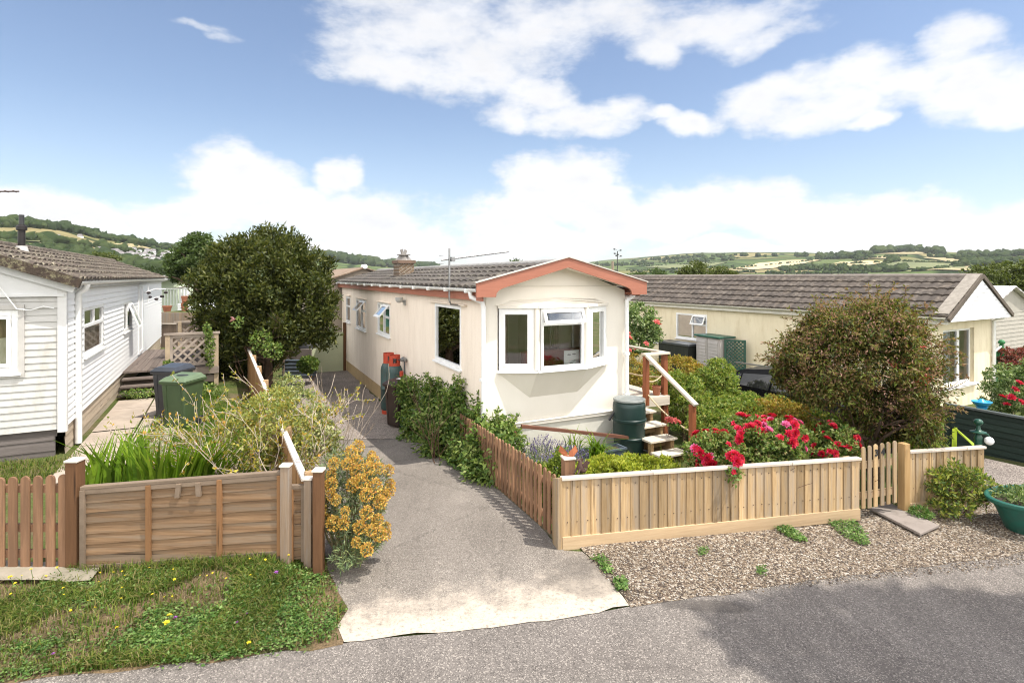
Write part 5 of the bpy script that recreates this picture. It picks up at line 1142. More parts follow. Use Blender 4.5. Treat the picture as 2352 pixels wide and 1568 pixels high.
def lattice(par, x0, x1, y, z0, z1, m, step=.14, sw_l=.036):
    mb = MB(); w, h = x1-x0, z1-z0
    for sgn, off in ((1, 0), (-1, .012)):
        c = -h
        while c < w+h:
            pts = []
            a, b = (c, 0), (c+h, h)
            x_a, x_b = max(0, c), min(w, c+h)
            if x_b-x_a > .03:
                p, q = (x_a, x_a-c), (x_b, x_b-c)
                if sgn < 0: p, q = (w-p[0], p[1]), (w-q[0], q[1])
                mb.bar((x0+p[0], y+off, z0+p[1]), (x0+q[0], y+off, z0+q[1]), sw_l, .010, (0, 1, 0))
            c += step
    mb.v = [(v[0], v[1], v[2]) for v in mb.v]; lt = mb.build('lattice', m, par)
    f = MB(); f.box(x0-.03, x0+.03, y-.02, y+.03, z0-.03, z1+.03); f.box(x1-.03, x1+.03, y-.02, y+.03, z0-.03, z1+.03); f.box(x0+.03, x1-.03, y-.02, y+.03, z0-.03, z0+.03); f.box(x0+.03, x1-.03, y-.02, y+.03, z1-.03, z1+.03); f.build('lattice_frame', m, par); return lt
lattice(ld, 1.04, 1.94, 5.18, .72, 1.42, M_LAT, .21, .052); lattice(ld, .9, 1.95, 9.42, .72, 1.42, M_LAT, .21, .05)
MB().box(.88, 2.1, 5.13, 5.25, 1.46, 1.51).build('top_rail', M_LAT, ld); MB().box(.8, 2.1, 9.36, 9.48, 1.46, 1.51).build('top_rail', M_LAT, ld)
# path of concrete slabs beside the white home
M_PATH = M('pale_concrete', (.40, .33, .265), (.33, .27, .215), .9, 2.5, bump=.3, bs=50, c3=(.30, .25, .20), ns3=3)
rg_ = random.Random(8); yy = -1.6
for k in range(6):
    for x0_, x1_ in ((.12, .78), (.81, 1.42)):
        c_ = [lw(x0_, yy), lw(x1_, yy), lw(x1_, yy+.93), lw(x0_, yy+.93)]
        sheet('path_slab', [(q.x, q.y) for q in c_], M_PATH, .035+rg_.uniform(-.006, .006), .4)
    yy += .955
cs = sheet('concrete_strip', [V2(at(-300, 1330, 5.2)), (at(205, 1330, 5.1).x, 5.12), (at(205, 1300, 5.35).x, 5.48), (-6.6, 5.5)], M('mossy_concrete', (.30, .26, .21), (.2, .18, .13), .95, 2.5, bump=.5, bs=40), .05, .2, .03)
# ---- right verge: slab, lamp post, tub
sl_ = [V2(g(*p)) for p in [(1998, 1176), (2037, 1160), (2157, 1216), (2114, 1236)]]
mb = MB(); zc = sum(gz(*q) for q in sl_)/4; mb.prism([(q[0]-sl_[0][0], q[1]-sl_[0][1], gz(*q)+.028-zc) for q in sl_], (0, 0, .032))
so_ = mb.build('paving_slab', M('grey_slab', (.20, .17, .15), (.26, .225, .20), .9, 3, bump=.3, bs=60, c3=(.17, .145, .125), ns3=6), None, bev=.006, loc=(sl_[0][0], sl_[0][1], zc)); tag(so_, 'grey concrete slab laid on the gravel before the gate', 'slab')
p = at(2247, 1158, 7.68)
lpz = thing('lamp_post', 'dark green post with ball finial and white globe lamp', 'lamp post', p, 0); M_LG = M('lamp_green', (.012, .055, .035), (.018, .07, .045), .35, 5)
MB().lathe([(.045, -.05), (.045, .9), (.05, .9), (.05, .93), (.03, .97)], n=14).build('shaft', M_LG, lpz, smooth=40); MB().lathe([(.06, -.05), (.06, .15), (.045, .2)], n=14).build('base', M_LG, lpz, smooth=40)
mb = MB(); mb.lathe([(.03, .97), (.07, .99), (.095, 1.0), (.095, 1.008), (.04, 1.025), (.024, 1.05), (.024, 1.11)], n=18); mb.build('cap', M_LG, lpz, smooth=50); mb = MB(); mb.ball((0, 0, 1.14), (.056, .056, .046), 16, 10); mb.build('finial', M_LG, lpz, smooth=80)
mb = MB(); mb.tube([(.02, 0, .98), (.09, -.05, .98), (.11, -.07, .92)], .012, 8); mb.build('arm', M_LG, lpz); mb = MB(); mb.ball((.09, -.07, .90), .056, 16, 10); mb.build('globe', M('opal_globe', (.80, .80, .80), (.72, .72, .73), .2, 3), lpz, smooth=80)
p = at(2392, 1200, 6.75); tub = thing('garden_tub', 'large oval green plastic tub at the right edge of the gravel', 'planter', (p.x, p.y, gz(p.x, p.y)), .1)
M_TUB = M('teal_green_plastic', (.014, .085, .062), (.02, .10, .075), .4, 4, c3=(.03, .07, .055), ns3=5)
MB().lathe([(.34, 0), (.37, .02), (.44, .2), (.50, .33), (.51, .34), (.56, .35), (.572, .37), (.572, .395), (.555, .405), (.525, .40), (.51, .37), (.49, .30)], n=48, sx=1.12, sy=.72).build('tub', M_TUB, tub, smooth=40)
MB().lathe([(.5, .325), (.001, .34)], n=32, sx=1.1, sy=.70).build('soil', M('compost', (.03, .02, .015)), tub)
# ---- far right: blue birdbath, green gate, trellis
p = at(2255, 958, 10.6); bb = thing('bird_bath', 'bright blue shell shaped dish standing behind the dark green fence', 'bird bath', (p.x, p.y, -.42), 0); M_BLUE = M('bright_blue', (.03, .30, .55), (.025, .25, .48), .35, 4)
MB().lathe([(.10, 0), (.05, .1), (.045, .75), (.10, .85)], n=14).build('stem', M_BLUE, bb, smooth=50); MB().lathe([(.05, .84), (.12, .89), (.155, .945), (.145, .95), (.09, .92), (.06, .945), (.03, .99), (.001, 1.0)], n=24, sx=1.1).build('dish', M_BLUE, bb, smooth=50)
p = at(2290, 905, 16.5); gg = thing('garden_gate', 'tall bright green wooden gate beside the pale yellow home', 'gate', (p.x, p.y, -.75), RZ2); M_GG = M('gate_green', (.02, .13, .04), (.03, .17, .055), .6, (12, 12, 2))
mb = MB()
for k in range(4): mb.box(-.26+k*.125, -.26+k*.125+.12, 0, .02, .05, 1.45+.0*k)
mb.build('boards', M_GG, gg); MB().box(.27, .37, -.05, .05, 0, 1.62).build('gate_post', M_GG, gg, bev=.01); mb = MB(); mb.lathe([(.03, 1.62), (.08, 1.66), (.09, 1.7), (.05, 1.76), (.001, 1.77)], (.32, 0, 0), 14); mb.build('finial', M_GG, gg, smooth=50); MB().bar((-.27, -.01, 1.42), (.27, -.01, 1.58), .05, .03).build('top_rail', M('pale_rail', (.6, .6, .57)), gg)
p = at(2306, 815, 18.0); tr = thing('trellis', 'diamond trellis above the red rose hedge at the right edge', 'trellis', (p.x, p.y, -.2), RZ2)
lattice(tr, 0, 2.2, 0, 0.05, .72, M('trellis_grey', (.2, .17, .14)), .2)
mb = MB(); mb.box(0, 2.2, .05, .2, -.8, .05); mb.build('brick_base', M_BRICK, tr)
# ---- storage by the yellow home
M_CUPB = M('grey_cupboard', (.42, .39, .37), (.36, .335, .32), .6, 4)
cb = thing('storage_cupboard', 'grey louvred garden cupboard with green lid against the yellow wall', 'cupboard', rw(-.75, 6.0, -.62), RZ2-R(8))
MB().box(0, .62, -.0, 1.16, 0, 1.42).build('cabinet', M_CUPB, cb, bev=.01)
for y in (.03, .60):
    d_ = MB().box(-.03, 0, y, y+.53, .05, 1.38).build('door', M_CUPB, cb, bev=.004); l_ = MB()
    for k in range(11): l_.hexa([(-.055, y+.05, .10+k*.112), (-.03, y+.05, .10+k*.112), (-.03, y+.48, .10+k*.112), (-.055, y+.48, .10+k*.112), (-.032, y+.05, .20+k*.112), (-.03, y+.05, .20+k*.112), (-.03, y+.48, .20+k*.112), (-.032, y+.48, .20+k*.112)])
    l_.build('louvre', M_CUPB, d_)
MB().box(-.08, .66, -.05, 1.21, 1.42, 1.48).build('lid', M('dark_green_lid', (.02, .085, .06), (.03, .1, .075), .4), cb, bev=.012)
tl = thing('trellis', 'dark green trellis panel right of the grey cupboard', 'trellis', rw(-.6, 5.9, -.3), RZ2-R(50))
lattice(tl, 0, .62, 0, .1, 1.05, M('trellis_green', (.03, .085, .06)), .12)
bx_ = thing('storage_box', 'black slatted storage box under the double window', 'storage box', rw(-.85, 7.3, -.62), RZ2)
MB().box(0, .6, 0, 1.45, 0, 1.02).build('chest', M('black_slats', (.012, .014, .012), (.025, .028, .022), .6, (4, 30, 2)), bx_, bev=.01); MB().box(-.05, .65, -.05, 1.5, 1.02, 1.10).build('lid', M('charcoal_lid', (.05, .055, .06), (.07, .075, .08), .4), bx_, bev=.012)
# ---- car
M_CAR = M('black_car_paint', (.006, .006, .007), (.009, .009, .01), .3, 3, spec=.1); M_CGL = M('dark_car_glass', (.02, .02, .021), (.03, .03, .03), .06, 2, spec=.45)
ca = thing('parked_car', 'black hatchback parked in front of the yellow home behind the shrubs', 'car', rw(-4.6, 2.35, -.62), RZ2)
prof = [(0, .62, .62, .78, .78), (.06, .93, .95, .82, .78), (.34, 1.0, 1.20, .85, .70), (.72, .99, 1.40, .86, .64), (1.5, .95, 1.50, .86, .62), (2.2, .93, 1.46, .86, .61), (2.95, .92, .98, .85, .74), (3.6, .84, .86, .80, .70), (3.85, .55, .6, .72, .62)]
V = []; 
for x, zb, zr, hb2, hr in prof: V += [(-hb2*.96, -x, .22), (-hb2, -x, min(.62, zb)), (-hb2, -x, zb), (-hr, -x, zr), (0, -x, zr+.03), (hr, -x, zr), (hb2, -x, zb), (hb2, -x, min(.62, zb)), (hb2*.96, -x, .22)]
F = []; n = 9
for i in range(len(prof)-1):
    for j in range(n-1): F.append((i*n+j, i*n+j+1, (i+1)*n+j+1, (i+1)*n+j))
F += [tuple(range(n)), tuple(range(8*n, 9*n))]
MB().add(V, F).build('body', M_CAR, ca, smooth=45)
def strip(idx, lo, hi, side, off=.012, t0=.16, t1=.80):
    mb = MB(); P_ = []
    for x, zb, zr, hb2, hr in prof[idx[0]:idx[1]]:
        a = Vector((side*hb2, -x, zb)); b = Vector((side*hr, -x, zr)); o_ = Vector((side*off, 0, .004)); P_.append((a.lerp(b, t0)+o_, a.lerp(b, t1)+o_))
    for (a, b), (c, d) in zip(P_, P_[1:]): mb.quad(a, c, d, b)
    return mb
for s_ in (-1, 1):
    for a_, b_ in ((2, 4), (3, 5), (4, 6)):
        mb = strip((a_, b_), 0, 0, s_); c_ = sum((Vector(v) for v in mb.v), Vector())/len(mb.v); mb.v = [tuple(c_+(Vector(v)-c_)*.93) for v in mb.v]; mb.build('side_window', M_CGL, ca)
mb = MB(); mb.quad((-.72, -.10, 1.01), (.72, -.10, 1.01), (.62, -.60, 1.36), (-.62, -.60, 1.36)); mb.build('rear_window', M_CGL, ca); mb = MB(); mb.quad((-.74, -2.95, .99), (.74, -2.95, .99), (.58, -2.26, 1.455), (-.58, -2.26, 1.455)); mb.build('windscreen', M_CGL, ca)
for s_ in (-1, 1):
    MB().box(s_*.88-.03, s_*.88+.03, -2.35, -.55, .86, .90).build('door_trim', BLACK, ca); MB().bar((s_*.60, -.45, 1.52), (s_*.60, -2.0, 1.54), .03, .03).build('roof_rail', GREYM, ca)
    for y in (-.72, -3.1):
        w_ = MB().tube([(s_*.70, y, .31), (s_*.88, y, .31)], .31, 28).build('wheel', BLACK, ca, smooth=40, bev=.02); MB().tube([(s_*.875, y, .31), (s_*.89, y, .31)], .20, 20).build('rim', GREYM, w_, smooth=40)
    MB().box(s_*.66-.14, s_*.66+.14, -.02, .03, .72, .92).build('tail_light', M('tail_red', (.35, .01, .01), rough=.2), ca); MB().ball((s_*.95, -2.2, 1.0), (.09, .06, .06), 10, 8).build('mirror', M_CAR, ca, smooth=60)
an = MB(); an.tube([(-.3, -1.9, 1.5), (-.55, -1.55, 1.95)], [.014, .008], 6); an.build('antenna', BLACK, ca); ab = MB(); ab.ball((-.555, -1.545, 1.97), .05, 10, 8); ab.build('antenna_ball', PVC, ca, smooth=70)
# ---- behind the drive: gate panel, tin sheets, shed, pots
gpn = thing('garden_gate', 'plain pale green board gate at the end of the driveway', 'gate', mw(-1.22, 12.42, -.5), RZ)
MB().box(0, 1.1, 0, .03, .02, 1.42).build('board', M('sage_board', (.52, .55, .36), (.46, .49, .32), .8, 1.5), gpn); MB().box(1.1, 1.2, -.02, .05, 0, 1.75).build('brown_post', M_POST, gpn)
p = at(690, 850, 18.5); tin = thing('tin_screen', 'low blue grey corrugated metal screen under the dark tree', 'screen', (p.x, p.y, -.5), -.05)
V = []; n = 40
for i in range(n+1): V += [(-.62, .015*math.sin(i*.8), .03+.62*i/n), (.55, .015*math.sin(i*.8), .03+.62*i/n)]
MB().add(V, [(2*i, 2*i+1, 2*i+3, 2*i+2) for i in range(n)]).build('corrugated_sheet', M('blue_grey_tin', (.13, .16, .19), (.09, .11, .135), .5, 4, metal=.3), tin, smooth=60)
MB().box(-.55, .35, .05, .09, .62, .98).build('grey_board', M('dull_board', (.22, .18, .16), (.18, .15, .13), .8), tin); MB().box(-.58, -.53, -.04, .0, 0, 1.0).build('stake', M_OLDV, tin)
cv_ = MB(); cv_.lathe([(.5, 0), (.48, .1), (.36, .22), (.18, .28), (.001, .3)], n=20, sx=1, sy=.7); co3 = cv_.build('black_cover', BLACK, None, smooth=50, loc=(p.x-.1, p.y+.5, .48)); tag(co3, 'black domed cover showing above the tin screen', 'cover')
p = at(497, 725, 27); shd = thing('garden_shed', 'small green shed with pale roof left of the dark tree', 'shed', (p.x, p.y, 0), RZ+.6)
MB().box(-.8, .8, 0, 1.4, -.2, 1.1).build('wall', M('shed_green', (.03, .10, .07), (.04, .12, .085), .7, 5), shd); MB().hexa([(-.95, -.15, 1.1), (.95, -.15, 1.1), (.95, 1.6, 1.25), (-.95, 1.6, 1.25), (-.95, -.15, 1.38), (.95, -.15, 1.38), (.95, 1.6, 1.6), (-.95, 1.6, 1.6)]).build('roof', M('pale_roof', (.72, .72, .71)), shd)
p = at(412, 760, 22); bfz = thing('board_fence', 'brown vertical board fence behind the lattice deck', 'fence', (p.x-1.6, p.y, 0), .05)
mb = MB()
for k in range(24): mb.box(k*.15, k*.15+.145, 0, .015, -.2, 1.02)
mb.build('boards', wood('dull_brown_board', (.16, .115, .085), (.22, .165, .125), (40, 40, 2.5), .25), bfz); MB().box(-.05, 3.65, -.03, .04, 1.02, 1.06).build('cap_rail', M_CAPR, bfz)
for k, (x, y, hh) in enumerate(((424, 706, .42), (425, 690, .42), (384, 709, .28))):
    p = at(x, y, 25.5); pot(('stacked lower terracotta chimney pot by the shed', 'stacked upper terracotta chimney pot by the shed', 'wide terracotta pot by the pale green home')[k], p-Vector((0, 0, hh/2)), .16 if k < 2 else .2, hh)
tq = at(368, 712, 24.2); te = sheet('terrace', [(tq.x-.2, tq.y-.1), (tq.x+1.55, tq.y-.1), (tq.x+1.7, tq.y+3.2), (tq.x-.2, tq.y+3.2)], m_soil, 0, .3, 0, 2, lambda x, y: tq.z-.12)
tb_ = MB().box(tq.x-.25, tq.x+1.6, tq.y-.2, tq.y-.1, -.2, tq.z-.10).build('retaining_wall', M_OLDV, None); tag(tb_, 'low brown timber wall holding up the terrace with terracotta pots', 'wall')
rl = thing('balcony_rail', 'white baluster rail in front of the pale green home', 'railing', at(370, 690, 29), .3); mb = MB()
for k in range(9): mb.box(k*.14, k*.14+.05, 0, .03, -.3, .6)
mb.build('balusters', M('rail_grey', (.33, .35, .32)), rl); MB().box(0, 1.25, -.02, .05, .58, .64).build('handrail', M('rail_grey', (.33, .35, .32)), rl)
# utility pole and a far aerial with rotor cups
p = at(1407, 640, 60); up = thing('utility_pole', 'weathered wooden pole rising behind the terracotta gable', 'pole', (p.x, p.y, -4.5), 0); MB().cyl((0, 0, 0), (0, 0, 9.1), .16, .13, 10).build('shaft', M_OLDV, up, smooth=50)
p = at(1418, 640, 52); ro = thing('tv_aerial', 'dark cluster aerial on a thin mast right of the wooden pole', 'aerial', (p.x, p.y, -4), 0); MB().cyl((0, 0, 0), (0, 0, 9.3), .04, n=6).build('mast', BLACK, ro)
for dx, z in ((-.25, 9.1), (.3, 9.4), (-.1, 8.9), (.32, 8.85), (.05, 9.0), (-.28, 9.5)): mb = MB(); mb.ball((dx, 0, z), (.11, .1, .07), 6, 4); mb.bar((0, 0, z-.1), (dx, 0, z), .02, .02); mb.build('element', BLACK, ro)
# ================================================================ planting
def gzv(X, Y):
    def ss(a, b, t): t = np.clip((t-a)/(b-a), 0, 1); return t*t*(3-2*t)
    s = -.222*X+.975*Y; u = .8961*X+.4438*Y
    base = -.5*ss(5, 16, s)-.045*np.minimum(4, np.maximum(0, X-1)); L = 1-ss(.1, .8, u); fr = .04+.15*ss(-4.4, -2.0, X)
    return base*(1-L)+(fr*ss(4.55, 5.7, s)+(.17-fr)*ss(6.3, 9, s)-.05*ss(8, 12, s))*L
def scat(poly, n, seed):
    rg = np.random.default_rng(seed); px = np.array(poly, float); lo, hi = px.min(0), px.max(0); out = np.zeros((0, 2))
    while len(out) < n:
        q = lo+(hi-lo)*rg.random((n*2, 2)); c = np.zeros(len(q), bool)
        for i in range(len(px)):
            a, b = px[i], px[i-1]
            c ^= ((a[1] > q[:, 1]) != (b[1] > q[:, 1])) & (q[:, 0] < (b[0]-a[0])*(q[:, 1]-a[1])/(b[1]-a[1]+1e-9)+a[0])
        out = np.concatenate([out, q[c]])
    out = out[:n]; z = np.zeros(n)
    for _ in range(8):
        d = (EYE-z)/((out[:, 1]-HY)/FPX); X = (out[:, 0]-CX)/FPX*d; z = gzv(X, d)
    return np.stack([X, d, z], 1)
def pb(x, y, d, rx, ry, rd=None, o=(0, 0, 0)):   # ellipsoid of leaves seen at (x, y)
    p = at(x, y, d); a = rx/FPX*d; b = ry/FPX*d; return (p.x-o[0], p.y-o[1], p.z-o[2], a, a if rd is None else rd, b)
def plant(name, label, cat, x, y, d, group=None, zg=None):
    p = at(x, y, d); return thing(name, label, cat, (p.x, p.y, gz(p.x, p.y) if zg is None else zg), 0, group)
L_OLIVE = leaf('yew_leaf', [(.022, .034, .008), (.05, .066, .012), (.085, .10, .018), (.125, .13, .028), (.036, .05, .011)], .3)
L_ASH = leaf('ash_leaf', [(.045, .075, .02), (.075, .115, .032), (.11, .15, .05)], .35)
L_FUCH = leaf('fuchsia_leaf', [(.02, .032, .007), (.06, .09, .014), (.12, .155, .024), (.18, .205, .035), (.17, .075, .04), (.05, .06, .012), (.19, .13, .05), (.14, .15, .03)], .4)
L_ROSE = leaf('rose_leaf', [(.05, .105, .018), (.10, .17, .03), (.19, .26, .06), (.30, .34, .12), (.18, .11, .04)], .4, .5)
L_BUSH = leaf('jasmine_leaf', [(.05, .095, .02), (.09, .16, .034), (.145, .225, .048), (.22, .29, .065), (.32, .37, .13)], .35)
L_LIME = leaf('euonymus_leaf', [(.26, .32, .03), (.36, .40, .04), (.48, .48, .07), (.16, .24, .025)], .35)
L_MIX = leaf('shrub_leaf', [(.08, .135, .022), (.13, .20, .034), (.20, .27, .045), (.29, .34, .07), (.27, .25, .055)], .4)
L_GOLD = leaf('golden_leaf', [(.20, .19, .03), (.31, .27, .04), (.40, .29, .05), (.34, .17, .04), (.17, .19, .035)], .35)
L_TIP = leaf('pale_tip_leaf', [(.06, .11, .03), (.10, .16, .045), (.20, .27, .10), (.38, .44, .22)], .35)
L_GRASS = leaf('grass_blade', [(.04, .08, .012), (.07, .13, .02), (.13, .18, .035), (.20, .21, .05), (.27, .22, .11)], .4, .8, .08)
L_LAWN = leaf('lawn_blade', [(.07, .14, .014), (.11, .20, .02), (.16, .25, .03)], .45, .8, .08)
L_STRAW = leaf('straw', [(.24, .18, .10), (.17, .12, .07), (.30, .24, .14), (.12, .10, .05)], .2)
L_WEED = leaf('clover_leaf', [(.045, .11, .02), (.08, .165, .035), (.14, .23, .055), (.24, .32, .11)], .3)
L_SWORD = leaf('sword_leaf', [(.10, .19, .015), (.15, .26, .02), (.23, .33, .035), (.07, .12, .015)], .5, .6, .12)
L_YEL = leaf('yellow_leaf', [(.42, .36, .06), (.5, .40, .05), (.36, .26, .04), (.30, .34, .08), (.5, .25, .04)], .35)
L_VAR = leaf('variegated_leaf', [(.14, .20, .06), (.28, .32, .13), (.46, .47, .26), (.38, .36, .08), (.09, .14, .04)], .3)
L_EUPH = leaf('spurge_needle', [(.07, .11, .05), (.12, .17, .08), (.19, .24, .12), (.26, .29, .10)], .25)
L_EUPF = leaf('spurge_bract', [(.50, .25, .05), (.58, .36, .07), (.62, .45, .10), (.46, .17, .05), (.56, .48, .13), (.60, .38, .08)], .35)
L_LAV = leaf('lavender_flower', [(.14, .11, .25), (.20, .16, .34), (.11, .09, .19), (.26, .22, .40)], .2)
L_LAVG = leaf('lavender_stem', [(.13, .16, .09), (.19, .22, .13), (.09, .12, .06)], .2)
L_RED = leaf('red_petal', [(.50, .012, .03), (.62, .02, .05), (.42, .008, .02), (.68, .03, .13)], .2, .5)
L_PINK = leaf('pink_petal', [(.62, .10, .26), (.70, .18, .36), (.58, .05, .20)], .25, .5)
L_CORAL = leaf('coral_petal', [(.65, .14, .12), (.7, .22, .2), (.6, .08, .08)], .25, .5)
L_YFL = leaf('yellow_petal', [(.72, .55, .02), (.75, .62, .04)], .2, .5)
L_PUR = leaf('purple_petal', [(.28, .07, .35), (.36, .12, .42)], .2, .5)
M_BARK = M('bark', (.085, .055, .038), (.13, .09, .065), .9, (9, 9, 2), bump=.8, bs=30, bd=.01)
M_TWIG = M('pale_twig', (.46, .39, .31), (.32, .25, .19), .85, 12)
M_TWIGB = M('brown_twig', (.16, .09, .06), (.11, .065, .04), .85, 12)
def stems(t, n, h, r, spread, m, seed, name='stems', base=.1):
    rg = random.Random(seed); mb = MB()
    for k in range(n):
        a = rg.uniform(0, 6.28); q = rg.uniform(0, base); twigs(mb, (q*math.cos(a), q*math.sin(a), -.03), (spread*math.cos(a), spread*math.sin(a), 1), h*rg.uniform(.7, 1.1), r, 1, rg, .5, 5, 2)
    return mb.build(name, m, t, norm=False)
def flower_mesh(name, mat, r, petals=16, seed=1, flat=False):
    rg = np.random.default_rng(seed); th = np.arange(petals)*2.399; q = np.sqrt((np.arange(petals)+.6)/petals); tilt = (.25 if flat else .15)+q*1.15
    D = np.stack([np.cos(th)*np.sin(tilt), np.sin(th)*np.sin(tilt), np.cos(tilt)], 1); P = D*r*.15; N = np.stack([-np.cos(th)*.8, -np.sin(th)*.8, np.full(petals, .6)], 1)
    V, F = leaf_arr(P, D, N, np.full(petals, r)*(.75+.5*q), np.full(petals, r*.95), .18)
    me_o = npmesh(name, V, F, mat); return me_o
def flowers(t, mesh_o, pts, sc=(.8, 1.25), seed=1, nrm=None):
    rg = random.Random(seed); first = True
    for i, p in enumerate(pts):
        o = mesh_o if first else mesh_o.copy()
        if not first: COL.objects.link(o)
        first = False; o.parent = t; o.location = p
        n = Vector(nrm[i]) if nrm is not None else Vector((rg.uniform(-.5, .5), rg.uniform(-.8, .1), .8))
        o.rotation_euler = n.to_track_quat('Z', 'Y').to_euler(); s = rg.uniform(*sc); o.scale = (s, s, s)
# ---- 1 dark tree at the end of the left garden
D1 = 16.0; t = plant('evergreen_tree', 'big dark olive green evergreen tree between the white and cream homes', 'tree', 612, 800, D1); o = t.location
bl = [pb(*b, o=o) for b in [(610, 650, D1, 125, 110, 1.5), (540, 690, D1-.3, 85, 75, 1.1), (690, 690, D1-.2, 80, 85, 1.1), (620, 588, D1, 72, 50, 1.0), (500, 640, D1, 55, 50, .8), (700, 610, D1+.2, 50, 50, .8), (560, 600, D1-.3, 60, 50, .8), (720, 740, D1-.3, 55, 55, .8), (560, 745, D1-.5, 70, 50, .9), (650, 755, D1-.6, 70, 50, .9), (530, 790, D1-.4, 42, 70, .9), (580, 820, D1+.3, 60, 50, .8), (500, 700, D1-.2, 45, 60, .7)]]
foliage('crown', t, L_OLIVE, bl, 56000, .13, .045, 11, shell=.55, up=.55, clump=(560, .30), flat=1.0)
mb = MB(); rgt = random.Random(5)
mb.tube([(0, 0, -.1), (.05, 0, .6), (0, .1, 1.3)], [.16, .13, .1], 10, False)
for k in range(9): twigs(mb, (0, .05, .7+.08*k), (rgt.uniform(-1, 1), rgt.uniform(-1, .4), rgt.uniform(.3, 1)), 1.5, .05, 2, rgt, .6, 5, 2)
mb.build('trunk', M_BARK, t, norm=False)
t = plant('climbing_rose', 'leafy pink climbing rose hanging in front of the dark evergreen tree', 'rose', 590, 800, 14.3); o = t.location
foliage('leaves', t, L_BUSH, [pb(600, 785, 14.3, 26, 30, .2, o), (pb(625, 805, 14.2, 24, 22, .2, o)), pb(545, 740, 14.3, 12, 14, .15, o)], 520, .07, .045, 3)
fm = flower_mesh('flower', leaf('shell_pink_petal', [(.66, .36, .42), (.7, .45, .5), (.6, .28, .35)], .25, .5), .08); flowers(t, fm, [at(x, y, 14.1)-o for x, y in ((533, 731), (536, 737))], (.5, 1.1), 2)
stems(t, 4, 1.2, .012, .3, M_TWIGB, 3)
t = plant('deciduous_tree', 'paler green tree rising behind the dark evergreen', 'tree', 450, 640, 33, zg=-.6); o = t.location
foliage('crown', t, L_ASH, [pb(*b, o=o) for b in [(455, 592, 33, 48, 42, 1.3), (420, 600, 33, 30, 35, .9), (490, 590, 33, 35, 40, 1), (460, 565, 33, 35, 25, .8), (440, 625, 33, 50, 25, 1)]], 14000, .16, .09, 4, shell=.6, clump=(260, .3))
mb = MB(); rgt = random.Random(2); mb.tube([(0, 0, -.2), (0, 0, 2.5), (.1, 0, 4)], [.2, .16, .08], 8, False)
for k in range(6): twigs(mb, (0, 0, 2.2+.25*k), (rgt.uniform(-1, 1), rgt.uniform(-1, 1), .8), 1.6, .06, 1, rgt)
mb.build('trunk', M_BARK, t, norm=False)
# ---- 2 fuchsia tree by the gate
D2 = 8.15; t = plant('fuchsia_tree', 'domed bronze green fuchsia tree above the picket gate', 'tree', 2008, 1130, D2); o = t.location
bl = [pb((b[0]-1985)*.93+1975, b[1]-4, b[2], b[3]*.9, b[4]*.94, b[5], o) for b in [(1985, 840, D2, 150, 120, 1.0), (1880, 845, D2, 92, 85, .7), (2070, 865, D2, 85, 105, .7), (1990, 760, D2, 120, 65, .8), (2060, 940, D2-.1, 90, 75, .7), (1880, 885, D2-.1, 80, 42, .6), (2095, 960, D2-.1, 42, 45, .4), (1830, 850, D2, 44, 50, .4), (2040, 740, D2, 60, 45, .5), (1920, 770, D2, 70, 50, .6), (2115, 815, D2, 34, 62, .45)]]
foliage('crown', t, L_FUCH, bl, 66000, .058, .02, 21, shell=.62, up=.0, down=.3, clump=(800, .165), flat=.8)
L_FTIP = leaf('fuchsia_tip', [(.34, .16, .13), (.44, .26, .20), (.26, .17, .06), (.20, .20, .05)], .3)
foliage('young_shoots', t, L_FTIP, [(b[0], b[1], b[2]+.04, b[3]*1.03, b[4]*1.03, b[5]*1.04) for b in bl], 9000, .042, .015, 22, shell=.14, up=.5, cut=lambda P: P[:, 2] > .95)
sh_ = MB(); rgt = random.Random(19); SP = []; SDn = []
for k in range(150):
    b = bl[rgt.randrange(len(bl))]; e = Vector((rgt.gauss(0, 1), rgt.gauss(0, 1)-.3, abs(rgt.gauss(0, 1))*.9+.1)).normalized(); p = Vector(b[:3])+Vector((e.x*b[3], e.y*b[4], e.z*b[5]))*.9
    q = [p]; d_ = (e+Vector((0, 0, .5))).normalized()
    for i in range(5): d_ = (d_+Vector((rgt.uniform(-.2, .2), rgt.uniform(-.2, .2), -.16))).normalized(); q.append(q[-1]+d_*.065)
    sh_.tube(q, [.004, .004, .0035, .003, .003, .002], 4, False)
    for i in range(1, 6):
        for j in range(7): SP.append(q[i][:]); SDn.append((d_.x*.5+rgt.gauss(0, .7), d_.y*.5+rgt.gauss(0, .7), d_.z*.4+rgt.gauss(0, .5)))
kind(sh_.build('shoots', M_TWIGB, t, norm=False), 'stuff'); rg = np.random.default_rng(5); SP = np.array(SP); V, F = leaf_arr(SP, np.array(SDn), rg.normal(size=SP.shape)+np.array([0, 0, .5]), .055*(.6+.8*rg.random(len(SP))), .018*(.6+.8*rg.random(len(SP))), .2); npmesh('shoot_leaves', V, F, leaf('bronze_shoot', [(.16, .17, .035), (.24, .15, .08), (.34, .19, .13), (.12, .13, .025), (.20, .20, .05)], .4), t)
mb = MB(); rgt = random.Random(9); mb.tube([(0, 0, -.1), (.03, 0, .4), (0, .02, .9), (.05, 0, 1.4)], [.10, .085, .075, .05], 10, False)
b0 = at(1962, 990, D2)-o; mb.tube([(0, 0, .1), ((b0.x)*.55, -.05, .45), (b0.x, -.1, b0.z), (b0.x+.12, -.1, b0.z+.35)], [.05, .042, .036, .025], 8, False)
mb.tube([b0, b0+Vector((-.12, 0, -.2)), b0+Vector((-.02, 0, .1))], .02, 6, False)
for k in range(14): twigs(mb, (0, 0, .6+.06*k), (rgt.uniform(-1, 1), rgt.uniform(-1, 1), rgt.uniform(.35, 1)), .72, .03, 2, rgt, .6, 5, 2)
mb.build('trunk', M_BARK, t, norm=False)
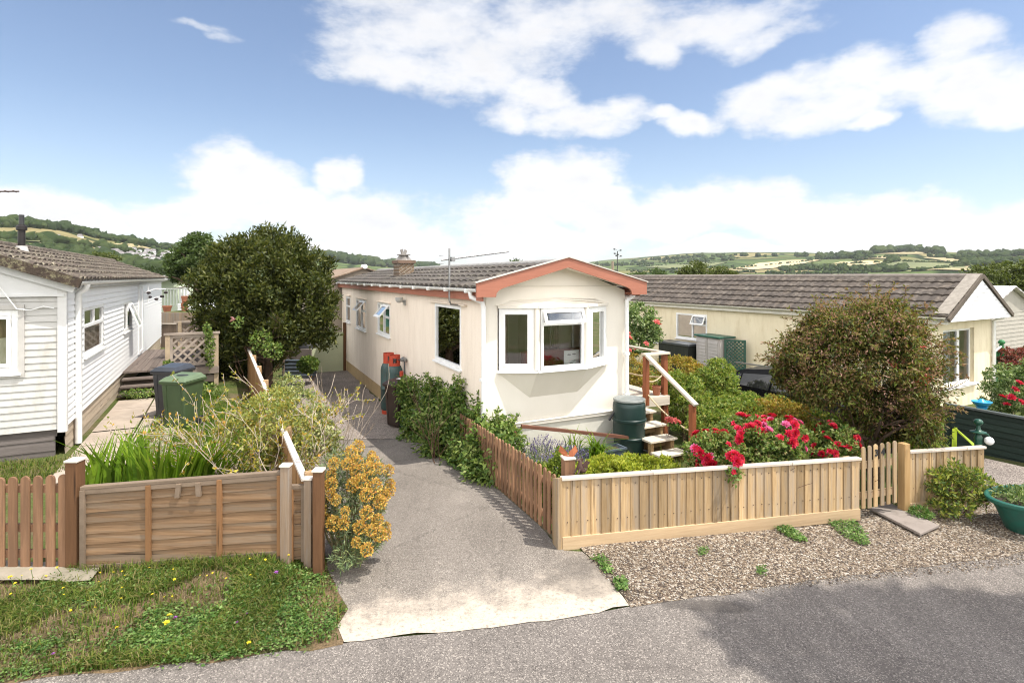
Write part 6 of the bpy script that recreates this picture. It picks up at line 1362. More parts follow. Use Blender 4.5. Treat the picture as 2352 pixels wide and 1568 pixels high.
fm = flower_mesh('flower', L_CORAL, .05, 12); flowers(t, fm, [at(x, y, 7.55)-o for x, y in ((2118, 800), (2124, 847), (2104, 850), (2108, 878), (2120, 872), (2126, 880), (2097, 885), (2078, 832), (2052, 838), (2132, 868))], (.7, 1.3), 3)
# ---- 3 red roses
def rosebush(label, parts, d, seed, nl, nf, fr):
    x0, y0 = parts[0][0], parts[0][1]; t = plant('rose_bush', label, 'rose bush', x0, y0, d, 'red rose bushes'); o = t.location; bl = [pb(*b, o=o) for b in parts]
    foliage('leaves', t, L_ROSE, bl, nl, .042, .027, seed, shell=.45, up=.35, clump=(int(nl/26), .07))
    rg = np.random.default_rng(seed); B = np.array(bl); w = B[:, 3]*B[:, 5]; idx = rg.choice(len(B), nf*3, p=w/w.sum()); dd = unit(rg.normal(size=(nf*3, 3))+np.array([0, -.6, .55])); P = B[idx, :3]+dd*B[idx, 3:6]*1.03
    ok = np.ones(len(P), bool)
    for b in B: ok &= (((P-b[:3])/b[3:6])**2).sum(1) > .85
    P = P[ok]; dd = dd[ok]
    cen = P[rg.choice(len(P), 14)]; dist = np.min(np.linalg.norm(P[:, None]-cen[None], axis=2), 1); order = np.argsort(dist+rg.random(len(P))*.13+(P[:, 0]*.07+P[:, 2]*.03 if seed == 31 else 0))[:nf]
    P, dd = P[order], dd[order]; k = int(nf*.88)
    for q_, (pe, sc_) in enumerate(((18, (.8, 1.15)), (12, (.6, 1.0)), (24, (.85, 1.25)), (8, (.5, .75)))):
        fm = flower_mesh('flower', L_RED, fr, pe, seed+q_*7); flowers(t, fm, [tuple(p) for p in P[q_:k:4]], sc_, seed+q_, dd[q_:k:4]+rg.normal(size=dd[q_:k:4].shape)*.3)
    fm = flower_mesh('flower', L_PINK if seed != 32 else L_RED, fr, 18, seed); flowers(t, fm, [tuple(p) for p in P[k:]], (.7, 1.1), seed, dd[k:])
    stems(t, 9, .6, .008, .5, M_TWIGB, seed); return t
rosebush('large red rose bush spilling over the pale board fence', [(1720, 1030, 7.15, 125, 55, .45), (1640, 1040, 6.95, 62, 45, .35), (1790, 1000, 7.3, 62, 42, .4), (1720, 990, 7.3, 60, 32, .35), (1680, 1068, 6.55, 20, 28, .12), (1612, 1045, 6.9, 34, 32, .25), (1685, 1080, 6.45, 16, 20, .1)], 7.1, 31, 14500, 100, .052)
rosebush('small red rose bush just left of the picket gate', [(1920, 1010, 7.5, 42, 38, .3), (1945, 1030, 7.35, 22, 26, .2), (1890, 1030, 7.4, 35, 25, .25)], 7.45, 32, 4200, 26, .042)
t = plant('geranium', 'coral flowered geranium beside the timber steps', 'flower', 1552, 985, 9.6); o = t.location
fm = flower_mesh('flower', L_CORAL, .06, 14); flowers(t, fm, [at(x, y, 9.6)-o for x, y in ((1541, 966), (1550, 967), (1556, 970), (1535, 963))], (.8, 1.2), 4); foliage('leaves', t, L_BUSH, [pb(1548, 978, 9.6, 11, 9, .08, o)], 110, .05, .045, 4); stems(t, 4, .5, .006, .2, M_TWIGB, 2)
# ---- 4 bush along the cream home
t = thing('leafy_bush', 'dense green jasmine bush along the cream wall behind the brown pickets', 'bush', mw(-.4, .9, -.2)); o = t.location
bl = [pb(*b, o=o) for b in [(960, 930, 11.2, 45, 55, .35), (1010, 945, 10.4, 50, 58, .38), (1060, 960, 9.6, 50, 62, .36), (1030, 1010, 9.7, 60, 50, .36), (960, 985, 10.9, 40, 42, .3), (1100, 1000, 9.0, 40, 50, .3), (1150, 990, 8.9, 32, 36, .3), (1080, 1045, 9.0, 42, 40, .3), (1000, 890, 10.6, 18, 22, .15), (1050, 905, 9.7, 20, 25, .15), (935, 895, 11.6, 16, 26, .15), (1120, 1060, 8.6, 28, 30, .25), (1100, 945, 9.0, 18, 22, .15), (1135, 1055, 8.35, 32, 42, .22), (1165, 1010, 8.7, 30, 34, .22), (1110, 1085, 8.2, 26, 30, .2)]]
bl += [pb(1145, 1062, 8.0, 30, 44, .2, o), pb(1110, 1035, 8.5, 45, 55, .28, o), pb(1175, 1050, 8.0, 18, 30, .16, o)]
bl = [(b[0], b[1], b[2]-.09, b[3]*.92, b[4], b[5]*.92) for b in bl]
foliage('leaves', t, L_BUSH, bl, 21000, .085, .04, 41, shell=.6, up=.1, down=.2, clump=(380, .17), flat=1.2)
sh_ = MB(); rgt = random.Random(29); SP = []; SDn = []
for k in range(90):
    b = bl[rgt.randrange(len(bl))]; e = Vector((rgt.gauss(0, .8), rgt.gauss(0, .8), abs(rgt.gauss(0, 1))+.5)).normalized(); q = [Vector(b[:3])+Vector((e.x*b[3], e.y*b[4], e.z*b[5]))*.85]; d_ = (e+Vector((0, 0, .6))).normalized()
    for i in range(5): d_ = (d_+Vector((rgt.uniform(-.2, .2), rgt.uniform(-.2, .2), -.06))).normalized(); q.append(q[-1]+d_*.055)
    sh_.tube(q, [.005, .004, .004, .003, .003, .002], 4, False)
    for i in range(1, 6):
        for j in range(6): SP.append(q[i][:]); SDn.append((d_.x*.4+rgt.gauss(0, .7), d_.y*.4+rgt.gauss(0, .7), d_.z*.3+rgt.gauss(0, .5)))
kind(sh_.build('shoots', M_TWIGB, t, norm=False), 'stuff'); rg = np.random.default_rng(6); SP = np.array(SP); V, F = leaf_arr(SP, np.array(SDn), rg.normal(size=SP.shape)+np.array([0, 0, .5]), .075*(.5+.8*rg.random(len(SP))), .034*(.5+.8*rg.random(len(SP))), .2); npmesh('shoot_leaves', V, F, L_BUSH, t)
stems(t, 14, 1.0, .01, .5, M_TWIGB, 4, base=.5)
t = plant('nandina', 'small red tipped shrub at the left corner of the lavender', 'shrub', 1172, 1000, 8.9); o = t.location
foliage('leaves', t, leaf('red_tip', [(.3, .05, .04), (.22, .12, .05), (.12, .12, .04), (.4, .1, .07)], .3), [pb(1172, 995, 8.9, 16, 18, .12, o)], 260, .05, .018, 5)
# ---- 5 lavender, lilies, limes inside the front fence
def lavender(label, x, y, d, rx, h, n, seed):
    t = plant('lavender', label, 'lavender', x, y, d, 'lavender clumps'); rg = np.random.default_rng(seed); a = rx/FPX*d
    P = np.stack([rg.normal(size=n)*a*.45, rg.normal(size=n)*a*.3, np.zeros(n)], 1); Dd = unit(P*np.array([1.1, 1.1, 0])+np.stack([rg.normal(size=n)*.08, rg.normal(size=n)*.08, np.full(n, h)], 1)); ln = h*(.75+.35*rg.random(n))
    V, F = leaf_arr(P, Dd, rg.normal(size=(n, 3)), ln, np.full(n, .007), 0); npmesh('stalks', V, F, L_LAVG, t)
    k = 9; tip = P+Dd*ln[:, None]*.96; Q = np.repeat(tip, k, 0)-np.repeat(Dd, k, 0)*(rg.random((n*k, 1))*.085); dq = rg.normal(size=(n*k, 3))*.8+np.repeat(Dd, k, 0)*.7
    V, F = leaf_arr(Q, dq, rg.normal(size=(n*k, 3)), np.full(n*k, .02), np.full(n*k, .014), .2); npmesh('flower_spikes', V, F, L_LAV, t)
    foliage('leaves', t, L_LAVG, [(0, 0, h*.3, a*.9, a*.7, h*.33)], 1500, .06, .008, seed, shell=.6)
lavender('back lavender clump with dull violet spikes below the bay window', 1240, 1040, 8.9, 62, .46, 150, 1); lavender('brighter front lavender clump beside the brown corner post', 1262, 1078, 8.0, 58, .42, 170, 2); lavender('narrow lavender clump left of the day lily', 1310, 1050, 8.5, 28, .42, 60, 3)
def strap(name, label, cat, x, y, d, n, L, W, seed, mat=L_SWORD, lean=.5, droop=.7, base=.08, dirv=None, zg=None):
    t = plant(name, label, cat, x, y, d, zg=zg); rg = np.random.default_rng(seed); P = np.stack([rg.normal(size=n)*base, rg.normal(size=n)*base*.7, np.zeros(n)], 1); blades('leaves', t, mat, P, L, W, seed, lean, droop, dirv); return t
strap('day_lily', 'arching day lily clump in front of the water butt', 'lily', 1372, 1062, 8.9, 70, .62, .03, 1, base=.07, droop=.9)
strap('iris', 'spiky iris clump right of the lavender', 'iris', 1320, 1040, 9.3, 30, .5, .022, 2, droop=.2); strap('garden_lily', 'single tall lily stalk before the lowest step', 'lily', 1527, 1085, 7.6, 7, .62, .02, 3, lean=.12, droop=.1, base=.015)
strap('garden_lily', 'pale strap leaves between the steps and the roses', 'lily', 1590, 1075, 7.4, 26, .36, .02, 4, base=.1); strap('iris', 'grey green iris blades showing through the brown pickets', 'iris', 1215, 1110, 7.7, 22, .55, .022, 6, mat=L_TIP, droop=.3)
def bush(name, label, cat, parts, n, L, W, mat, seed, d=None, group=None, clump=None, st=6, up=.3, zg=None, **k):
    x0, y0, d0 = parts[0][:3]; t = plant(name, label, cat, x0, y0, d or d0, group, zg); o = t.location; foliage('leaves', t, mat, [pb(*b, o=o) for b in parts], n, L, W, seed, up=up, clump=clump, **k)
    if st: stems(t, st, max(.2, (parts[0][4]/FPX*d0)*1.6), .008, .5, M_TWIGB, seed)
    return t
bush('euonymus', 'yellow green euonymus hedge behind the left part of the board fence', 'shrub', [(1400, 1085, 7.1, 70, 28, .22), (1460, 1075, 7.25, 60, 27, .22), (1345, 1095, 6.9, 40, 28, .2), (1520, 1072, 7.3, 34, 18, .2), (1410, 1068, 7.5, 60, 20, .25)], 8500, .045, .024, L_LIME, 51, clump=(330, .06), up=.7)
bush('euonymus', 'yellow green euonymus behind the brown picket fence', 'shrub', [(1275, 1110, 7.1, 34, 50, .2), (1245, 1110, 7.5, 30, 45, .2), (1290, 1062, 7.1, 22, 24, .16), (1210, 1100, 8.0, 28, 40, .2), (1165, 1085, 8.6, 25, 30, .2)], 6500, .045, .024, leaf('green_euonymus', [(.10, .17, .025), (.18, .25, .035), (.3, .35, .05), (.07, .12, .02)], .35), 52, clump=(260, .07), up=.6)
# ---- 6 shrubs filling the right garden
SH = [('golden green spiraea right of the deck rail', L_GOLD, [(1560, 850, 13.5, 50, 30, .7), (1600, 868, 13, 40, 28, .6)], 7000, 61),
 ('golden shrub seen between the cream home and the deck post', L_GOLD, [(1450, 850, 14.5, 35, 38, .7), (1470, 880, 13.5, 35, 30, .6)], 5200, 62),
 ('fresh green shrub left of the black car', L_MIX, [(1640, 885, 12, 50, 42, .6), (1655, 858, 12.2, 28, 32, .4)], 8500, 63),
 ('tall green shrub behind the handrail newel post', L_MIX, [(1580, 930, 11.2, 52, 62, .7), (1555, 890, 11.6, 40, 35, .5)], 9000, 64),
 ('bushy green potentilla in the middle of the right garden', L_MIX, [(1690, 958, 10.2, 78, 50, .8), (1640, 985, 9.6, 60, 48, .6), (1740, 945, 10.4, 55, 36, .6)], 14000, 65),
 ('yellowish shrub behind the large rose bush', L_GOLD, [(1800, 965, 9.6, 75, 48, .7), (1850, 990, 9.2, 60, 42, .6)], 9500, 66),
 ('green shrub below the bronze fuchsia crown', L_MIX, [(1900, 990, 9.0, 62, 40, .6), (1960, 1000, 8.9, 52, 42, .5), (2090, 1010, 8.7, 50, 30, .5)], 9500, 67),
 ('dark green shrub in front of the black car', L_BUSH, [(1790, 950, 10.8, 60, 34, .5)], 4200, 69)]
for lab, mat, parts, n, sd_ in SH: bush('garden_shrub', lab, 'shrub', parts, n, .055, .03, mat, sd_, clump=(int(n/24), .1), shell=.5)
t = bush('flowering_shrub', 'pale tipped green shrub with pink flowers behind the cream home corner', 'shrub', [(1465, 745, 16, 42, 45, .8), (1490, 760, 15.8, 25, 32, .5), (1440, 735, 16, 25, 40, .6), (1455, 790, 15.6, 40, 25, .6)], 8000, .085, .045, L_TIP, 71, clump=(300, .14)); o = t.location
fm = flower_mesh('flower', L_CORAL, .10, 12); flowers(t, fm, [at(x, y, 14.9)-o for x, y in ((1438, 766), (1443, 777), (1430, 776), (1515, 746), (1508, 741), (1484, 790), (1435, 798), (1462, 802), (1446, 805))], (.6, 1.2), 5)
t = bush('rose_hedge', 'red flowered hedge behind the dark green fence at the right edge', 'hedge', [(2320, 880, 12.5, 40, 38, .6), (2350, 900, 12, 45, 55, .6), (2290, 920, 12.4, 28, 28, .4), (2400, 880, 12, 50, 60, .6)], 9000, .065, .032, L_TIP, 72, clump=(330, .1)); o = t.location
fm = flower_mesh('flower', L_RED, .07, 14); flowers(t, fm, [at(x, y, 11.6)-o for x, y in ((2302, 912), (2322, 913), (2312, 930), (2345, 925), (2340, 880), (2330, 895))], (.8, 1.3), 6)
bush('rose_hedge', 'reddish rose hedge under the diamond trellis', 'hedge', [(2325, 825, 16.5, 38, 26, .5), (2360, 830, 16.5, 40, 32, .5)], 4000, .08, .04, leaf('red_rose_leaf', [(.16, .06, .04), (.28, .05, .05), (.10, .08, .03), (.38, .10, .09), (.06, .06, .02)], .3), 73, clump=(150, .12))
# ---- 7 left garden
t = plant('sword_plant', 'clump of bright green sword leaves behind the lapped panel', 'plant', 330, 1130, 6.5); rg = np.random.default_rng(6); n = 300
P = np.stack([rg.uniform(-.62, .72, n), rg.uniform(-.22, .3, n), np.full(n, -.02)], 1); dv = np.stack([np.clip((P[:, 0]+.15)*1.1, -.5, .9), rg.normal(size=n)*.3, np.zeros(n)], 1)
blades('leaves', t, L_SWORD, P, np.full(n, 1.12)*(.6+.45*rg.random(n)), .05, 6, .5, .18, dv)
strap('iris', 'iris clump on the drive side of the divider fence', 'iris', 622, 905, 12.2, 60, .85, .035, 7, base=.16, droop=.25)
t = plant('dry_shrub', 'half bare twiggy shrub with yellowing leaves beside the divider fence', 'shrub', 612, 1110, 7.0); o = t.location; mb = MB(); rgt = random.Random(12); tips = []
for k in range(44):
    a = rgt.uniform(0, 6.28); twigs(mb, (.25*math.cos(a), .3*math.sin(a), -.05), (math.cos(a)*.62-.08, math.sin(a)*.45, rgt.uniform(.55, 1.2)), rgt.uniform(.6, 1.0), .013, 3, rgt, .8, 6, 2, tips, -.01)
mb.build('twigs', M_TWIG, t, norm=False)
rg = np.random.default_rng(8); sel = rg.choice(len(tips), 4200); P = np.array([tips[i][0][:] for i in sel]); Dd = np.array([tips[i][1][:] for i in sel])+rg.normal(size=(len(sel), 3))*.8
V, F = leaf_arr(P, Dd, rg.normal(size=(len(sel), 3)), .045*(.6+.8*rg.random(len(sel))), .026*(.6+.8*rg.random(len(sel))), .2); npmesh('leaves', V, F, leaf('mixed_yellow_leaf', [(.42, .36, .06), (.12, .17, .035), (.5, .40, .05), (.20, .25, .05), (.36, .26, .04), (.09, .13, .03), (.5, .25, .04), (.30, .34, .08)], .35), t)
o = bpy.data.objects['dry_shrub'].location; foliage('side_leaves', bpy.data.objects['dry_shrub'], leaf('yellow_green_leaf', [(.16, .22, .05), (.26, .30, .08), (.36, .36, .12), (.42, .34, .06), (.11, .16, .04)], .35), [pb(*b, o=o) for b in [(650, 985, 7.3, 55, 55, .35), (600, 960, 7.8, 60, 50, .4), (590, 1040, 7.0, 45, 36, .3), (545, 985, 7.4, 40, 40, .3), (625, 925, 8.4, 40, 42, .3)]], 5200, .048, .026, 77, shell=.8, up=.5, clump=(420, .09))
t = bush('variegated_shrub', 'pale variegated shrub spilling onto the driveway behind the orange spurge', 'shrub', [(715, 985, 7.9, 48, 55, .4), (680, 940, 8.6, 42, 52, .4), (745, 1010, 7.6, 28, 34, .25), (660, 900, 9.4, 36, 42, .35), (700, 1040, 7.2, 36, 36, .3)], 6500, .05, .027, L_VAR, 81, clump=(300, .09), shell=.6)
mb = MB(); rgt = random.Random(4)
for k in range(16): twigs(mb, (rgt.uniform(-.3, .3), rgt.uniform(-.4, .8), 0), (rgt.uniform(-.5, .5), rgt.uniform(-.3, .3), 1), .95, .006, 2, rgt, .5, 5, 2)
mb.build('twigs', M_TWIG, t, norm=False)
bush('ivy_shrub', 'dark ivy shrub at the foot of the pale green board gate', 'shrub', [(708, 838, 17.5, 22, 18, .35)], 1200, .08, .06, L_BUSH, 82, zg=-.5)
bush('ivy', 'ivy creeping up the lattice deck post', 'ivy', [(482, 800, 13.9, 9, 48, .1), (385, 838, 13.6, 12, 9, .1), (476, 760, 13.8, 7, 20, .06)], 700, .055, .045, L_BUSH, 83, st=0)
bush('ground_ivy', 'leafy weeds along the foot of the old deck', 'weeds', [(320, 903, 12.6, 45, 8, .25), (430, 890, 13.2, 50, 20, .3), (470, 900, 12.8, 40, 18, .3)], 1700, .05, .035, L_BUSH, 84, st=0)
# ---- 8 orange spurge
t = plant('spurge', 'large euphorbia with orange yellow flower heads at the driveway corner', 'spurge', 800, 1270, 5.75); o = t.location; rg = np.random.default_rng(9); heads = []
shape = [(795, 1080, 5.9, 70, 55), (850, 1110, 5.8, 45, 60), (820, 1180, 5.6, 70, 70), (850, 1230, 5.5, 35, 45), (770, 1150, 5.8, 40, 80), (800, 1270, 5.4, 40, 30)]
B = np.array([pb(x, y, d, a, b, .26, o) for x, y, d, a, b in shape]); w = B[:, 3]*B[:, 5]; k = 0
while len(heads) < 50 and k < 6000:
    k += 1; i = rg.choice(len(B), p=w/w.sum()); e = rg.normal(size=3)+np.array([.25, -.55, .35]); e /= np.linalg.norm(e); p = B[i, :3]+e*B[i, 3:6]
    if any((((p-b[:3])/b[3:6])**2).sum() < .72 for b in B): continue
    if any(np.linalg.norm(p-q[0]) < .09 for q in heads): continue
    heads.append((p, e))
n = 190; e = unit(rg.normal(size=(n, 3))+np.array([0, 0, .35])); P = e*np.array([.058, .058, .062])*(.7+.3*rg.random((n, 1))); V, F = leaf_arr(P, e+rg.normal(size=(n, 3))*.7, rg.normal(size=(n, 3))+e, np.full(n, .019), np.full(n, .016), .2)
hm_ = npmesh('flower_head', V, F, L_EUPF); flowers(t, hm_, [tuple(p) for p, e in heads], (.75, 1.2), 3, [tuple(e*.5+np.array([0, 0, .7])) for p, e in heads])
mb = MB(); PN = []; DN = []
for p, e in heads:
    b = np.array([p[0]*.35, p[1]*.35, 0]); m_ = b*.4+p*.6+np.array([0, 0, -.05]); mb.tube([b, m_, p], [.008, .007, .005], 5, False)
    for q in range(46): s = rg.random()**.6; PN.append(m_*(1-s)+p*s if s > .2 else m_); DN.append(rg.normal(size=3)+np.array([0, 0, .35]))
mb.build('stems', M('spurge_stem', (.26, .20, .11), (.2, .17, .09)), t, norm=False)
PN = np.array(PN); V, F = leaf_arr(PN, np.array(DN), rg.normal(size=PN.shape), np.full(len(PN), .065), np.full(len(PN), .009), .1); npmesh('needles', V, F, L_EUPH, t)
foliage('inner_needles', t, L_EUPH, [tuple(b[:3])+tuple(b[3:6]*.85) for b in B], 5500, .065, .009, 12, shell=.6)
# ---- 9 verge, lawn, weeds
vp = [(-60, 1345), (180, 1328), (420, 1300), (660, 1292), (745, 1300), (765, 1345), (788, 1400), (772, 1440), (778, 1474), (560, 1506), (330, 1531), (-60, 1569)]
M_VERGE, tt_, out = nt_new('verge_soil'); col = ramp(tt_, noise(tt_, 2.5, 7, .65), [(.32, (.055, .075, .022)), (.5, (.15, .105, .06)), (.7, (.22, .16, .095))]); col = mixc(tt_, 1.0, col, ramp(tt_, noise(tt_, 60, 5, .7), [(.3, (.5,)*3), (.7, (1.4,)*3)]), 'MULTIPLY'); pbr(tt_, out, col, .95, 0, noise(tt_, 50, 5, .7), .8, .02, .1)
sheet('verge', [V2(g(*p)) for p in [(-60, 1335), (180, 1318), (745, 1288), (800, 1290), (850, 1300), (800, 1400), (792, 1440), (788, 1480), (560, 1511), (330, 1536), (-60, 1574)]], M_VERGE, .006, .2, .04, 12)
def clumpy(P, seed, cs=.28, thr=.5, keep=.12):
    rg = np.random.default_rng(seed); f = np.zeros(len(P))
    for k in range(9):
        a = rg.random()*6.28; fr = rg.uniform(.7, 2.2)/cs; f += np.sin(P[:, 0]*math.cos(a)*fr+P[:, 1]*math.sin(a)*fr+rg.random()*6.28)
    return P[(f > (thr-.5)*4) | (rg.random(len(P)) < keep)]
P = clumpy(scat(vp, 30000, 1), 1, .3, .5); kind(blades('verge_grass', None, L_GRASS, P, .10, .009, 2, .5, .6), 'stuff')
P = clumpy(scat(vp, 8500, 3), 7, .3, .52); kind(blades('verge_straw', None, L_STRAW, P, .07, .004, 4, .9, .9), 'stuff')
rg = np.random.default_rng(13); low = [(-60, 1500), (300, 1470), (520, 1390), (600, 1330), (745, 1310), (785, 1400), (772, 1440), (778, 1474), (560, 1506), (330, 1531), (-60, 1569)]
P = np.concatenate([clumpy(scat(low, 1900, 5), 21, .3, .6, .06), clumpy(scat(vp, 2200, 6), 22, .25, .68, .05)]); Q = np.repeat(P, 9, 0)+rg.normal(size=(len(P)*9, 3))*np.array([.035, .035, .012])+np.array([0, 0, .035]); m = len(Q)
V, F = leaf_arr(Q, np.concatenate([rg.normal(size=(m, 2)), .25*rg.random((m, 1))], 1), rg.normal(size=(m, 3))*.35+np.array([0, 0, 1]), .027*(.5+1.0*rg.random(m)), .019*(.5+1.0*rg.random(m)), .12); kind(npmesh('verge_weeds', V, F, L_WEED), 'stuff')
def daisies(label, grp, mat, pts, r, h, seed):
    fm = flower_mesh('wild_flower', mat, r, 9, seed, True); rg = random.Random(seed); root = None
    for k, q in enumerate(pts):
        if root is None:
            root = thing('wild_flower', label, 'flower', q, 0, grp); mb = MB(); mb.tube([(0, 0, 0), (.01, 0, h*.5), (0, 0, h)], .002, 4, False); mb.build('stalk', L_WEED, root, norm=False); fm.name = 'blossom'; fm.parent = root; fm.location = (0, 0, h); c = root
        else: c = dup(root)
        c.location = q; c.rotation_euler = (rg.uniform(-.4, .4), rg.uniform(-.4, .4), rg.uniform(0, 6)); s = rg.uniform(.7, 1.3); c.scale = (s, s, s)
daisies('tiny yellow wild flower on the grassy verge', 'yellow wild flowers on the verge', L_YFL, [tuple(p) for p in scat([(-20, 1340), (420, 1312), (660, 1296), (640, 1360), (480, 1420), (200, 1440), (-20, 1420)], 32, 8)], .0095, .12, 8)
daisies('larger yellow wild flower low on the grassy verge', 'larger yellow flowers on the verge', L_YFL, [tuple(g(x, y)) for x, y in ((27, 1352), (97, 1340), (569, 1500), (270, 1462), (378, 1455), (388, 1445))], .017, .09, 9)
daisies('single purple wild flower on the grassy verge', 'purple wild flowers on the verge', L_PUR, [tuple(g(x, y)) for x, y in ((120, 1522), (574, 1425), (636, 1338), (555, 1452), (398, 1440))], .015, .08, 10)
lw_ = [(320, 1050), (345, 985), (372, 920), (420, 905), (520, 900), (560, 960), (640, 1040), (700, 1100), (640, 1120), (500, 1110)]
kind(blades('lawn_grass', None, L_LAWN, scat(lw_, 15000, 9), .10, .008, 3, .5, .6), 'stuff')
kind(blades('fence_foot_grass', None, L_GRASS, scat([(150, 1312), (665, 1280), (750, 1292), (745, 1310), (660, 1303), (160, 1326)], 1700, 10), .13, .007, 5, .4, .5), 'stuff')
kind(blades('left_edge_grass', None, L_GRASS, scat([(-80, 1090), (0, 1066), (150, 1055), (185, 1040), (190, 1075), (60, 1110), (-80, 1130)], 1600, 12), .12, .008, 6, .5, .6), 'stuff')
P = scat([(1200, 1090), (1300, 1010), (1400, 1010), (1500, 1050), (1600, 1020), (1960, 1010), (1960, 1070), (1560, 1090), (1310, 1110)], 3500, 14); kind(blades('border_grass', None, L_GRASS, P, .13, .008, 7, .5, .6), 'stuff')
P = scat([(1440, 850), (1700, 860), (1900, 920), (2180, 950), (2180, 1020), (1620, 1000), (1560, 930)], 9000, 15); m = len(P); P[:, 2] += rg.random(m)*.25
V, F = leaf_arr(P, rg.normal(size=(m, 3))+np.array([0, 0, .4]), rg.normal(size=(m, 3))+np.array([0, 0, .8]), .08*(.6+.8*rg.random(m)), .045*(.6+.8*rg.random(m)), .2); kind(npmesh('ground_cover', V, F, L_MIX), 'stuff')
def weedpatch(label, poly, n, seed, L=.03):
    P = scat(poly, n, seed); c = P.mean(0); t = thing('weed_patch', label, 'weeds', tuple(c)); rg = np.random.default_rng(seed); Q = P-c+np.array([0, 0, .02])+rg.random((n, 3))*np.array([0, 0, .035])
    V, F = leaf_arr(Q, np.concatenate([rg.normal(size=(n, 2)), .4*rg.random((n, 1))], 1), rg.normal(size=(n, 3))*.4+np.array([0, 0, 1]), L*(.6+.8*rg.random(n)), L*.7*(.6+.8*rg.random(n)), .15); npmesh('leaves', V, F, L_WEED, t)
weedpatch('left of two green weed patches on the gravel below the board fence', [(1780, 1218), (1810, 1212), (1845, 1235), (1855, 1248), (1830, 1248)], 520, 1); weedpatch('right of two green weed patches on the gravel below the board fence', [(1900, 1200), (1960, 1195), (1985, 1225), (2000, 1255), (1975, 1256), (1925, 1228)], 820, 2)
weedpatch('grassy tuft where the driveway meets the gravel by the fence', [(1360, 1285), (1385, 1280), (1410, 1320), (1395, 1325)], 220, 3); weedpatch('green tuft at the driveway edge near the road', [(1408, 1335), (1438, 1335), (1442, 1360), (1420, 1362)], 230, 4); weedpatch('single pale weed in the gravel left of centre', [(1600, 1265), (1625, 1262), (1628, 1278), (1605, 1280)], 90, 5, .025); weedpatch('small pale weed near the road edge on the gravel', [(1738, 1310), (1758, 1308), (1760, 1325), (1740, 1325)], 90, 6, .025)
t = bush('nandina', 'bright green shrub with narrow leaves in front of the short board fence', 'shrub', [(2200, 1120, 7.2, 55, 40, .3), (2185, 1155, 7.1, 42, 28, .25), (2235, 1110, 7.25, 40, 25, .25), (2160, 1105, 7.2, 28, 20, .2), (2200, 1085, 7.2, 32, 18, .2)], 3600, .06, .02, leaf('nandina_leaf', [(.07, .12, .03), (.12, .19, .04), (.22, .28, .05), (.35, .36, .06), (.12, .10, .05)], .35), 91, clump=(190, .075), shell=.65)
bush('grass_tuft', 'low leafy tuft at the right foot of the honey coloured post', 'weeds', [(2115, 1178, 7.05, 22, 12, .12)], 420, .05, .014, L_WEED, 92, st=0)
strap('bent_leaf', 'bright yellow green strap leaf bent over behind the short fence', 'leaf', 2191, 1050, 7.9, 0 or 1, .1, .01, 1, mat=L_LIME)
bt_ = bpy.data.objects['bent_leaf']; z0 = bt_.location; a, b, c = at(2191, 1045, 7.9)-z0, at(2193, 981, 7.9)-z0, at(2240, 1020, 7.85)-z0
MB().quad(a+Vector((-.045, 0, -.3)), a+Vector((.03, 0, -.3)), b+Vector((.035, 0, 0)), b+Vector((-.035, 0, -.02))).quad(b+Vector((-.02, -.01, .02)), b+Vector((.035, -.02, -.07)), c+Vector((-.02, -.02, -.045)), c).build('blade', M('lime_blade', (.40, .50, .03), (.33, .45, .03), .5), bt_)
t = plant('tub_flowers', 'small pale green seedlings filling the green tub', 'plant', 2375, 1140, 6.75); o = t.location; tb = tub.location
foliage('leaves', t, L_TIP, [(tb.x-o.x, tb.y-o.y, tb.z-o.z+.40, .5, .32, .07)], 1600, .045, .018, 93, up=.7)
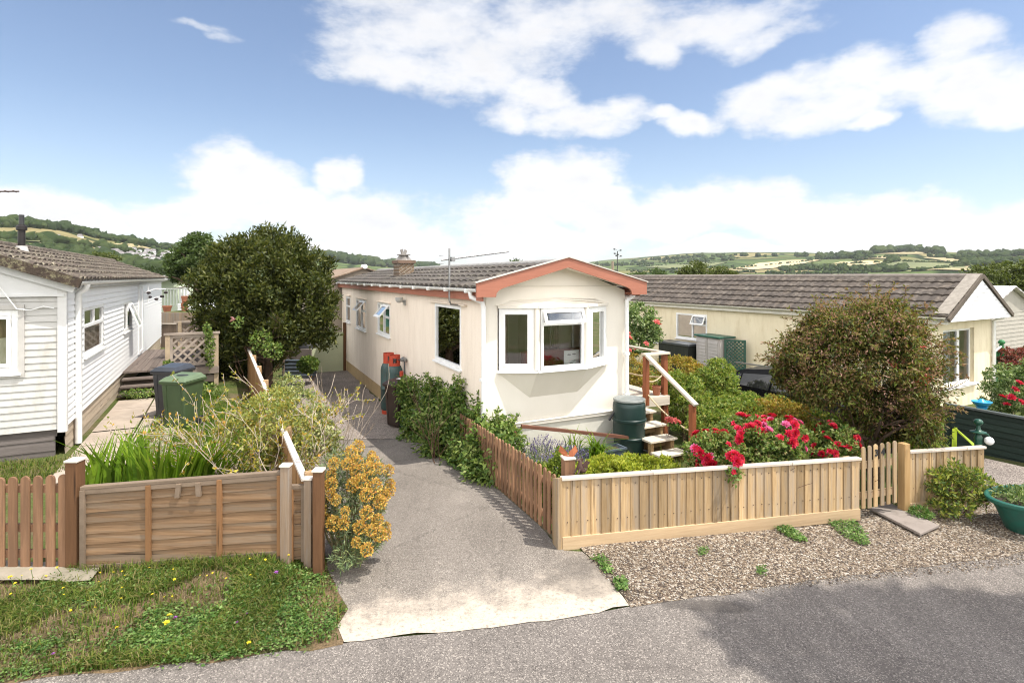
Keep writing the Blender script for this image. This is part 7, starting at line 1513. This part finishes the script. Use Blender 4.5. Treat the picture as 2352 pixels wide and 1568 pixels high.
# ---- 10 trees further off
def far_tree(label, parts, d, n, L, mat, seed, zg, group=None):
    t = plant('deciduous_tree', label, 'tree', parts[0][0], 640, d, group, zg); o = t.location
    foliage('crown', t, mat, [pb(*b, o=o) for b in parts], n, L, L*.6, seed, shell=.5, clump=(int(n/30), L*1.9)); h = at(parts[0][0], parts[0][1], d).z-zg
    MB().tube([(0, 0, 0), (.1, 0, h*.5), (0, 0, h)], [h*.04, h*.03, h*.015], 8, False).build('trunk', M_BARK, t, norm=False)
L_FAR = leaf('distant_oak', [(.06, .085, .016), (.09, .115, .024), (.125, .145, .035), (.04, .06, .012)], .3)
far_tree('round leafy tree above the pale slate roof on the right', [(2300, 645, 60, 62, 36, 3), (2260, 655, 60, 30, 28, 2), (2350, 640, 60, 45, 38, 3), (2400, 645, 60, 50, 40, 3)], 60, 11000, .34, L_FAR, 1, -5)
far_tree('left of two small trees showing above the yellow home ridge', [(1598, 622, 75, 26, 17, 1.6), (1575, 630, 75, 16, 12, 1.2), (1620, 628, 75, 18, 12, 1.2)], 75, 2600, .3, L_FAR, 2, -5, 'trees above the ridge'); far_tree('right of two small trees showing above the yellow home ridge', [(1655, 628, 80, 22, 12, 1.4), (1680, 632, 80, 14, 9, 1)], 80, 1600, .3, L_FAR, 3, -5, 'trees above the ridge')
far_tree('low tree right of the terracotta gable end', [(1500, 633, 85, 34, 12, 1.5), (1460, 638, 85, 24, 9, 1)], 85, 1600, .32, L_ASH, 4, -5); far_tree('tree top just above the cream home ridge', [(1186, 604, 90, 12, 8, 1)], 90, 500, .3, L_ASH, 5, -5)
far_tree('round green tree on the slope behind the lichen roof', [(235, 600, 110, 30, 16, 3), (215, 606, 110, 22, 12, 2)], 110, 3000, .5, L_FAR, 6, -6); far_tree('dark hedge tree beyond the white home gutter', [(330, 630, 90, 60, 12, 2.5)], 90, 2500, .45, leaf('dark_hedge', [(.03, .05, .014), (.05, .075, .02)], .2), 7, -5)
# roadside tree beyond the right edge: it shades the road
t = thing('roadside_tree', 'tall roadside tree whose shade falls on the road at the lower right', 'tree', (13.2, -1.6, -.2))
foliage('crown', t, L_ASH, [(-3.5, 4.05, 12.4, 2.4, .85, 1.1), (-2.0, 3.75, 12.8, 2.2, .9, 1.1), (-.2, 2.75, 12.6, 2, 1.2, 1.3), (0, 1.5, 11.5, 2, 1.6, 1.5)], 15000, .22, .13, 3, shell=.9)
mb = MB(); mb.tube([(0, 0, 0), (0, .4, 4), (0, 1.4, 9), (-1.2, 2.7, 12), (-3.4, 4.0, 12.4)], [.3, .25, .18, .1, .05], 10, False); mb.build('trunk', M_BARK, t, norm=False)
